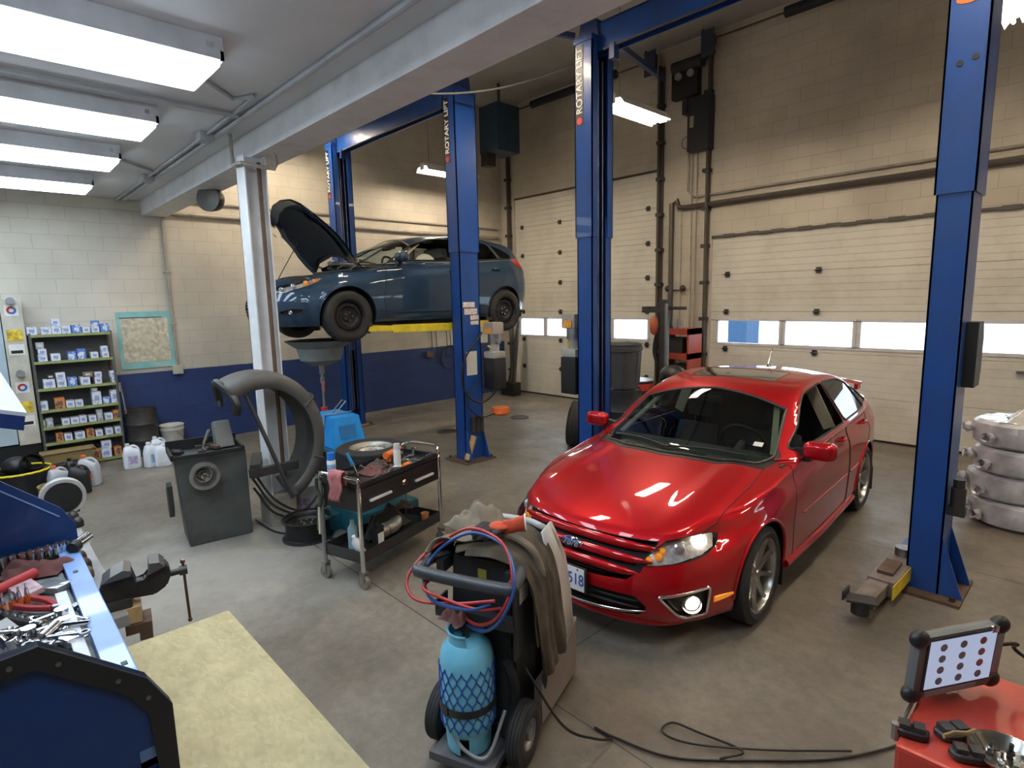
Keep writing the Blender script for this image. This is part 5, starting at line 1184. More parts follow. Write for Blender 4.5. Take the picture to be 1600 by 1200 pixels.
jug(onz(95, 772), PI / 2 + .3, M_oilw, M_orange, M_labo, 'grey oil jug with orange cap, leftmost on the floor before the basin', s=1.15)
jug(onz(127, 770), PI / 2 - .2, M_black, M_black, M_black, 'black oil jug between two grey orange-capped jugs on the floor', s=1.2)
jug(onz(142, 758), PI / 2 - .5, M_oilw, M_orange, M_labo, 'grey oil jug with orange cap, right of the black jug on the floor', s=1.25)
jug(onz(118, 752), PI / 2, M_black, M_black, M_black, 'small dark jug partly hidden behind the black jug', s=1.0)
t = thing('tub', 'black tub with yellow stained edge on the floor left of the oil jugs', 'tub', onz(36, 775))
MB().lathe([(0, 0), (.26, 0), (.30, .30), (.31, .31), (.29, .31), (.25, .03), (0, .03)], n=32).build('tub_shell', M_black, t)
MB().tube([(.30 * math.cos(a), .30 * math.sin(a), .315) for a in [.3 * k for k in range(22)]], .013, 8, 0).build('yellow_rim', M_yellow, t)
MB().ball((-.05, -.02, .36), .14, 16, (1, 1, .8)).lathe([(.13, 0), (.10, .12), (.11, .13)], (.02, .1, .34), (.6, .2, .5), 20).build('black_funnel', M_black, t)
MB().bar((.05, .15, .30), (.1, .42, .34), .05, .02).build('scoop', M_dsteel, t)
t = thing('rag_bin', 'small ochre container on the floor below the black tub', 'container', onz(62, 778) + Vector((.42, .12, 0)))
MB().lathe([(0, 0), (.12, 0), (.15, .22), (.155, .23), (.14, .23), (.11, .02), (0, .02)], n=24).build('container_shell', mat('basin_ochre', (.3, .22, .09)), t)
# items hung on the left wall behind the post
t = thing('hose_rack', 'coiled hose and tools hanging on the blue part of the left wall', 'hose', (XL + .06, 7.75, .95))
MB().tube([(0, .22 * math.cos(a) * (1 + .03 * a), .25 * math.sin(a)) for a in [.35 * k for k in range(40)]], .013, 8, 0).build('hose_coil', M_cable, t)
for dy in (-.5, -.38, -.1, .0, .3): MB().tube([(0, dy, .75), (.01, dy + .02, .3), (0, dy - .01, 0)], .008).build('hanging_strap', M_dsteel, t)
MB().bb((-.04, -.6, .70), (0, .5, .74)).build('hook_rail', M_dsteel, t)
MB().box((.0, -.55, .1), (.05, .16, .12)).build('air_gun', M_rust, t)

# ================================================================= WHEEL BALANCER
bal = thing('wheel_balancer', 'dark grey wheel balancer cabinet with a steel spindle and a large tyre hood', 'machine', (-5.9, 1.55, 0))
O = Vector((-5.9, 1.55, 0)); L2 = lambda v: Vector(v) - O
fl, fr_ = Vector((-5.67, 1.27, 0)), Vector((-5.60, 1.80, 0)); dirw = (fr_ - fl).normalized(); dirb = Vector((-dirw.y, dirw.x, 0)); bk = .42
M_bal = mat('balancer_grey', (.065, .072, .07), .5, dirt=(.02, .02, .018), dirt_amt=.6, vscale=4)
cb = MB(); pr = []
bot = [fl, fr_, fr_ + dirb * bk, fl + dirb * bk]; tp = [fl + Vector((-.0, -.06, .83)) , fr_ + Vector((0, .0, .83)), fr_ + dirb * bk + Vector((0, 0, .83)), fl + dirb * bk + Vector((0, -.04, .83))]
vs = [cb.bm.verts.new(L2(p)) for p in bot + tp]
for idx in ((0, 3, 2, 1), (4, 5, 6, 7), (0, 1, 5, 4), (1, 2, 6, 5), (2, 3, 7, 6), (3, 0, 4, 7)): cb.bm.faces.new([vs[i] for i in idx])
bmesh.ops.bevel(cb.bm, geom=cb.bm.edges[:], offset=.008, segments=2, affect='EDGES'); cb.build('cabinet', M_bal, bal, smooth=False)
tm = frame(L2(Vector((-5.78, 1.50, .835))), dirw, dirb)
tb = MB(); 
for a, b_ in (((-.30, -.21, 0), (.30, -.19, .035)), ((-.30, .19, 0), (.30, .21, .10)), ((-.30, -.21, 0), (-.28, .21, .05)), ((.28, -.21, 0), (.30, .21, .05)), ((-.01, -.2, 0), (.01, .2, .03))):
    tb.bb(a, b_)
tb.build('tool_tray', M_black, bal, smooth=False).matrix_local = tm
MB().box((.17, .10, .12), (.16, .12, .26), rot=(-.3, 0, .1), taper=.85, bev=.01).build('control_panel', mat('panel_grey', (.16, .16, .15), .5), bal, smooth=False).matrix_local = tm
MB().bar((-.02, -.02, .03), (.06, .02, .20), .02, .012).bar((-.02, .03, .03), (.05, .05, .19), .02, .012).build('calliper', M_chrome, bal, smooth=False).matrix_local = tm
for i in range(9):
    a = Vector((-.26 + .45 * random.random(), -.16 + .3 * random.random(), .03)); MB().box(a, (.05 + .06 * random.random(), .03 + .03 * random.random(), .03), rot=(0, 0, random.random() * 3), bev=.006).build('wheel_weight', random.choice([M_dsteel, M_steel, M_black, M_rust]), bal).matrix_local = tm
sc_ = L2(onx(318, 741, -5.62)); ax = (-dirb)
MB().lathe([(0, -.02), (.10, -.02), (.115, 0), (.115, .03), (.10, .045), (.082, .045), (.075, .03), (.075, .01), (.05, .0)], sc_, ax, 36).build('spindle_flange', M_steel, bal)
MB().cyl(sc_, sc_ + ax * .20, .018, n=16).cyl(sc_ + ax * .02, sc_ + ax * .07, .045, .03, n=20).build('spindle', M_chrome, bal)
MB().lathe([(.10, .045), (.125, .05), (.125, .085), (.095, .085)], sc_, ax, 36).build('cone_ring', M_steel, bal)
MB().prism([(0, 0), (.10, .05), (.12, .22), (.03, .32), (-.05, .30), (-.08, .1)], frame(L2(Vector((-5.80, 1.16, .28))), dirb, (0, 0, 1)), .04).build('side_flap', M_black, bal, smooth=False)
# tyre hood: curved shell, 0.36 wide
hc = L2(Vector((-5.42, 1.86, .93))); A_ = Vector((-.02, 1, 0)).normalized(); B_ = Vector((0, 0, 1)); W_ = Vector((-A_.y, A_.x, 0))
G = []; nA = 40
for i in range(nA + 1):
    ang = math.radians(122 - (122 + 62) * i / nA); row = []
    for q in range(11):
        u = q / 10; th = PI * u; rr = .45 + .14 * math.sin(th) ** .35; ww = .21 * math.copysign(abs(math.cos(th)) ** .8, math.cos(th))
        row.append(hc + A_ * (rr * math.cos(ang) * 1.0) + B_ * (rr * math.sin(ang) * 1.12) + W_ * ww)
    G.append(row)
hm = MB(); hm.grid(G); hm.build('tyre_hood', mat('hood_plastic', (.085, .082, .076), .55, dirt=(.05, .045, .04), dirt_amt=.3), bal, solid=.02, ang=60)
for ang in (35, -22): 
    pts = []
    for q in range(11): th = PI * q / 10; rr = .462 + .14 * math.sin(th) ** .35; pts.append(hc + A_ * rr * math.cos(math.radians(ang)) + B_ * rr * 1.12 * math.sin(math.radians(ang)) + W_ * .212 * math.copysign(abs(math.cos(th)) ** .8, math.cos(th)))
    MB().rings(pts, .010, 6).build('hood_rib', mat('hood_plastic', (.08, .08, .08)), bal)
tip = G[0][5]; MB().tube([G[0][0] + Vector((0, 0, -.10)), G[0][0], G[0][5] + Vector((0, 0, .02)), G[0][10], G[0][10] + Vector((0, 0, -.12))], .035, 10).build('hood_lip', M_black, bal)
MB().rings([L2(ony(382, 612, 1.72)), L2(ony(458, 778, 1.95))], .018, 10).build('hood_arm', M_black, bal)
MB().bar(L2(Vector((-5.75, 1.95, .68))), hc + Vector((0, -.05, -.28)), .09, .12).bar(hc + Vector((0, -.1, -.3)), hc + Vector((.0, .35, -.30)), .06, .08).build('hood_bracket', M_dsteel, bal, smooth=False)
for i in range(3): MB().tube([L2(Vector((-5.66, 1.86, .60 - .09 * i))), L2(Vector((-5.50, 2.0, .30 - .07 * i))), L2(Vector((-5.42, 2.25 + .05 * i, .16 - .05 * i))), L2(Vector((-5.5 + .1 * i, 2.5, .40))), L2(Vector((-5.6, 2.3, .55)))], .011, 8, 8).build('cable', M_cable, bal)
t = thing('bucket', 'white bucket with violet print on the floor behind the balancer', 'bucket', (-5.72, 2.42, 0))
MB().lathe([(0, 0), (.13, 0), (.15, .32), (.155, .33), (.14, .33), (.12, .02), (0, .02)], n=28).build('pail', M_jugw, t); MB().lathe([(.1365, .08), (.1485, .2)], n=10, a0=-1.2, a1=-.3).build('pail_label', M_labp, t)
tag(MB().tube([onz(400, 815) + Vector((0, 0, .02)), onz(430, 832) + Vector((0, 0, .01)), onz(470, 835) + Vector((0, 0, .01)), onz(505, 820) + Vector((0, 0, .01))], .009, 8, 8).build('extension_cable', M_cable), 'thin black cord on the floor between the balancer and the loose rim', 'cord')
# ================================================================= MIDDLE FLOOR
# loose steel rim lying flat
rp = thing('bare_wheel', 'black bare steel wheel rim lying on the floor beside the trolley', 'rim', onz(482, 838) + Vector((0, 0, .10)), 0)
rr_ = steel_rim(.215, .20, rp); rr_.rotation_euler = (0, -PI / 2, 0)
MB().lathe([(.214, -.095), (.232, -.098), (.232, -.088), (.214, -.085)], n=40).lathe([(.214, .085), (.230, .088), (.230, .096), (.214, .095)], n=40).build('rim_flange', M_dsteel, rp)
# tyre changer with a wheel lying on it
tcp = thing('tyre_changer', 'low teal tyre changer mostly hidden behind the trolley and the tyre', 'machine', (-4.95, 2.78, 0))
M_teal = mat('teal_paint', (.01, .10, .14), .5, dirt=(.02, .03, .03), dirt_amt=.5)
MB().bb((-.32, -.34, .0), (.30, .30, .24), bev=.02).build('base', M_teal, tcp, smooth=False); MB().cyl((0, 0, .24), (0, 0, .52), .16, .12, n=24).cyl((0, 0, .52), (0, 0, .585), .20, n=24).build('turntable', M_dsteel, tcp)
MB().bb((-.38, -.5, .0), (-.1, -.34, .16)).build('pedal_box', M_teal, tcp, smooth=False)
MB().tube([(-.2, -.36, .1), (-.05, -.55, .02), (.1, -.5, .012), (.1, -.42, .012)], .01, 8, 8).build('air_hose', M_cable, tcp)
tw = thing('spare_wheel', 'tyre on a pale worn rim lying flat behind the trolley', 'wheel', (-4.92, 2.74, .70))
ty = tyre_mb(.335, .22, .205).build('tyre', M_rubber, tw, ang=30); ty.rotation_euler = (0, -PI / 2, 0)
M_wrim = mat('worn_pale_rim', (.45, .43, .38), .4, metal=.6, dirt=(.2, .16, .1), dirt_amt=.6)
rq = steel_rim(.203, .21, tw, M_wrim); rq.rotation_euler = (0, -PI / 2, 0)
# drain tank with funnel and the blue box
od = thing('oil_drainer', 'waste oil drainer with a grey funnel raised under the blue hatchback', 'machine', (-7.30, 3.40, 0))
fz = lambda x, y: ony(x, y, 3.4) - Vector((-7.30, 3.40, 0))
MB().lathe([(0, 1.40), (.12, 1.37), (.26, 1.44), (.30, 1.60), (.42, 1.68), (.44, 1.70), (.41, 1.695), (.27, 1.61), (0, 1.55)], (-.0, 0, 0), n=40).build('funnel', mat('funnel_grey', (.17, .20, .20), .5, dirt=(.08, .08, .07), dirt_amt=.4), od)
MB().cyl((0, 0, .72), (0, 0, 1.40), .018, n=12).cyl((0, 0, 1.25), (0, 0, 1.36), .035, n=12).cyl((0, 0, 1.12), (0, 0, 1.2), .03, n=12).build('mast', M_steel, od)
MB().bar((.03, 0, 1.15), (.07, -.02, 1.02), .02, .02).cyl((0, 0, .74), (0, 0, .80), .045, n=14).build('valve', M_red, od)
MB().lathe([(0, .70), (.16, .69), (.24, .62), (.26, .5), (.26, .12), (.22, .08), (0, .08)], n=32).build('tank', mat('tank_cream', (.36, .34, .22), .5, dirt=(.2, .17, .1), dirt_amt=.5), od)
for a in (.3, 2.4, 4.5): MB().cyl((.24 * math.cos(a), .24 * math.sin(a), .0), (.24 * math.cos(a), .24 * math.sin(a), .10), .03, n=12).build('caster', M_black, od)
bx = thing('air_compressor', 'bright blue box with a grey strap and chrome handle, behind the tyre hood', 'box', (-6.62, 3.22, .46))
M_bb = mat('bright_blue', (.01, .27, .72), .4)
mb = MB(); v = [(-.30, -.22, 0), (.34, -.22, 0), (.34, .22, 0), (-.30, .22, 0), (-.30, -.16, .36), (.26, -.16, .36), (.26, .18, .36), (-.30, .18, .36)]
vs = [mb.bm.verts.new(p) for p in v]
for idx in ((0, 3, 2, 1), (4, 5, 6, 7), (0, 1, 5, 4), (1, 2, 6, 5), (2, 3, 7, 6), (3, 0, 4, 7)): mb.bm.faces.new([vs[i] for i in idx])
bmesh.ops.bevel(mb.bm, geom=mb.bm.edges[:], offset=.01, segments=2, affect='EDGES'); mb.build('cover', M_bb, bx, smooth=False)
MB().bb((-.34, -.26, -.04), (.46, .26, 0)).build('tray', mat('tray_blue', (.02, .10, .16), .5, dirt=(.1, .1, .1), dirt_amt=.4), bx, smooth=False)
MB().rings([(.05, -.235, 0), (.05, -.17, .372), (.05, .19, .372)], .022, 4, True, .25).build('strap', M_grey, bx)
MB().rings([(-.10, .0, .36), (-.0, .10, .52), (.10, .10, .52), (.0, -.0, .36)], .008, 8).build('handle', M_chrome, bx)
MB().box((.305, .0, .18), (.012, .2, .16), rot=(0, -.22, 0)).build('vent', mat('vent_blue', (.01, .15, .4)), bx, smooth=False)
MB().bb((-.25, -.18, -.46), (.25, .18, -.04)).build('cart_frame', M_dark, bx, smooth=False)
tag(MB().tube([(-6.25, 3.4, .35), (-6.05, 3.2, .10), (-5.7, 3.1, .03), (-5.5, 3.3, .02), (-5.4, 3.15, .02)], .012, 8, 8).build('hose', mat('hose_red_brown', (.2, .07, .05), .5)), 'reddish hose on the floor behind the tyre hood', 'hose')

# ---- tool trolley
ct = thing('tool_trolley', 'black two tier service trolley with chrome legs, cluttered with tools', 'trolley', (-4.08, 2.52, 0))
ex = Vector((-.33, .95, 0)).normalized(); ey = Vector((-.95, -.33, 0)).normalized()
ex = (Vector((-4.10, 2.95, 0)) - Vector((-3.82, 2.0, 0))).normalized(); ey = Vector((-ex.y, ex.x, 0))
fC = Vector((-3.82, 2.0, 0)); LC = .98; WC = .41
def cp(u, v, z): return fC + ex * u + ey * v + Vector((0, 0, z)) - Vector((-4.08, 2.52, 0))
CM = Matrix.Translation(fC - Vector((-4.08, 2.52, 0))) @ Matrix((ex, ey, Vector((0, 0, 1)))).transposed().to_4x4()
def cbuild(mb, name, m, parent=ct, **k): mb.bm.transform(CM); return mb.build(name, m, parent, **k)
M_cart = mat('trolley_black', (.015, .015, .016), .35, coat=.3)
for u in (.0, LC):
    for v in (0, WC): cbuild(MB().cyl((u, v, .14), (u, v, .80), .017, n=12), 'leg', M_chrome if v == 0 else M_steel)
def opentray(z, h):
    mb = MB(); mb.bb((0, 0, z), (LC, WC, z + .008)); mb.bb((0, -.0, z), (LC, .008, z + h)).bb((0, WC - .008, z), (LC, WC, z + h)).bb((0, 0, z), (.008, WC, z + h)).bb((LC - .008, 0, z), (LC, WC, z + h)); return mb
cbuild(opentray(.785, .045), 'top_tray', M_cart, smooth=False); cbuild(opentray(.20, .09), 'bottom_tray', M_cart, smooth=False)
dw = cbuild(MB().bb((.02, -.006, .60), (LC - .02, WC - .01, .782)), 'drawer', M_cart, smooth=False)
for u in (.22, LC - .22): cbuild(MB().bb((u - .12, -.022, .665), (u + .12, -.006, .682)), 'drawer_handle', mat('bright_aluminium', (.75, .75, .76), .5, metal=.3), dw, smooth=False)
cbuild(MB().lathe([(0, .018), (.02, .016), (.028, 0)], (LC / 2 + .02, -.006, .70), (0, -1, 0), 20), 'lock', mat('copper_lock', (.6, .35, .25), .25, metal=1), dw)
for u, s in ((0, -1), (LC, 1)):
    cbuild(MB().tube([(u, .0, .78), (u, .0, .86), (u + s * .04, .05, .885), (u + s * .05, .12, .89), (u + s * .05, WC - .12, .89), (u + s * .04, WC - .05, .885), (u, WC, .86), (u, WC, .78)], .013, 10, 5), 'push_handle', M_chrome)
for u in (.0, LC):
    for v in (0, WC):
        w_ = cbuild(MB().cyl((u - .016, v, .052), (u + .016, v, .052), .052, n=22), 'caster', mat('caster_wheel', (.20, .18, .15), .6)); cbuild(MB().bb((u - .026, v - .02, .05), (u - .020, v + .02, .13)).bb((u + .020, v - .02, .05), (u + .026, v + .02, .13)).bb((u - .026, v - .025, .125), (u + .026, v + .025, .14)).cyl((u, v, .13), (u, v, .2), .012), 'caster_fork', M_steel, w_, smooth=False)
def onc(name, label, cat, u, v, z, rz=0.0):
    z += .044 if z > .7 else 0
    p = CM @ Vector((u, v, z)) + Vector((-4.08, 2.52, 0)); return thing(name, label, cat, p, math.atan2(ex.y, ex.x) + rz)
def can(t, r, h, body, cap, labm=None):
    MB().lathe([(0, 0), (r, 0), (r, h * .72), (r * .85, h * .78), (r * .4, h * .8), (0, h * .8)], n=24).build('can_body', body, t); MB().cyl((0, 0, h * .74), (0, 0, h), r * .95, r * .9, n=24).build('cap', cap, t)
    if labm: MB().lathe([(r + .0006, h * .15), (r + .0006, h * .6)], n=24).build('can_label', labm, t)
can(onc('spray_can', 'white spray can with a blue cap at the left end of the trolley', 'can', .08, .36, .75), .034, .22, M_wplastic, mat('cap_blue', (.01, .16, .6), .35), M_labb)
can(onc('spray_bottle', 'small white bottle with silver top on the right of the trolley top', 'bottle', .62, .16, .75), .03, .19, M_wplastic, mat('cap_silver', (.6, .6, .62), .3), M_paper)
t = onc('orange_gun', 'orange headed tool lying near the right end of the trolley top', 'tool', .70, .30, .82, .2); MB().cyl((-.09, 0, 0), (.10, 0, 0), .03, n=16).cyl((.1, 0, 0), (.16, 0, .01), .018, n=12).bar((-.03, 0, -.01), (-.05, 0, -.06), .03, .03).build('tool_body', M_orange, t)
t = onc('screwdriver', 'blue handled screwdriver sticking up from the trolley top', 'screwdriver', .22, .22, .76); MB().cyl((0, 0, 0), (-.02, .03, .10), .006).build('shaft', M_chrome, t); MB().cyl((-.02, .03, .09), (-.045, .06, .19), .014, .012, n=12).build('handle', mat('handle_blue', (.03, .25, .5), .3), t)
t = onc('marker', 'bright orange stub on the trolley top', 'tool', .60, .05, .775, .2); MB().cyl((-.045, 0, 0), (.045, 0, 0), .018, n=14).build('tool_body', mat('neon_orange', (.9, .20, .02), .4), t)
def cloth(name, label, loc, rx, ry, h, m, seed, rz=0, drape=0.0, cat='rag'):
    rnd = random.Random(seed); ph = [rnd.random() * 6 for _ in range(6)]; G = []
    for i in range(23):
        row = []
        for j in range(23):
            u = i / 11 - 1; v = j / 11 - 1; r2 = min(1, (abs(u) ** 3 + abs(v) ** 3)) ; e = 1 + .18 * math.sin(3 * math.atan2(v, u) + ph[0])
            z = h * (1 - r2) * (.55 + .45 * math.sin(5 * u + ph[1] + 2 * v) * math.cos(4 * v + ph[2])) + h * .35 * abs(math.sin(7 * u * v + 3 * u + ph[3])) * (1 - r2 * .7)
            row.append((u * rx * e, v * ry * e, max(.004, z)))
        G.append(row)
    mb = MB(); mb.grid(G); o = mb.build(name, m, None, solid=.004, ang=180, loc=loc, rot=(0, 0, rz), subd=1); return tag(o, label, cat)
M_rag = mat('maroon_rag', (.13, .05, .045), .95, var=.3, vscale=20); M_prag = mat('pink_rag', (.42, .15, .15), .95, var=.25, vscale=20); M_brag = mat('brown_cloth', (.09, .065, .05), .95, var=.3, vscale=15)
pc = lambda u, v, z: CM @ Vector((u, v, z)) + Vector((-4.08, 2.52, 0))
cloth('shop_rag', 'dark maroon rag crumpled on the trolley top', pc(.36, .20, .796), .11, .09, .06, M_rag, 1)
# pink rag hung over the left handle
G = []
for i in range(16):
    a = i / 15; row = []
    for j in range(9):
        b_ = j / 8 - .5; s_ = (a - .35) * .36; fold = .014 * math.sin(j * 2.3 + i * .3)
        if abs(s_) < .03: z = .905 + math.sqrt(max(0, .0009 - s_ * s_)) * .8; x = -.05 - s_ * .9
        else: z = .905 - (abs(s_) - .03); x = -.05 - math.copysign(.03, s_) + fold
        row.append((x, .16 + b_ * .11 * (1 + .25 * math.sin(a * 3)) + .01 * math.sin(i), z))
    G.append(row)
mb = MB(); mb.grid(G); mb.bm.transform(Matrix.Translation((-4.08, 2.52, 0)) @ CM); tag(mb.build('shop_rag', M_prag, None, solid=.006, ang=180), 'pink rag hanging over the left handle of the trolley', 'rag')
for i, (u, v, s) in enumerate([(.50, .30, 0), (.45, .10, .5), (.52, .22, 1.2), (.80, .12, 2.0), (.85, .22, .3), (.78, .34, 1.1), (.90, .10, .1), (.72, .10, .9), (.88, .36, 2.4)]):
    t = onc('hand_tool', ('small ratchet', 'flat steel spanner', 'short steel socket')[i % 3] + ' lying ' + ('near the middle of the trolley top, behind the white bottle', 'on the trolley top in front of the rag', 'near the middle of the trolley top beside the rag', 'on the front edge of the trolley top, right half', 'in the heap at the right end of the trolley top', 'at the back of the trolley top, right half', 'in the front right corner of the trolley top', 'on the trolley top by the orange stub', 'in the back right corner of the trolley top')[i], 'tool', u, v, .758, s); t['group'] = 'loose steel tools on the trolley top'
    if i % 3 == 0: MB().cyl((-.05, 0, 0), (.05, 0, 0), .007, n=8).cyl((.05, 0, 0), (.075, 0, 0), .012, n=10).build('ratchet', M_chrome, t)
    elif i % 3 == 1: MB().bar((-.06, 0, 0), (.05, 0, 0), .014, .007).lathe([(.009, -.004), (.018, -.004), (.018, .004), (.009, .004)], (.062, 0, 0), n=14).build('spanner', M_steel, t)
    else: MB().cyl((0, 0, -.006), (0, 0, .03), .016, n=14).build('socket', M_chrome, t)
for i, (u, v, s, k, l) in enumerate([(.30, .08, .3, 1, 'flat spanner lying along the front edge near the left handle of the trolley'), (.40, .34, 1.4, 0, 'chrome ratchet behind the maroon rag on the trolley top'), (.56, .12, 2.2, 0, 'chrome ratchet between the white bottle and the orange stub'), (.94, .25, .9, 2, 'tall socket by the right handle of the trolley'), (.83, .30, 1.9, 2, 'socket at the heart of the heap at the right end of the trolley'), (.76, .20, .2, 1, 'spanner pointing right in the heap at the right end of the trolley')]):
    t = onc('hand_tool', l, 'tool', u, v, .762 + .01 * (i % 2), s)
    if k == 0: MB().cyl((-.06, 0, 0), (.05, 0, 0), .009, n=8).cyl((.045, 0, -.006), (.045, 0, .016), .018, n=14).build('ratchet', M_chrome, t)
    elif k == 1: MB().bar((-.09, 0, 0), (.08, 0, 0), .017, .007).lathe([(.010, -.004), (.021, -.004), (.021, .004), (.010, .004)], (.095, 0, 0), n=14).build('spanner', M_steel, t)
    else: MB().lathe([(0, -.006), (.019, -.006), (.019, .045), (.013, .046), (.012, .02), (0, .02)], n=16).build('socket', M_chrome, t)
t = onc('parts_dish', 'dark round dish of small parts near the left of the trolley top', 'dish', .20, .33, .752); MB().lathe([(0, 0), (.05, 0), (.06, .025), (.056, .025), (.047, .004), (0, .004)], n=24).ball((0, 0, .02), .028, 12, (1.2, 1, .6)).build('dish_body', M_dsteel, t)
cloth('shop_rag', 'brown rag at the middle back of the trolley top', pc(.55, .30, .796), .09, .06, .05, M_brag, 9)
# lower tray
t = onc('pipe_elbow', 'bent silver exhaust pipe lying on the bottom tray of the trolley', 'pipe', .50, .20, .28); MB().tube([(-.16, -.03, 0), (-.04, -.03, .0), (.06, -.02, .0), (.14, .04, 0), (.16, .13, 0)], .058, 20, 8).build('pipe_body', mat('alu_pipe', (.55, .54, .50), .4, metal=.8, bump=.1), t)
for xx in (-.15, -.06): MB().lathe([(.058, -.006), (.063, -.004), (.063, .004), (.058, .006)], (xx, -.03, 0), (1, 0, 0), 24).build('bead', M_steel, t)
t = onc('oil_bottle', 'white bottle leaning at the left end of the bottom tray', 'bottle', .10, .10, .215); MB().lathe([(0, 0), (.035, 0), (.035, .14), (.015, .17), (.015, .19), (0, .19)], (0, 0, 0), (-.4, .1, 1), 20).build('bottle_body', M_wplastic, t)
t = onc('fluid_bottle', 'pale blue bottle standing on the bottom tray', 'bottle', .18, .28, .21); MB().lathe([(0, 0), (.04, 0), (.04, .16), (.018, .20), (.018, .23), (0, .23)], n=20).build('bottle_body', mat('pale_blue_bottle', (.30, .45, .50), .3), t)
t = onc('fluid_bottle', 'black bottle with white label on the bottom tray', 'bottle', .27, .09, .21); MB().box((0, 0, .09), (.09, .055, .18), bev=.012).cyl((0, 0, .18), (0, 0, .22), .014).build('bottle_body', M_black, t); MB().bb((-.03, -.0295, .03), (.035, -.028, .13)).build('bottle_label', M_paper, t)
t = onc('paper_cup', 'orange cup at the right end of the bottom tray', 'cup', .88, .10, .21); MB().lathe([(0, 0), (.028, 0), (.036, .08), (.038, .082), (.034, .08), (.026, .004), (0, .004)], n=20).build('cup_wall', mat('cup_orange', (.62, .25, .10), .6), t)
cloth('work_jacket', 'black cloth bundle piled at the back of the bottom tray', pc(.55, .28, .215), .22, .085, .20, M_rbench, 5, rz=math.atan2(ex.y, ex.x))
cloth('work_glove', 'dark glove lying on top of the bundle in the bottom tray', pc(.82, .30, .33), .09, .05, .06, M_brag, 6, rz=1.2)
t = thing('hanging_strap', 'greenish strap with fittings hanging at the left end of the trolley', 'strap', pc(-.10, .33, .02)); MB().tube([(0, 0, .85), (-.05, .02, .75), (-.02, .03, .66), (-.06, .03, .56), (-.02, 0, .42)], .014).build('strap_band', mat('strap_green', (.05, .06, .045), .8), t); MB().cyl((0, 0, .4), (.01, 0, .62), .012).build('gauge', M_chrome, t)

# ================================================================= AIR CONDITIONING MACHINE
ac0 = Vector((-1.965, 1.60, 0)); fx = Vector((.93, .37, 0)).normalized(); fy = Vector((-fx.y, fx.x, 0))   # fx to the machine's right, fy to its front
AM = Matrix.Translation(ac0) @ Matrix((fx, fy, Vector((0, 0, 1)))).transposed().to_4x4()
ac = thing('ac_service_machine', 'wheeled air conditioning service machine with a blue gas bottle strapped in front', 'machine', ac0, math.atan2(fx.y, fx.x))
M_acb = mat('machine_black', (.022, .024, .027), .45, bump=.05, bscale=200); M_acs = mat('machine_silver', (.42, .41, .40), .4); M_acl = mat('machine_light_grey', (.50, .47, .45), .45)
# coordinates: x right, y forward (away from the bottle), z up
body = MB()
prof = [(.02, .10), (.58, .08), (.62, .30), (.57, .55), (.49, .80), (.40, .97), (.12, 1.00), (.04, .98), (.02, .60)]
body.prism([(y, z) for y, z in prof], frame((-.155, 0, 0), (0, 1, 0), (0, 0, 1)), .31); bmesh.ops.bevel(body.bm, geom=body.bm.edges[:], offset=.014, segments=2, affect='EDGES')
body.build('main_body', M_acb, ac, ang=25)
sk = MB()
for sg in (-1, 1): 
    mt = frame((sg * .24 if sg > 0 else -.24, 0, 0), (0, 1, 0), (0, 0, 1))
    sk.prism([(.18, .08), (.68, .04), (.72, .36), (.50, .28), (.18, .30)], frame((sg * .205 - (.0 if sg > 0 else .04), 0, 0), (0, 1, 0), (0, 0, 1)), .04)
sk.bb((-.24, .64, .04), (.24, .73, .36), bev=.02); sk.build('skirt', mat('machine_brown_grey', (.20, .165, .15), .45), ac, ang=25)
fp = MB()
G = []
for z, y, w in ((.30, .70, .235), (.50, .67, .235), (.70, .62, .23), (.88, .55, .225), (.98, .49, .21), (1.04, .40, .18)):
    G.append([(w * s, y - .05 * abs(s) ** 3, z) for s in [(-1 + k / 8) for k in range(17)]] )
fp.grid(G); fp.build('front_panel', M_acs, ac, solid=.03, offset=0, ang=50)
fs_ = MB(); fs_.grid([[(.235, .34, .28), (.235, .69, .30)], [(.238, .38, .55), (.238, .65, .55)], [(.232, .38, .80), (.232, .58, .80)], [(.215, .30, 1.03), (.205, .45, 1.03)]]); fs_.build('side_panel', M_acl, ac, solid=.012, ang=60)
# handle and top console
MB().tube([(-.19, .06, .95), (-.235, -.02, .955), (-.24, -.10, .945), (-.20, -.135, .94), (.20, -.135, .94), (.235, -.10, .945), (.23, -.02, .955), (.19, .06, .95)], .029, 12, 4).build('handle', mat('handle_grey', (.04, .045, .052), .4), ac)
MB().bb((-.20, -.03, .90), (-.16, .14, .96)).bb((.16, -.03, .90), (.20, .14, .96)).bb((-.16, .08, .86), (.16, .12, 1.0)).build('console', M_acb, ac, smooth=False)
MB().bb((-.19, -.07, .70), (.21, .03, .72)).bb((-.19, -.07, .72), (-.18, .03, .78)).bb((-.19, -.07, .72), (.21, -.06, .75)).build('bottle_shelf', M_acb, ac, smooth=False)
MB().bb((.205, -.05, .55), (.215, .20, .95)).build('side_plate', M_acb, ac, smooth=False)
MB().bb((.2155, .0, .80), (.218, .10, .88)).build('rating_label', mat('label_grey', (.5, .52, .55), .5, var=.3, vscale=60), ac, smooth=False)
MB().bb((-.01, .03, .86), (.035, .06, .92)).build('yellow_valve', mat('dull_yellow', (.35,.30,.05), .5), ac, smooth=False)
MB().bb((-.16, -.20, .06), (.16, .04, .10), bev=.012).bb((-.16, -.22, .07), (.16, -.20, .11)).build('bottle_platform', mat('platform_grey', (.08, .08, .085), .5), ac, smooth=False)
MB().tube([(.15, -.0, .5), (.16, .05, .32), (.13, .0, .12)], .025).bb((.13, .04, .42), (.175, .12, .56)).build('frame_post', M_acb, ac)
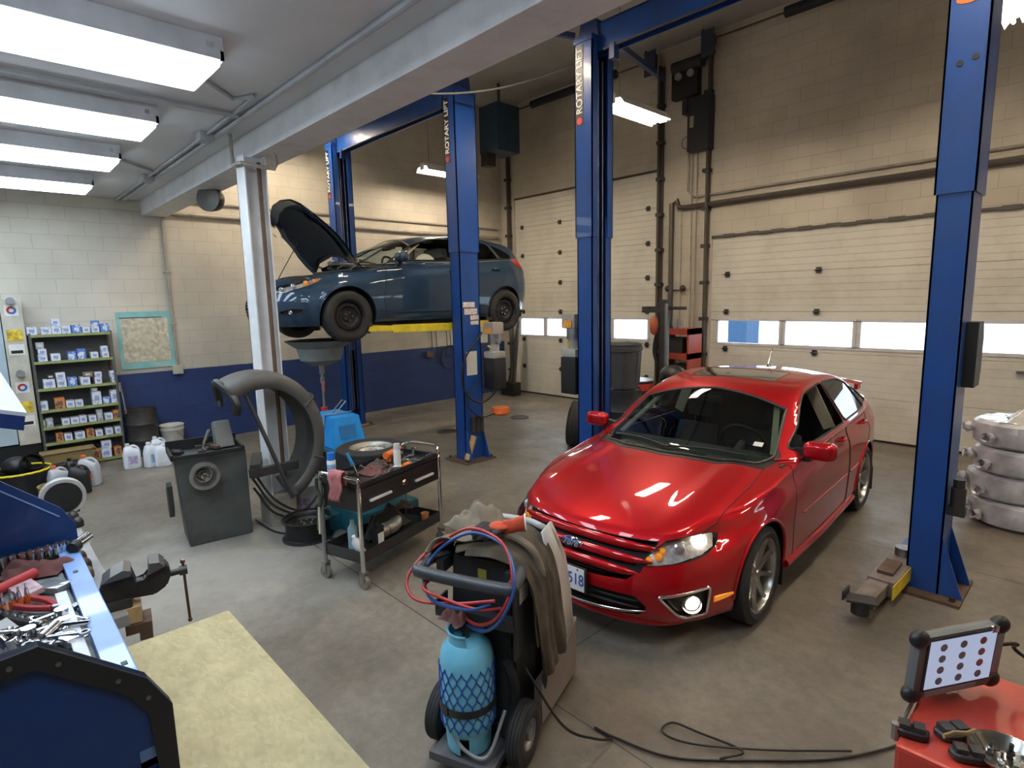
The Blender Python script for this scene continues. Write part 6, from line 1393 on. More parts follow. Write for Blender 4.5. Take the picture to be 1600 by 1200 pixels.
# wheels
def ac_wheel(x, s):
    w = bpy.data.objects.new('wheel', None); COL.objects.link(w); w.parent = ac; w.location = (x, .02, .145); w.rotation_euler = (0, 0, 0 if s > 0 else PI)
    tyre_mb(.145, .085, .07).build('tyre', M_rubber, w, ang=30)
    MB().lathe([(.074, -.03), (.066, -.02), (.062, .0), (.066, .028), (.074, .034), (.07, .03), (.055, .01), (.03, .012), (.028, .035), (0, .038)], (0, 0, 0), (1, 0, 0), 32).build('rim', M_steel, w)
    l = MB()
    for k in range(4): a = PI / 2 * k + .4; l.cyl((.01, math.cos(a) * .045, math.sin(a) * .045), (.022, math.cos(a) * .045, math.sin(a) * .045), .007, n=6)
    l.build('wheel_nut', M_chrome, w)
ac_wheel(.215, 1); ac_wheel(-.215, -1)
MB().cyl((-.23, .02, .145), (.23, .02, .145), .014).build('axle', M_dsteel, ac)
# gas bottle
gb = thing('gas_bottle', 'light blue refrigerant bottle in a dark blue net sleeve, strapped to the machine', 'bottle', AM @ Vector((-.02, -.085, .11)))
M_gb = mat('bottle_light_blue', (.16, .50, .68), .35, dirt=(.3, .5, .55), dirt_amt=.3)
MB().lathe([(0, .07), (.10, .08), (.122, .12), (.125, .16), (.125, .44), (.115, .485), (.085, .52), (.04, .53), (0, .53)], n=40).build('cylinder', M_gb, gb)
MB().lathe([(.078, .50), (.08, .52), (.082, .565), (.088, .57), (.088, .575), (.078, .575), (.074, .52)], n=32, a0=.6, a1=5.6).build('collar', M_gb, gb)
for a in (.5, 1.5, 2.6, 3.7, 4.8, 5.8): pass
MB().lathe([(.098, .0), (.104, .0), (.110, .10), (.104, .10)], n=12, a0=3.7, a1=5.2).lathe([(.098, .0), (.104, .0), (.110, .10), (.104, .10)], n=12, a0=5.6, a1=6.9).lathe([(.098, .0), (.104, .0), (.110, .10), (.104, .10)], n=12, a0=1.2, a1=2.6).build('foot_ring', M_gb, gb)
net = MB(); nn = 18
for k in range(nn):
    for s in (-1, 1):
        pts = []
        for q in range(41):
            z = .125 + .30 * q / 40; ph = 2 * PI * k / nn + s * (PI / nn) * .9 * (math.sin(q / 40 * PI * 5.0)) * 1.0 + (PI / nn if s > 0 else -PI / nn) * 0
            ph = 2 * PI * k / nn + s * (PI / nn) * (.5 - .5 * math.cos(q / 40 * PI * 7)); pts.append((.128 * math.cos(ph), .128 * math.sin(ph), z))
        net.rings(pts, .0028, 4, False)
net.build('net_sleeve', mat('net_blue', (.01, .06, .36), .5), gb)
MB().lathe([(.130, .21), (.133, .21), (.133, .245), (.130, .245)], n=40).box((0, -.133, .228), (.04, .01, .04)).build('strap', M_black, gb)
MB().cyl((0, 0, .53), (0, 0, .60), .018, n=12).cyl((-.05, 0, .59), (.05, 0, .59), .01, n=8).build('valve', M_dsteel, gb)
# hoses
def aclp(*p): return AM @ Vector(p)
M_hr = mat('hose_red', (.42, .03, .03), .35); M_hb = mat('hose_blue', (.02, .07, .24), .35)
def hose(pts, m, label, r=.0075): return tag(MB().tube([aclp(*p) for p in pts], r, 8, 10).build('service_hose', m), label, 'hose')
hose([(-.08, -.05, .72), (.08, -.14, .75), (.20, -.17, .84), (.24, -.12, .98), (.16, -.04, 1.10), (-.02, .0, 1.13), (-.18, .0, 1.04), (-.25, -.08, .98), (-.28, -.16, .90), (-.20, -.20, .84), (0, -.19, .86), (.18, -.17, .90)], M_hr, 'red service hose looped over the handle of the machine')
hose([(-.06, -.06, .70), (.10, -.15, .73), (.215, -.185, .83), (.255, -.13, .97), (.18, -.05, 1.085), (.0, -.01, 1.115), (-.16, -.02, 1.03), (-.22, -.10, .93), (-.12, -.20, .86), (.06, -.20, .85), (.16, -.17, .88)], M_hb, 'dark blue service hose looped over the handle of the machine')
hose([(-.20, -.02, .88), (-.17, -.19, .90), (-.05, -.20, .875), (.10, -.19, .855), (.20, -.15, .86)], M_hr, 'second red hose lying along the machine handle', .007)
hose([(-.10, -.06, .12), (-.08, -.16, .22), (.02, -.20, .16), (.12, -.17, .14), (.16, -.06, .30)], M_grey, 'grey hose curving round the foot of the gas bottle', .008)
cloth('shop_rag', 'brownish pink rag on top of the gas bottle', aclp(-.06, -.10, .722), .06, .05, .07, mat('rag_dusty', (.20, .09, .085), .95), 11)
# coat draped over the machine
M_coat = mat('olive_coat', (.075, .060, .042), .95, var=.35, vscale=10, bump=.4, bscale=25); M_coat2 = mat('khaki_lining', (.20, .165, .12), .95, var=.25, vscale=10, bump=.4, bscale=25)
rnd = random.Random(3)
def drape(path, wdir, wid, m, name, parent, amp=.02, nf=5, seed=0, taper=None):
    P_ = catmull(path, 8); G = []; rn = random.Random(seed); ph = [rn.random() * 6.3 for _ in range(4)]
    for i, p in enumerate(P_):
        t = i / (len(P_) - 1); tang = (P_[min(i + 1, len(P_) - 1)] - P_[max(i - 1, 0)]).normalized(); wv = Vector(wdir); wv = (wv - tang * wv.dot(tang)).normalized(); nr = tang.cross(wv); row = []
        w = wid * (taper(t) if taper else 1)
        for j in range(25):
            s = j / 24 * 2 - 1; f = math.sin(s * nf + ph[0] + t * 1.5) * .5 + math.sin(s * nf * 1.9 + ph[1] - t * 3) * .35 + math.sin(t * 11 + s * 3 + ph[2]) * .3
            row.append(p + wv * (s * w) + nr * (amp * f * (.6 + .6 * t)) - Vector((0, 0, .03 * s * s)))
        G.append(row)
    mb = MB(); mb.grid(G); return mb.build(name, m, parent, solid=.008, offset=0, ang=180, subd=1)
coat = thing('work_coat', 'dark olive work coat draped over the top of the service machine', 'coat', AM @ Vector((.05, .18, 1.0)), math.atan2(fx.y, fx.x))
cl = lambda *p: Vector(p) - Vector((.05, .18, 1.0))
drape([cl(-.16, .12, 1.03), cl(-.02, .18, 1.05), cl(.12, .20, 1.04), cl(.22, .20, .96), cl(.27, .20, .82), cl(.28, .22, .62), cl(.285, .26, .44), cl(.28, .28, .36)], (0, 1, 0), .17, M_coat, 'coat_body', coat, .022, 6, 3, lambda t: 1.0 - .2 * t)
drape([cl(-.05, .02, 1.03), cl(.10, .03, 1.04), cl(.22, .06, .98), cl(.26, .09, .86), cl(.265, .10, .70), cl(.262, .12, .60)], (0, 1, 0), .05, M_coat, 'sleeve', coat, .012, 4, 5)
drape([cl(-.24, .02, .96), cl(-.19, .08, 1.03), cl(-.10, .14, 1.06), cl(.0, .20, 1.075)], (.3, 1, 0), .12, M_coat2, 'lining', coat, .02, 5, 8)
MB().tube([cl(.0, .10, 1.06), cl(.12, .13, 1.065), cl(.22, .16, .99), cl(.262, .18, .86)], .02, 10, 8).build('collar_fold', M_coat2, coat)
cloth('coat_hood', 'khaki cloth heap on top of the service machine, left of the glove', aclp(-.10, .22, 1.05), .13, .12, .12, M_coat2, 21, cat='cloth')
# glove with five fingers
gl = thing('work_glove', 'dark work glove with an orange red back lying on the coat', 'glove', AM @ Vector((.06, .10, 1.105)), math.atan2(fx.y, fx.x) + .35)
M_gk = mat('glove_dark', (.045, .035, .032), .85, var=.3, vscale=30); M_go = mat('glove_orange', (.55, .075, .03), .8, var=.2, vscale=20)
pm_ = MB(); pm_.ball((0, 0, 0), .05, 20, (1.05, .95, .42)); pm_.build('palm', M_gk, gl)
MB().ball((.012, .0, .010), .05, 20, (1.0, .85, .38)).rings([(.035, 0, .006), (.075, .006, .010), (.115, .012, .018), (.135, .014, .020)], [.036, .032, .038, .042], 18, False, .55).build('back_and_cuff', M_go, gl)
MB().lathe([(.040, 0), (.0445, 0), (.0445, .006), (.040, .006)], (.133, .014, .020), (1, .08, .08), 22).build('cuff_edge', M_paper, gl)
for k, (yy, ln, dr) in enumerate(((-.036, .075, .030), (-.014, .085, .024), (.010, .088, .020), (.033, .076, .022))):
    MB().rings(catmull([(-.03, yy, 0), (-.03 - ln * .45, yy * 1.15, .006), (-.03 - ln * .8, yy * 1.22, -dr * .5), (-.03 - ln, yy * 1.25, -dr * 1.3)], 5), [.0125] * 14 + [.011, .007], 10).build('finger', M_gk, gl)
MB().rings(catmull([(.015, -.035, -.002), (-.01, -.062, -.006), (-.035, -.078, -.014), (-.052, -.083, -.024)], 5), [.014] * 14 + [.012, .007], 10).build('thumb', M_gk, gl)
# power cord snaking over the floor
pts = [aclp(.23, .02, .48), aclp(.40, .05, .22), aclp(.50, .2, .07), aclp(.56, .3, .014)] + [onz(x, y) + Vector((0, 0, .012)) for x, y in ((930, 1140), (960, 1155), (1050, 1187), (1180, 1192), (1300, 1190), (1390, 1172))] + [onz(1440, 1150) + Vector((0, 0, .012))]
tag(MB().tube(pts, .0065, 8, 10).build('extension_cable', M_cable), 'long black cord running from the service machine across the floor to the red cart', 'cord')
pts = [onz(x, y) + Vector((0, 0, .022)) for x, y in ((1125, 1192), (1160, 1180), (1090, 1150), (1050, 1135), (1035, 1150), (1080, 1168), (1200, 1178), (1330, 1180))]
tag(MB().tube(pts, .0055, 8, 10).build('extension_cable', M_cable), 'loop of thin black cord on the floor in front of the red car', 'cord')
# plywood sheet
ply = bpy.data.materials.new('osb_board'); ply.use_nodes = True; N = ply.node_tree.nodes; L = ply.node_tree.links; b = N['Principled BSDF']; b.inputs['Roughness'].default_value = .75
tc = N.new('ShaderNodeTexCoord'); vo = N.new('ShaderNodeTexVoronoi'); vo.inputs['Scale'].default_value = 26; mp = N.new('ShaderNodeMapping'); mp.inputs['Scale'].default_value = (1, 2.2, 1); mp.inputs['Rotation'].default_value = (0, 0, .6)
L.new(tc.outputs['Object'], mp.inputs[0]); n1 = N.new('ShaderNodeTexNoise'); n1.inputs['Scale'].default_value = 5; n1.inputs['Detail'].default_value = 9; L.new(tc.outputs['Object'], n1.inputs['Vector'])
ad = N.new('ShaderNodeMix'); ad.data_type = 'RGBA'; ad.inputs['Factor'].default_value = .12; L.new(mp.outputs[0], ad.inputs['A']); L.new(n1.outputs['Color'], ad.inputs['B']); L.new(ad.outputs['Result'], vo.inputs['Vector'])
r = N.new('ShaderNodeValToRGB'); r.color_ramp.elements[0].color = (.46, .39, .215, 1); r.color_ramp.elements[1].color = (.56, .49, .29, 1); L.new(vo.outputs['Color'], r.inputs['Fac'])
r2 = N.new('ShaderNodeValToRGB'); r2.color_ramp.elements[0].position = .35; r2.color_ramp.elements[1].position = .7; r2.color_ramp.elements[0].color = (.86, .85, .84, 1); r2.color_ramp.elements[1].color = (1.08, 1.08, 1.06, 1); L.new(n1.outputs['Fac'], r2.inputs['Fac'])
mu = N.new('ShaderNodeMix'); mu.data_type = 'RGBA'; mu.blend_type = 'MULTIPLY'; mu.inputs['Factor'].default_value = 1; L.new(r.outputs[0], mu.inputs['A']); L.new(r2.outputs[0], mu.inputs['B']); L.new(mu.outputs['Result'], b.inputs['Base Color'])
tag(MB().bb((-4.22, -.07, .002), (-1.80, 1.14, .016)).build('wood_board', ply, smooth=False), 'pale yellow chipboard sheet lying on the floor at the bottom of the photo', 'board')
# ================================================================= BENCH, TOOL CHEST, VISE
M_bench = mat('bench_grey_wood', (.26, .25, .24), .7, var=.2, vscale=5, bump=.3, bscale=20)
bt = thing('workbench', 'worn grey plank workbench behind the blue tool chest', 'workbench', (-3.8, 0, 0))
MB().bb((-1.0, -.5, .845), (1.03, .365, .895), bev=.004).build('bench_top', M_bench, bt, smooth=False)
for x in (-.93, .93):
    for y in (-.42, .28): MB().bb((x - .04, y - .04, .017), (x + .04, y + .04, .845)).build('leg', M_bench, bt, smooth=False)
tcst = thing('tool_chest', 'dark blue open tool chest with black edged sides and a lid pale with reflected light', 'tool chest', (-2.62, 0, .897))
tl = lambda x, y, z: (x + 2.62, y, z - .897)
M_tb = mat('chest_blue', (.006, .035, .15), .35, coat=.3, var=.05); M_tk = mat('chest_black_trim', (.015, .016, .018), .4, coat=.2); M_tw = mat('chest_lid_sheen', (.50, .53, .66), .3, coat=.3); M_rim = mat('chest_rim_blue', (.22, .38, .72), .3, coat=.4)  # pale lid colour has the glancing lamp reflection painted in
CX0, CX1 = -3.55, -1.70
MB().bb(tl(CX0, -.36, .898), tl(CX1, .26, .965)).build('tray_base', M_tb, tcst, smooth=False)
MB().bb(tl(CX0 + .02, -.34, .965), tl(CX1 - .02, .20, .972)).build('tray_liner', mat('grey_liner', (.20, .20, .20), .6, dirt=(.08, .07, .06), dirt_amt=.6), tcst, smooth=False)
rm = MB().bb(tl(CX0, .205, .94), tl(CX1, .285, 1.002), bev=.004).build('front_rim', M_rim, tcst, smooth=False)
for px_, py_ in ((118, 893), (194, 1036)):
    p = onz(px_, py_, 1.003); MB().bb(tl(p.x - .012, p.y - .009, 1.0025), tl(p.x + .012, p.y + .009, 1.004)).build('rim_slot', M_black, rm, smooth=False)
MB().bb(tl(-2.95, .145, .972), tl(-2.08, .185, 1.005), bev=.003).build('tray_divider', M_wplastic, tcst, smooth=False)
prof = [(.295, .90), (.295, 1.10), (.245, 1.20), (.04, 1.385), (-.37, 1.355), (-.37, .90)]
def side_panel(x, th, border, name):
    F = frame(tl(x, 0, 0), (0, 1, 0), (0, 0, 1))
    o = MB().prism([(y, z) for y, z in prof], F, th).build(name, M_tb, tcst, smooth=False)
    c = Vector((-.02, 1.10)); n = len(prof); mb = MB()
    for i in range(n):
        a = Vector(prof[i]); b = Vector(prof[(i + 1) % n]); ia = a + (c - a).normalized() * border * 1.25; ib = b + (c - b).normalized() * border * 1.25
        mb.prism([tuple(a), tuple(b), tuple(ib), tuple(ia)], Matrix.Translation((-.004, 0, 0)) @ F, th + .012)
    mb.build('edge_trim', M_tk, o, smooth=False)
    for i in (2, 3, 4):
        a = Vector(prof[i]); q = a + (c - a).normalized() * border * .6
        for dd in (-.05, .05):
            e = (Vector(prof[(i + 1) % n]) - a).normalized() if dd > 0 else (Vector(prof[i - 1]) - a).normalized(); r_ = q + e * .05
            MB().cyl(tl(x + th + .008, r_.x, r_.y), tl(x + th + .012, r_.x, r_.y), .006, n=10).build('rivet', M_steel, o)
    return o
side_panel(CX1 - .025, .025, .045, 'side_panel')
F2 = frame(tl(CX0, 0, 0), (0, 1, 0), (0, 0, 1)); o = MB().prism([(y, z) for y, z in prof], F2, .02).build('side_panel', M_tb, tcst, smooth=False)
MB().bar(tl(CX0 + .022, .235, 1.16), tl(CX0 + .022, .03, 1.345), .004, .006).build('fold_line', M_rim, o)
MB().bb(tl(CX0, -.385, .90), tl(CX1, -.37, 2.08)).build('back_panel', M_tb, tcst, smooth=False)
ld = MB(); F3 = frame(tl(CX0, 0, 0), (0, 1, 0), (0, 0, 1))
ld.prism([(.082, 1.94), (-.372, 2.08), (-.372, 2.074), (.078, 1.932)], F3, CX1 - CX0); ld.build('lid', M_tw, tcst, smooth=False)
MB().prism([(.078, 1.931), (-.372, 2.073), (-.372, 2.045), (.072, 1.900)], F3, CX1 - CX0).build('lid_frame', M_tb, tcst, smooth=False)
pd = thing('drawer_cabinet', 'dark blue drawer cabinet on the floor carrying the near end of the tool chest', 'cabinet', (-2.22, -.06, 0))
MB().bb((-.50, -.30, .06), (.50, .26, .896)).build('cabinet_body', M_tb, pd, smooth=False)
for k in range(4): MB().bb((-.47, .26, .10 + .19 * k), (.47, .275, .27 + .19 * k)).build('drawer', M_tb, pd, smooth=False)
for sx in (-.42, .42):
    for sy in (-.24, .2): MB().cyl((sx - .02, sy, .046), (sx + .02, sy, .046), .029, n=14).build('caster', M_black, pd)
# ---- tools in the chest, each placed on the tray liner at z 0.973
ZT = .974
def tool(name, cat, label, px, py, rz=0, z=ZT, group=None): p = onz(px, py, z); return thing(name, label, cat, (p.x, p.y, z), rz, group=group)
M_toolred = mat('tool_red', (.50, .04, .05), .4); M_toolor = mat('tool_orange', (.80, .16, .02), .35)
rail = thing('socket_rail', 'black rail of chrome sockets standing along the far end of the chest', 'rail', (-3.45, .0, ZT), PI / 2 + .1)
MB().bb((-.20, -.02, 0), (.26, .02, .02)).build('rail_bar', M_black, rail, smooth=False)
for i in range(14):
    x = -.19 + i * .033; r = .010 + .0006 * i
    MB().lathe([(0, 0), (r, 0), (r, .028), (r * 1.15, .032), (r * 1.15, .055), (r * .8, .056), (r * .7, .04), (0, .04)], (x, 0, .02), n=18).build('socket', M_chrome, rail)
for i, (px, py) in enumerate(((8, 868), (22, 862), (34, 858), (44, 872), (14, 880), (30, 876))):
    t = tool('socket', 'socket', '', px, py, z=ZT); t['group'] = 'loose chrome sockets at the left edge of the chest'; t['label'] = '%s from the left of the loose chrome sockets at the left edge of the chest' % ORD[i]
    r = .014; MB().lathe([(0, 0), (r, 0), (r, .05), (r * .75, .051), (r * .7, .03), (0, .03)], n=16).build('socket_body', M_chrome, t)
for i, (px, py) in enumerate(((18, 848), (34, 846))):
    t = tool('ring_spanner', 'spanner', ('left', 'right')[i] + ' one of two chrome spanner rings standing behind the sockets', px, py + 14, -.7); MB().lathe([(.011, -.005), (.019, -.005), (.019, .005), (.011, .005), (.011, -.005)], (0, 0, .055), (0, 1, 0), 20).bar((0, 0, 0), (0, 0, .038), .012, .006).build('ring', M_chrome, t)
t = tool('flashlight', 'flashlight', 'chrome and black cylinder at the far front corner of the chest rim', 128, 845, -.6, z=1.03); MB().cyl((-.05, 0, 0), (.05, 0, 0), .026, n=20).build('barrel', M_chrome, t); MB().cyl((.05, 0, 0), (.085, 0, -.004), .031, .027, n=20).build('head', M_black, t)
t = tool('socket_tray', 'tray', 'light blue plastic tray beside the socket rail', 92, 858, -.6); MB().bb((-.07, -.035, 0), (.07, .035, .012), bev=.004).build('tray_body', M_rim, t)
cloth('shop_rag', 'brown rag spread over the tools at the far end of the chest', onz(56, 892, ZT + .005), .15, .085, .05, M_rag, 31, rz=1.0)
t = tool('handle_tube', 'tube', 'red tube lying at the left edge of the chest', 18, 912, 2.2, z=ZT + .026); MB().lathe([(.017, -.10), (.024, -.10), (.024, .10), (.017, .10), (.017, -.10)], (0, 0, 0), (1, 0, 0), 24).build('tube_body', M_toolred, t)
t = tool('small_box', 'box', 'white and pink small box lying among the tools in the chest', 42, 925, .25, z=ZT + .02); MB().box((0, 0, .01), (.13, .08, .022), rot=(.12, .05, 0), bev=.002).build('box_body', mat('pinkish_box', (.60, .42, .45), .5, var=.4, vscale=20), t)
t = tool('clear_case', 'case', 'clear plastic case near the middle of the chest', 84, 922, .7); MB().bb((-.06, -.04, 0), (.06, .04, .03), bev=.008).build('case_body', mat('clear_plastic_grey', (.25, .27, .28), .08, coat=1), t)
t = tool('orange_pick', 'pick', 'short orange stick lying above the clear case', 62, 915, 1.2, z=ZT + .01); MB().cyl((-.03, 0, 0), (.03, 0, 0), .006, n=10).build('pick_body', mat('amber_plastic', (.7, .28, .03), .3), t)
t = tool('pliers', 'pliers', 'red handled pliers lying across the middle of the chest', 85, 948, .55, z=ZT + .02)
MB().tube([(-.16, -.035, 0), (-.08, -.03, 0), (0, -.01, 0)], .013).tube([(-.16, .035, 0), (-.08, .03, 0), (0, .01, 0)], .013).build('grip', M_toolred, t); MB().bar((0, 0, 0), (.08, 0, 0), .03, .012).cyl((.01, 0, -.01), (.01, 0, .01), .014).build('jaw', M_steel, t)
t = tool('measuring_tape', 'tape', 'grey flat metal piece beside the red pliers', 108, 952, 2.2, z=ZT + .012); MB().bar((-.05, 0, 0), (.05, 0, 0), .03, .012).build('tape_body', M_steel, t)
for i, (px, py) in enumerate(((6, 958), (20, 952), (32, 948), (44, 942))):
    t = tool('screwdriver', 'screwdriver', '%s from the left of the clear orange tipped screwdrivers standing in the chest' % ORD[i], px, py, 0, ZT); t['group'] = 'orange tipped screwdrivers in the chest'
    MB().cyl((0, 0, .0), (0, 0, .035), .011, n=12).build('handle_band', M_toolor, t); MB().cyl((0, 0, .035), (0, 0, .065), .010, .006, n=12).cyl((0, 0, .065), (0, 0, .085), .004, n=8).build('handle', M_chrome, t)
t = tool('spray_card', 'card', 'white folded card at the left edge of the chest, under the screwdrivers', 6, 985, .3, z=ZT + .01); MB().box((0, 0, .01), (.10, .06, .006), rot=(.25, .1, 0)).build('card', M_paper, t)
t = tool('bit_rack', 'rack', 'curved dark rack of bits in front of the screwdrivers', 35, 975, .45, z=ZT)
MB().tube([(-.14, 0, .015), (0, -.012, .02), (.14, 0, .02)], .014).build('rack_body', M_dsteel, t)
for k in range(6): MB().cyl((-.11 + .045 * k, -.004, .03), (-.11 + .045 * k, -.004, .045), .008, n=10).build('bit', M_chrome, t)
rnd = random.Random(12); WHERE = ['near the white divider strip', 'against the dark near panel', 'below the curved bit rack', 'at the left edge of the photo', 'in the middle of the heap']
kinds = ['large chrome deep socket', 'short chrome socket', 'chrome ratchet head', 'polished steel extension bar', 'steel spanner']
spots = [(15, 995), (30, 990), (45, 985), (58, 992), (68, 998), (78, 985), (90, 978), (100, 970), (112, 975), (118, 990), (8, 1008), (22, 1005), (38, 1002), (88, 1000), (103, 992), (70, 975), (55, 972), (96, 955), (120, 965), (75, 1005)]
for i, (px, py) in enumerate(spots):
    k = i % 5; t = tool(('deep_socket', 'short_socket', 'ratchet', 'extension_bar', 'spanner')[k], 'tool', '%s, %s %s' % (kinds[k], ('leftmost of its sort', 'second of its sort', 'third of its sort', 'fourth of its sort')[min(3, i // 5)], 'in the heap by the near chest panel'), px, py, rnd.random() * 6, ZT + .018 + .012 * (i % 3)); t['group'] = 'loose chrome tools heaped in the chest'
    if k == 0: MB().lathe([(0, -.035), (.019, -.035), (.019, .035), (.014, .036), (.013, .01), (0, .01)], (0, 0, 0), (1, .1, .2), 20).build('socket_body', M_chrome, t)
    elif k == 1: MB().lathe([(0, 0), (.018, 0), (.018, .034), (.013, .035), (.012, .02), (0, .02)], (0, 0, -.015), (.2, .1, 1), 20).build('socket_body', M_chrome, t)
    elif k == 2: MB().cyl((0, 0, -.008), (0, 0, .012), .022, n=20).bar((0, 0, 0), (.10, 0, 0), .018, .012, bev=.004).build('ratchet_body', M_chrome, t)
    elif k == 3: MB().cyl((-.06, 0, 0), (.06, 0, 0), .009, n=12).cyl((.05, 0, 0), (.07, 0, 0), .014, n=12).build('bar_body', M_chrome, t)
    else: MB().bar((-.06, 0, 0), (.05, 0, .004), .016, .007, bev=.002).lathe([(.010, -.004), (.018, -.004), (.018, .004), (.010, .004)], (.062, 0, .004), n=16).build('spanner_body', M_steel, t)
t = tool('chrome_block', 'tool', 'wide bright chrome block lying by the near chest panel', 108, 1003, .35, z=ZT + .012); MB().box((0, 0, .015), (.10, .055, .034), bev=.008).build('block_body', M_chrome, t)
# ---- vise at the end of the bench
vs_ = thing('bench_vise', 'dark iron bench vise with open jaws on the end of the bench', 'vise', (-2.86, .40, .90))
M_iron = mat('vise_iron', (.05, .048, .045), .5, metal=.6, bump=.3, dirt=(.12, .11, .10), dirt_amt=.5); M_jaw = mat('jaw_steel', (.22, .21, .20), .4, metal=.8)
VB = Vector((-2.86, .40, .90))
J1 = onz(213, 905, 1.06) ; J2 = onz(240, 900, 1.06); 
vd = Vector((.18, .98, 0)).normalized(); vc = Vector((-vd.y, vd.x, 0))   # vd: opening direction, away from the bench
VM = frame((-.02, -.02, 0), vd, vc) @ Matrix.Diagonal((.80, .80, .92, 1))
def vb(mb, name, m, **k): mb.bm.transform(VM); return mb.build(name, m, vs_, **k)
# local: x outward, y along jaw width, z up ; origin on bench edge
mb = MB(); mb.box((-.06, 0, .02), (.17, .15, .04), bev=.01).prism([(-.14, .03), (.03, .03), (.05, .10), (.035, .155), (-.02, .165), (-.10, .13)], Matrix.Translation((0, .05, 0)) @ frame((0, 0, 0), (1, 0, 0), (0, 0, 1)), .10); vb(mb, 'fixed_body', M_iron, ang=30)
vb(MB().prism([(-.10, .14), (.032, .15), (.032, .175), (.0, .185), (-.06, .165)], Matrix.Translation((0, .075, 0)) @ frame((0, 0, 0), (1, 0, 0), (0, 0, 1)), .15), 'fixed_jaw', M_jaw, smooth=False)
mb = MB(); mb.prism([(.0, .03), (.13, .02), (.19, .05), (.215, .10), (.205, .15), (.17, .175), (.125, .178), (.115, .125), (.09, .10), (.0, .10)], Matrix.Translation((0, .045, 0)) @ frame((0, 0, 0), (1, 0, 0), (0, 0, 1)), .09); bmesh.ops.bevel(mb.bm, geom=mb.bm.edges[:], offset=.008, segments=2, affect='EDGES'); vb(mb, 'moving_body', M_iron, ang=30)
vb(MB().prism([(.108, .135), (.118, .19), (.165, .185), (.19, .16), (.16, .15)], Matrix.Translation((0, .075, 0)) @ frame((0, 0, 0), (1, 0, 0), (0, 0, 1)), .15), 'moving_jaw', M_jaw, smooth=False)
vb(MB().cyl((.10, 0, .09), (.285, 0, .095), .016, n=16).cyl((.255, 0, .094), (.295, 0, .095), .024, n=18), 'screw', M_iron)
hb = onz(293, 1010, .80); 
vb(MB().rings([(.277, .0, .135), (.279, .004, .0), (.283, .01, -.17)], .0075, 12).ball((.277, 0, .14), .0135, 12).ball((.283, .01, -.175), .012, 12), 'handle_bar', mat('handle_bronze', (.25, .16, .10), .3, metal=.9))
vb(MB().bb((-.09, -.08, -.08), (.06, .06, -.003)), 'mounting_block', M_wood, smooth=False); vb(MB().bb((-.02, -.09, -.13), (.10, .07, -.085)).bb((.04, -.09, -.17), (.10, .05, -.13)), 'mounting_bracket', M_rust, smooth=False)
tag(MB().bb((-2.80, .24, .896), (-2.62, .285, .985)).build('wood_block', M_wood, smooth=False), 'pale wood block between the tool chest rim and the vise', 'wood')
# bench grinder at the far end
bg = thing('bench_grinder', 'bench grinder with a pale round wheel guard at the far end of the bench', 'grinder', (onz(98, 775, 1.03).x - .15, onz(98, 775, 1.03).y, .896))
MB().box((0, 0, .03), (.22, .16, .06), bev=.01).cyl((-.10, 0, .13), (.10, 0, .13), .065, n=24).bb((-.04, -.05, .05), (.04, .05, .1)).build('motor', M_dsteel, bg)
for sx in (1,):
    g = MB().lathe([(.03, -.03), (.115, -.03), (.118, -.02), (.118, .02), (.115, .03), (.03, .03)], (sx * .15, 0, .13), (1, 0, 0), 30).build('wheel_guard', mat('guard_grey', (.42, .42, .40), .45, dirt=(.15, .14, .13), dirt_amt=.5), bg); MB().cyl((sx * .15 - .022, 0, .13), (sx * .15 + .034, 0, .13), .095, n=30).build('grinding_wheel', M_black, bg)
for i, (px, py, c) in enumerate(((132, 868, M_dsteel), (140, 880, M_black), (143, 893, M_rust), (120, 805, M_dsteel), (128, 815, M_black))):
    p = onz(px, py, .92); t = thing('scrap_part', ('greasy round part on the bench by the chest corner', 'black lump on the bench beside the chest rim', 'rusty small part on the bench near the vise', 'dark bracket lying before the bench grinder', 'black cap on the bench between grinder and chest')[i], 'part', (p.x, p.y - .02, .896)); MB().ball((0, 0, .03), .035, 12, (1.2, .8, .8)).cyl((0, 0, 0), (0, 0, .03), .03, n=12).build('part_body', c, t)

# ================================================================= RED CART AND TABLET, LOWER RIGHT
rc = thing('red_cart', 'red tool cart top at the lower right corner carrying the tablet', 'cart', (.05, 2.05, 0))
M_rc = mat('cart_red', (.50, .045, .028), .4, coat=.2, dirt=(.16, .04, .03), dirt_amt=.35)
MB().bb((-.385, -.275, .80), (.55, .30, .90), bev=.012).build('top', M_rc, rc, smooth=False)
MB().bb((-.36, -.25, .10), (.52, .28, .80)).build('cabinet_body', M_rc, rc, smooth=False)
for k in range(3): d = MB().bb((-.34, -.262, .14 + .21 * k), (.50, -.25, .33 + .21 * k)).build('drawer', M_rc, rc, smooth=False); MB().bb((-.2, -.28, .28 + .21 * k), (.36, -.262, .30 + .21 * k)).build('handle', M_chrome, d, smooth=False)
MB().cyl((-.395, -.22, .905), (-.395, .12, .905), .008, n=8).cyl((-.395, -.22, .88), (-.395, -.22, .93), .012, n=8).build('side_rail', M_steel, rc)
for sx in (-.3, .45):
    for sy in (-.2, .22): MB().cyl((sx - .02, sy, .05), (sx + .02, sy, .05), .05, n=16).build('caster', M_black, rc)
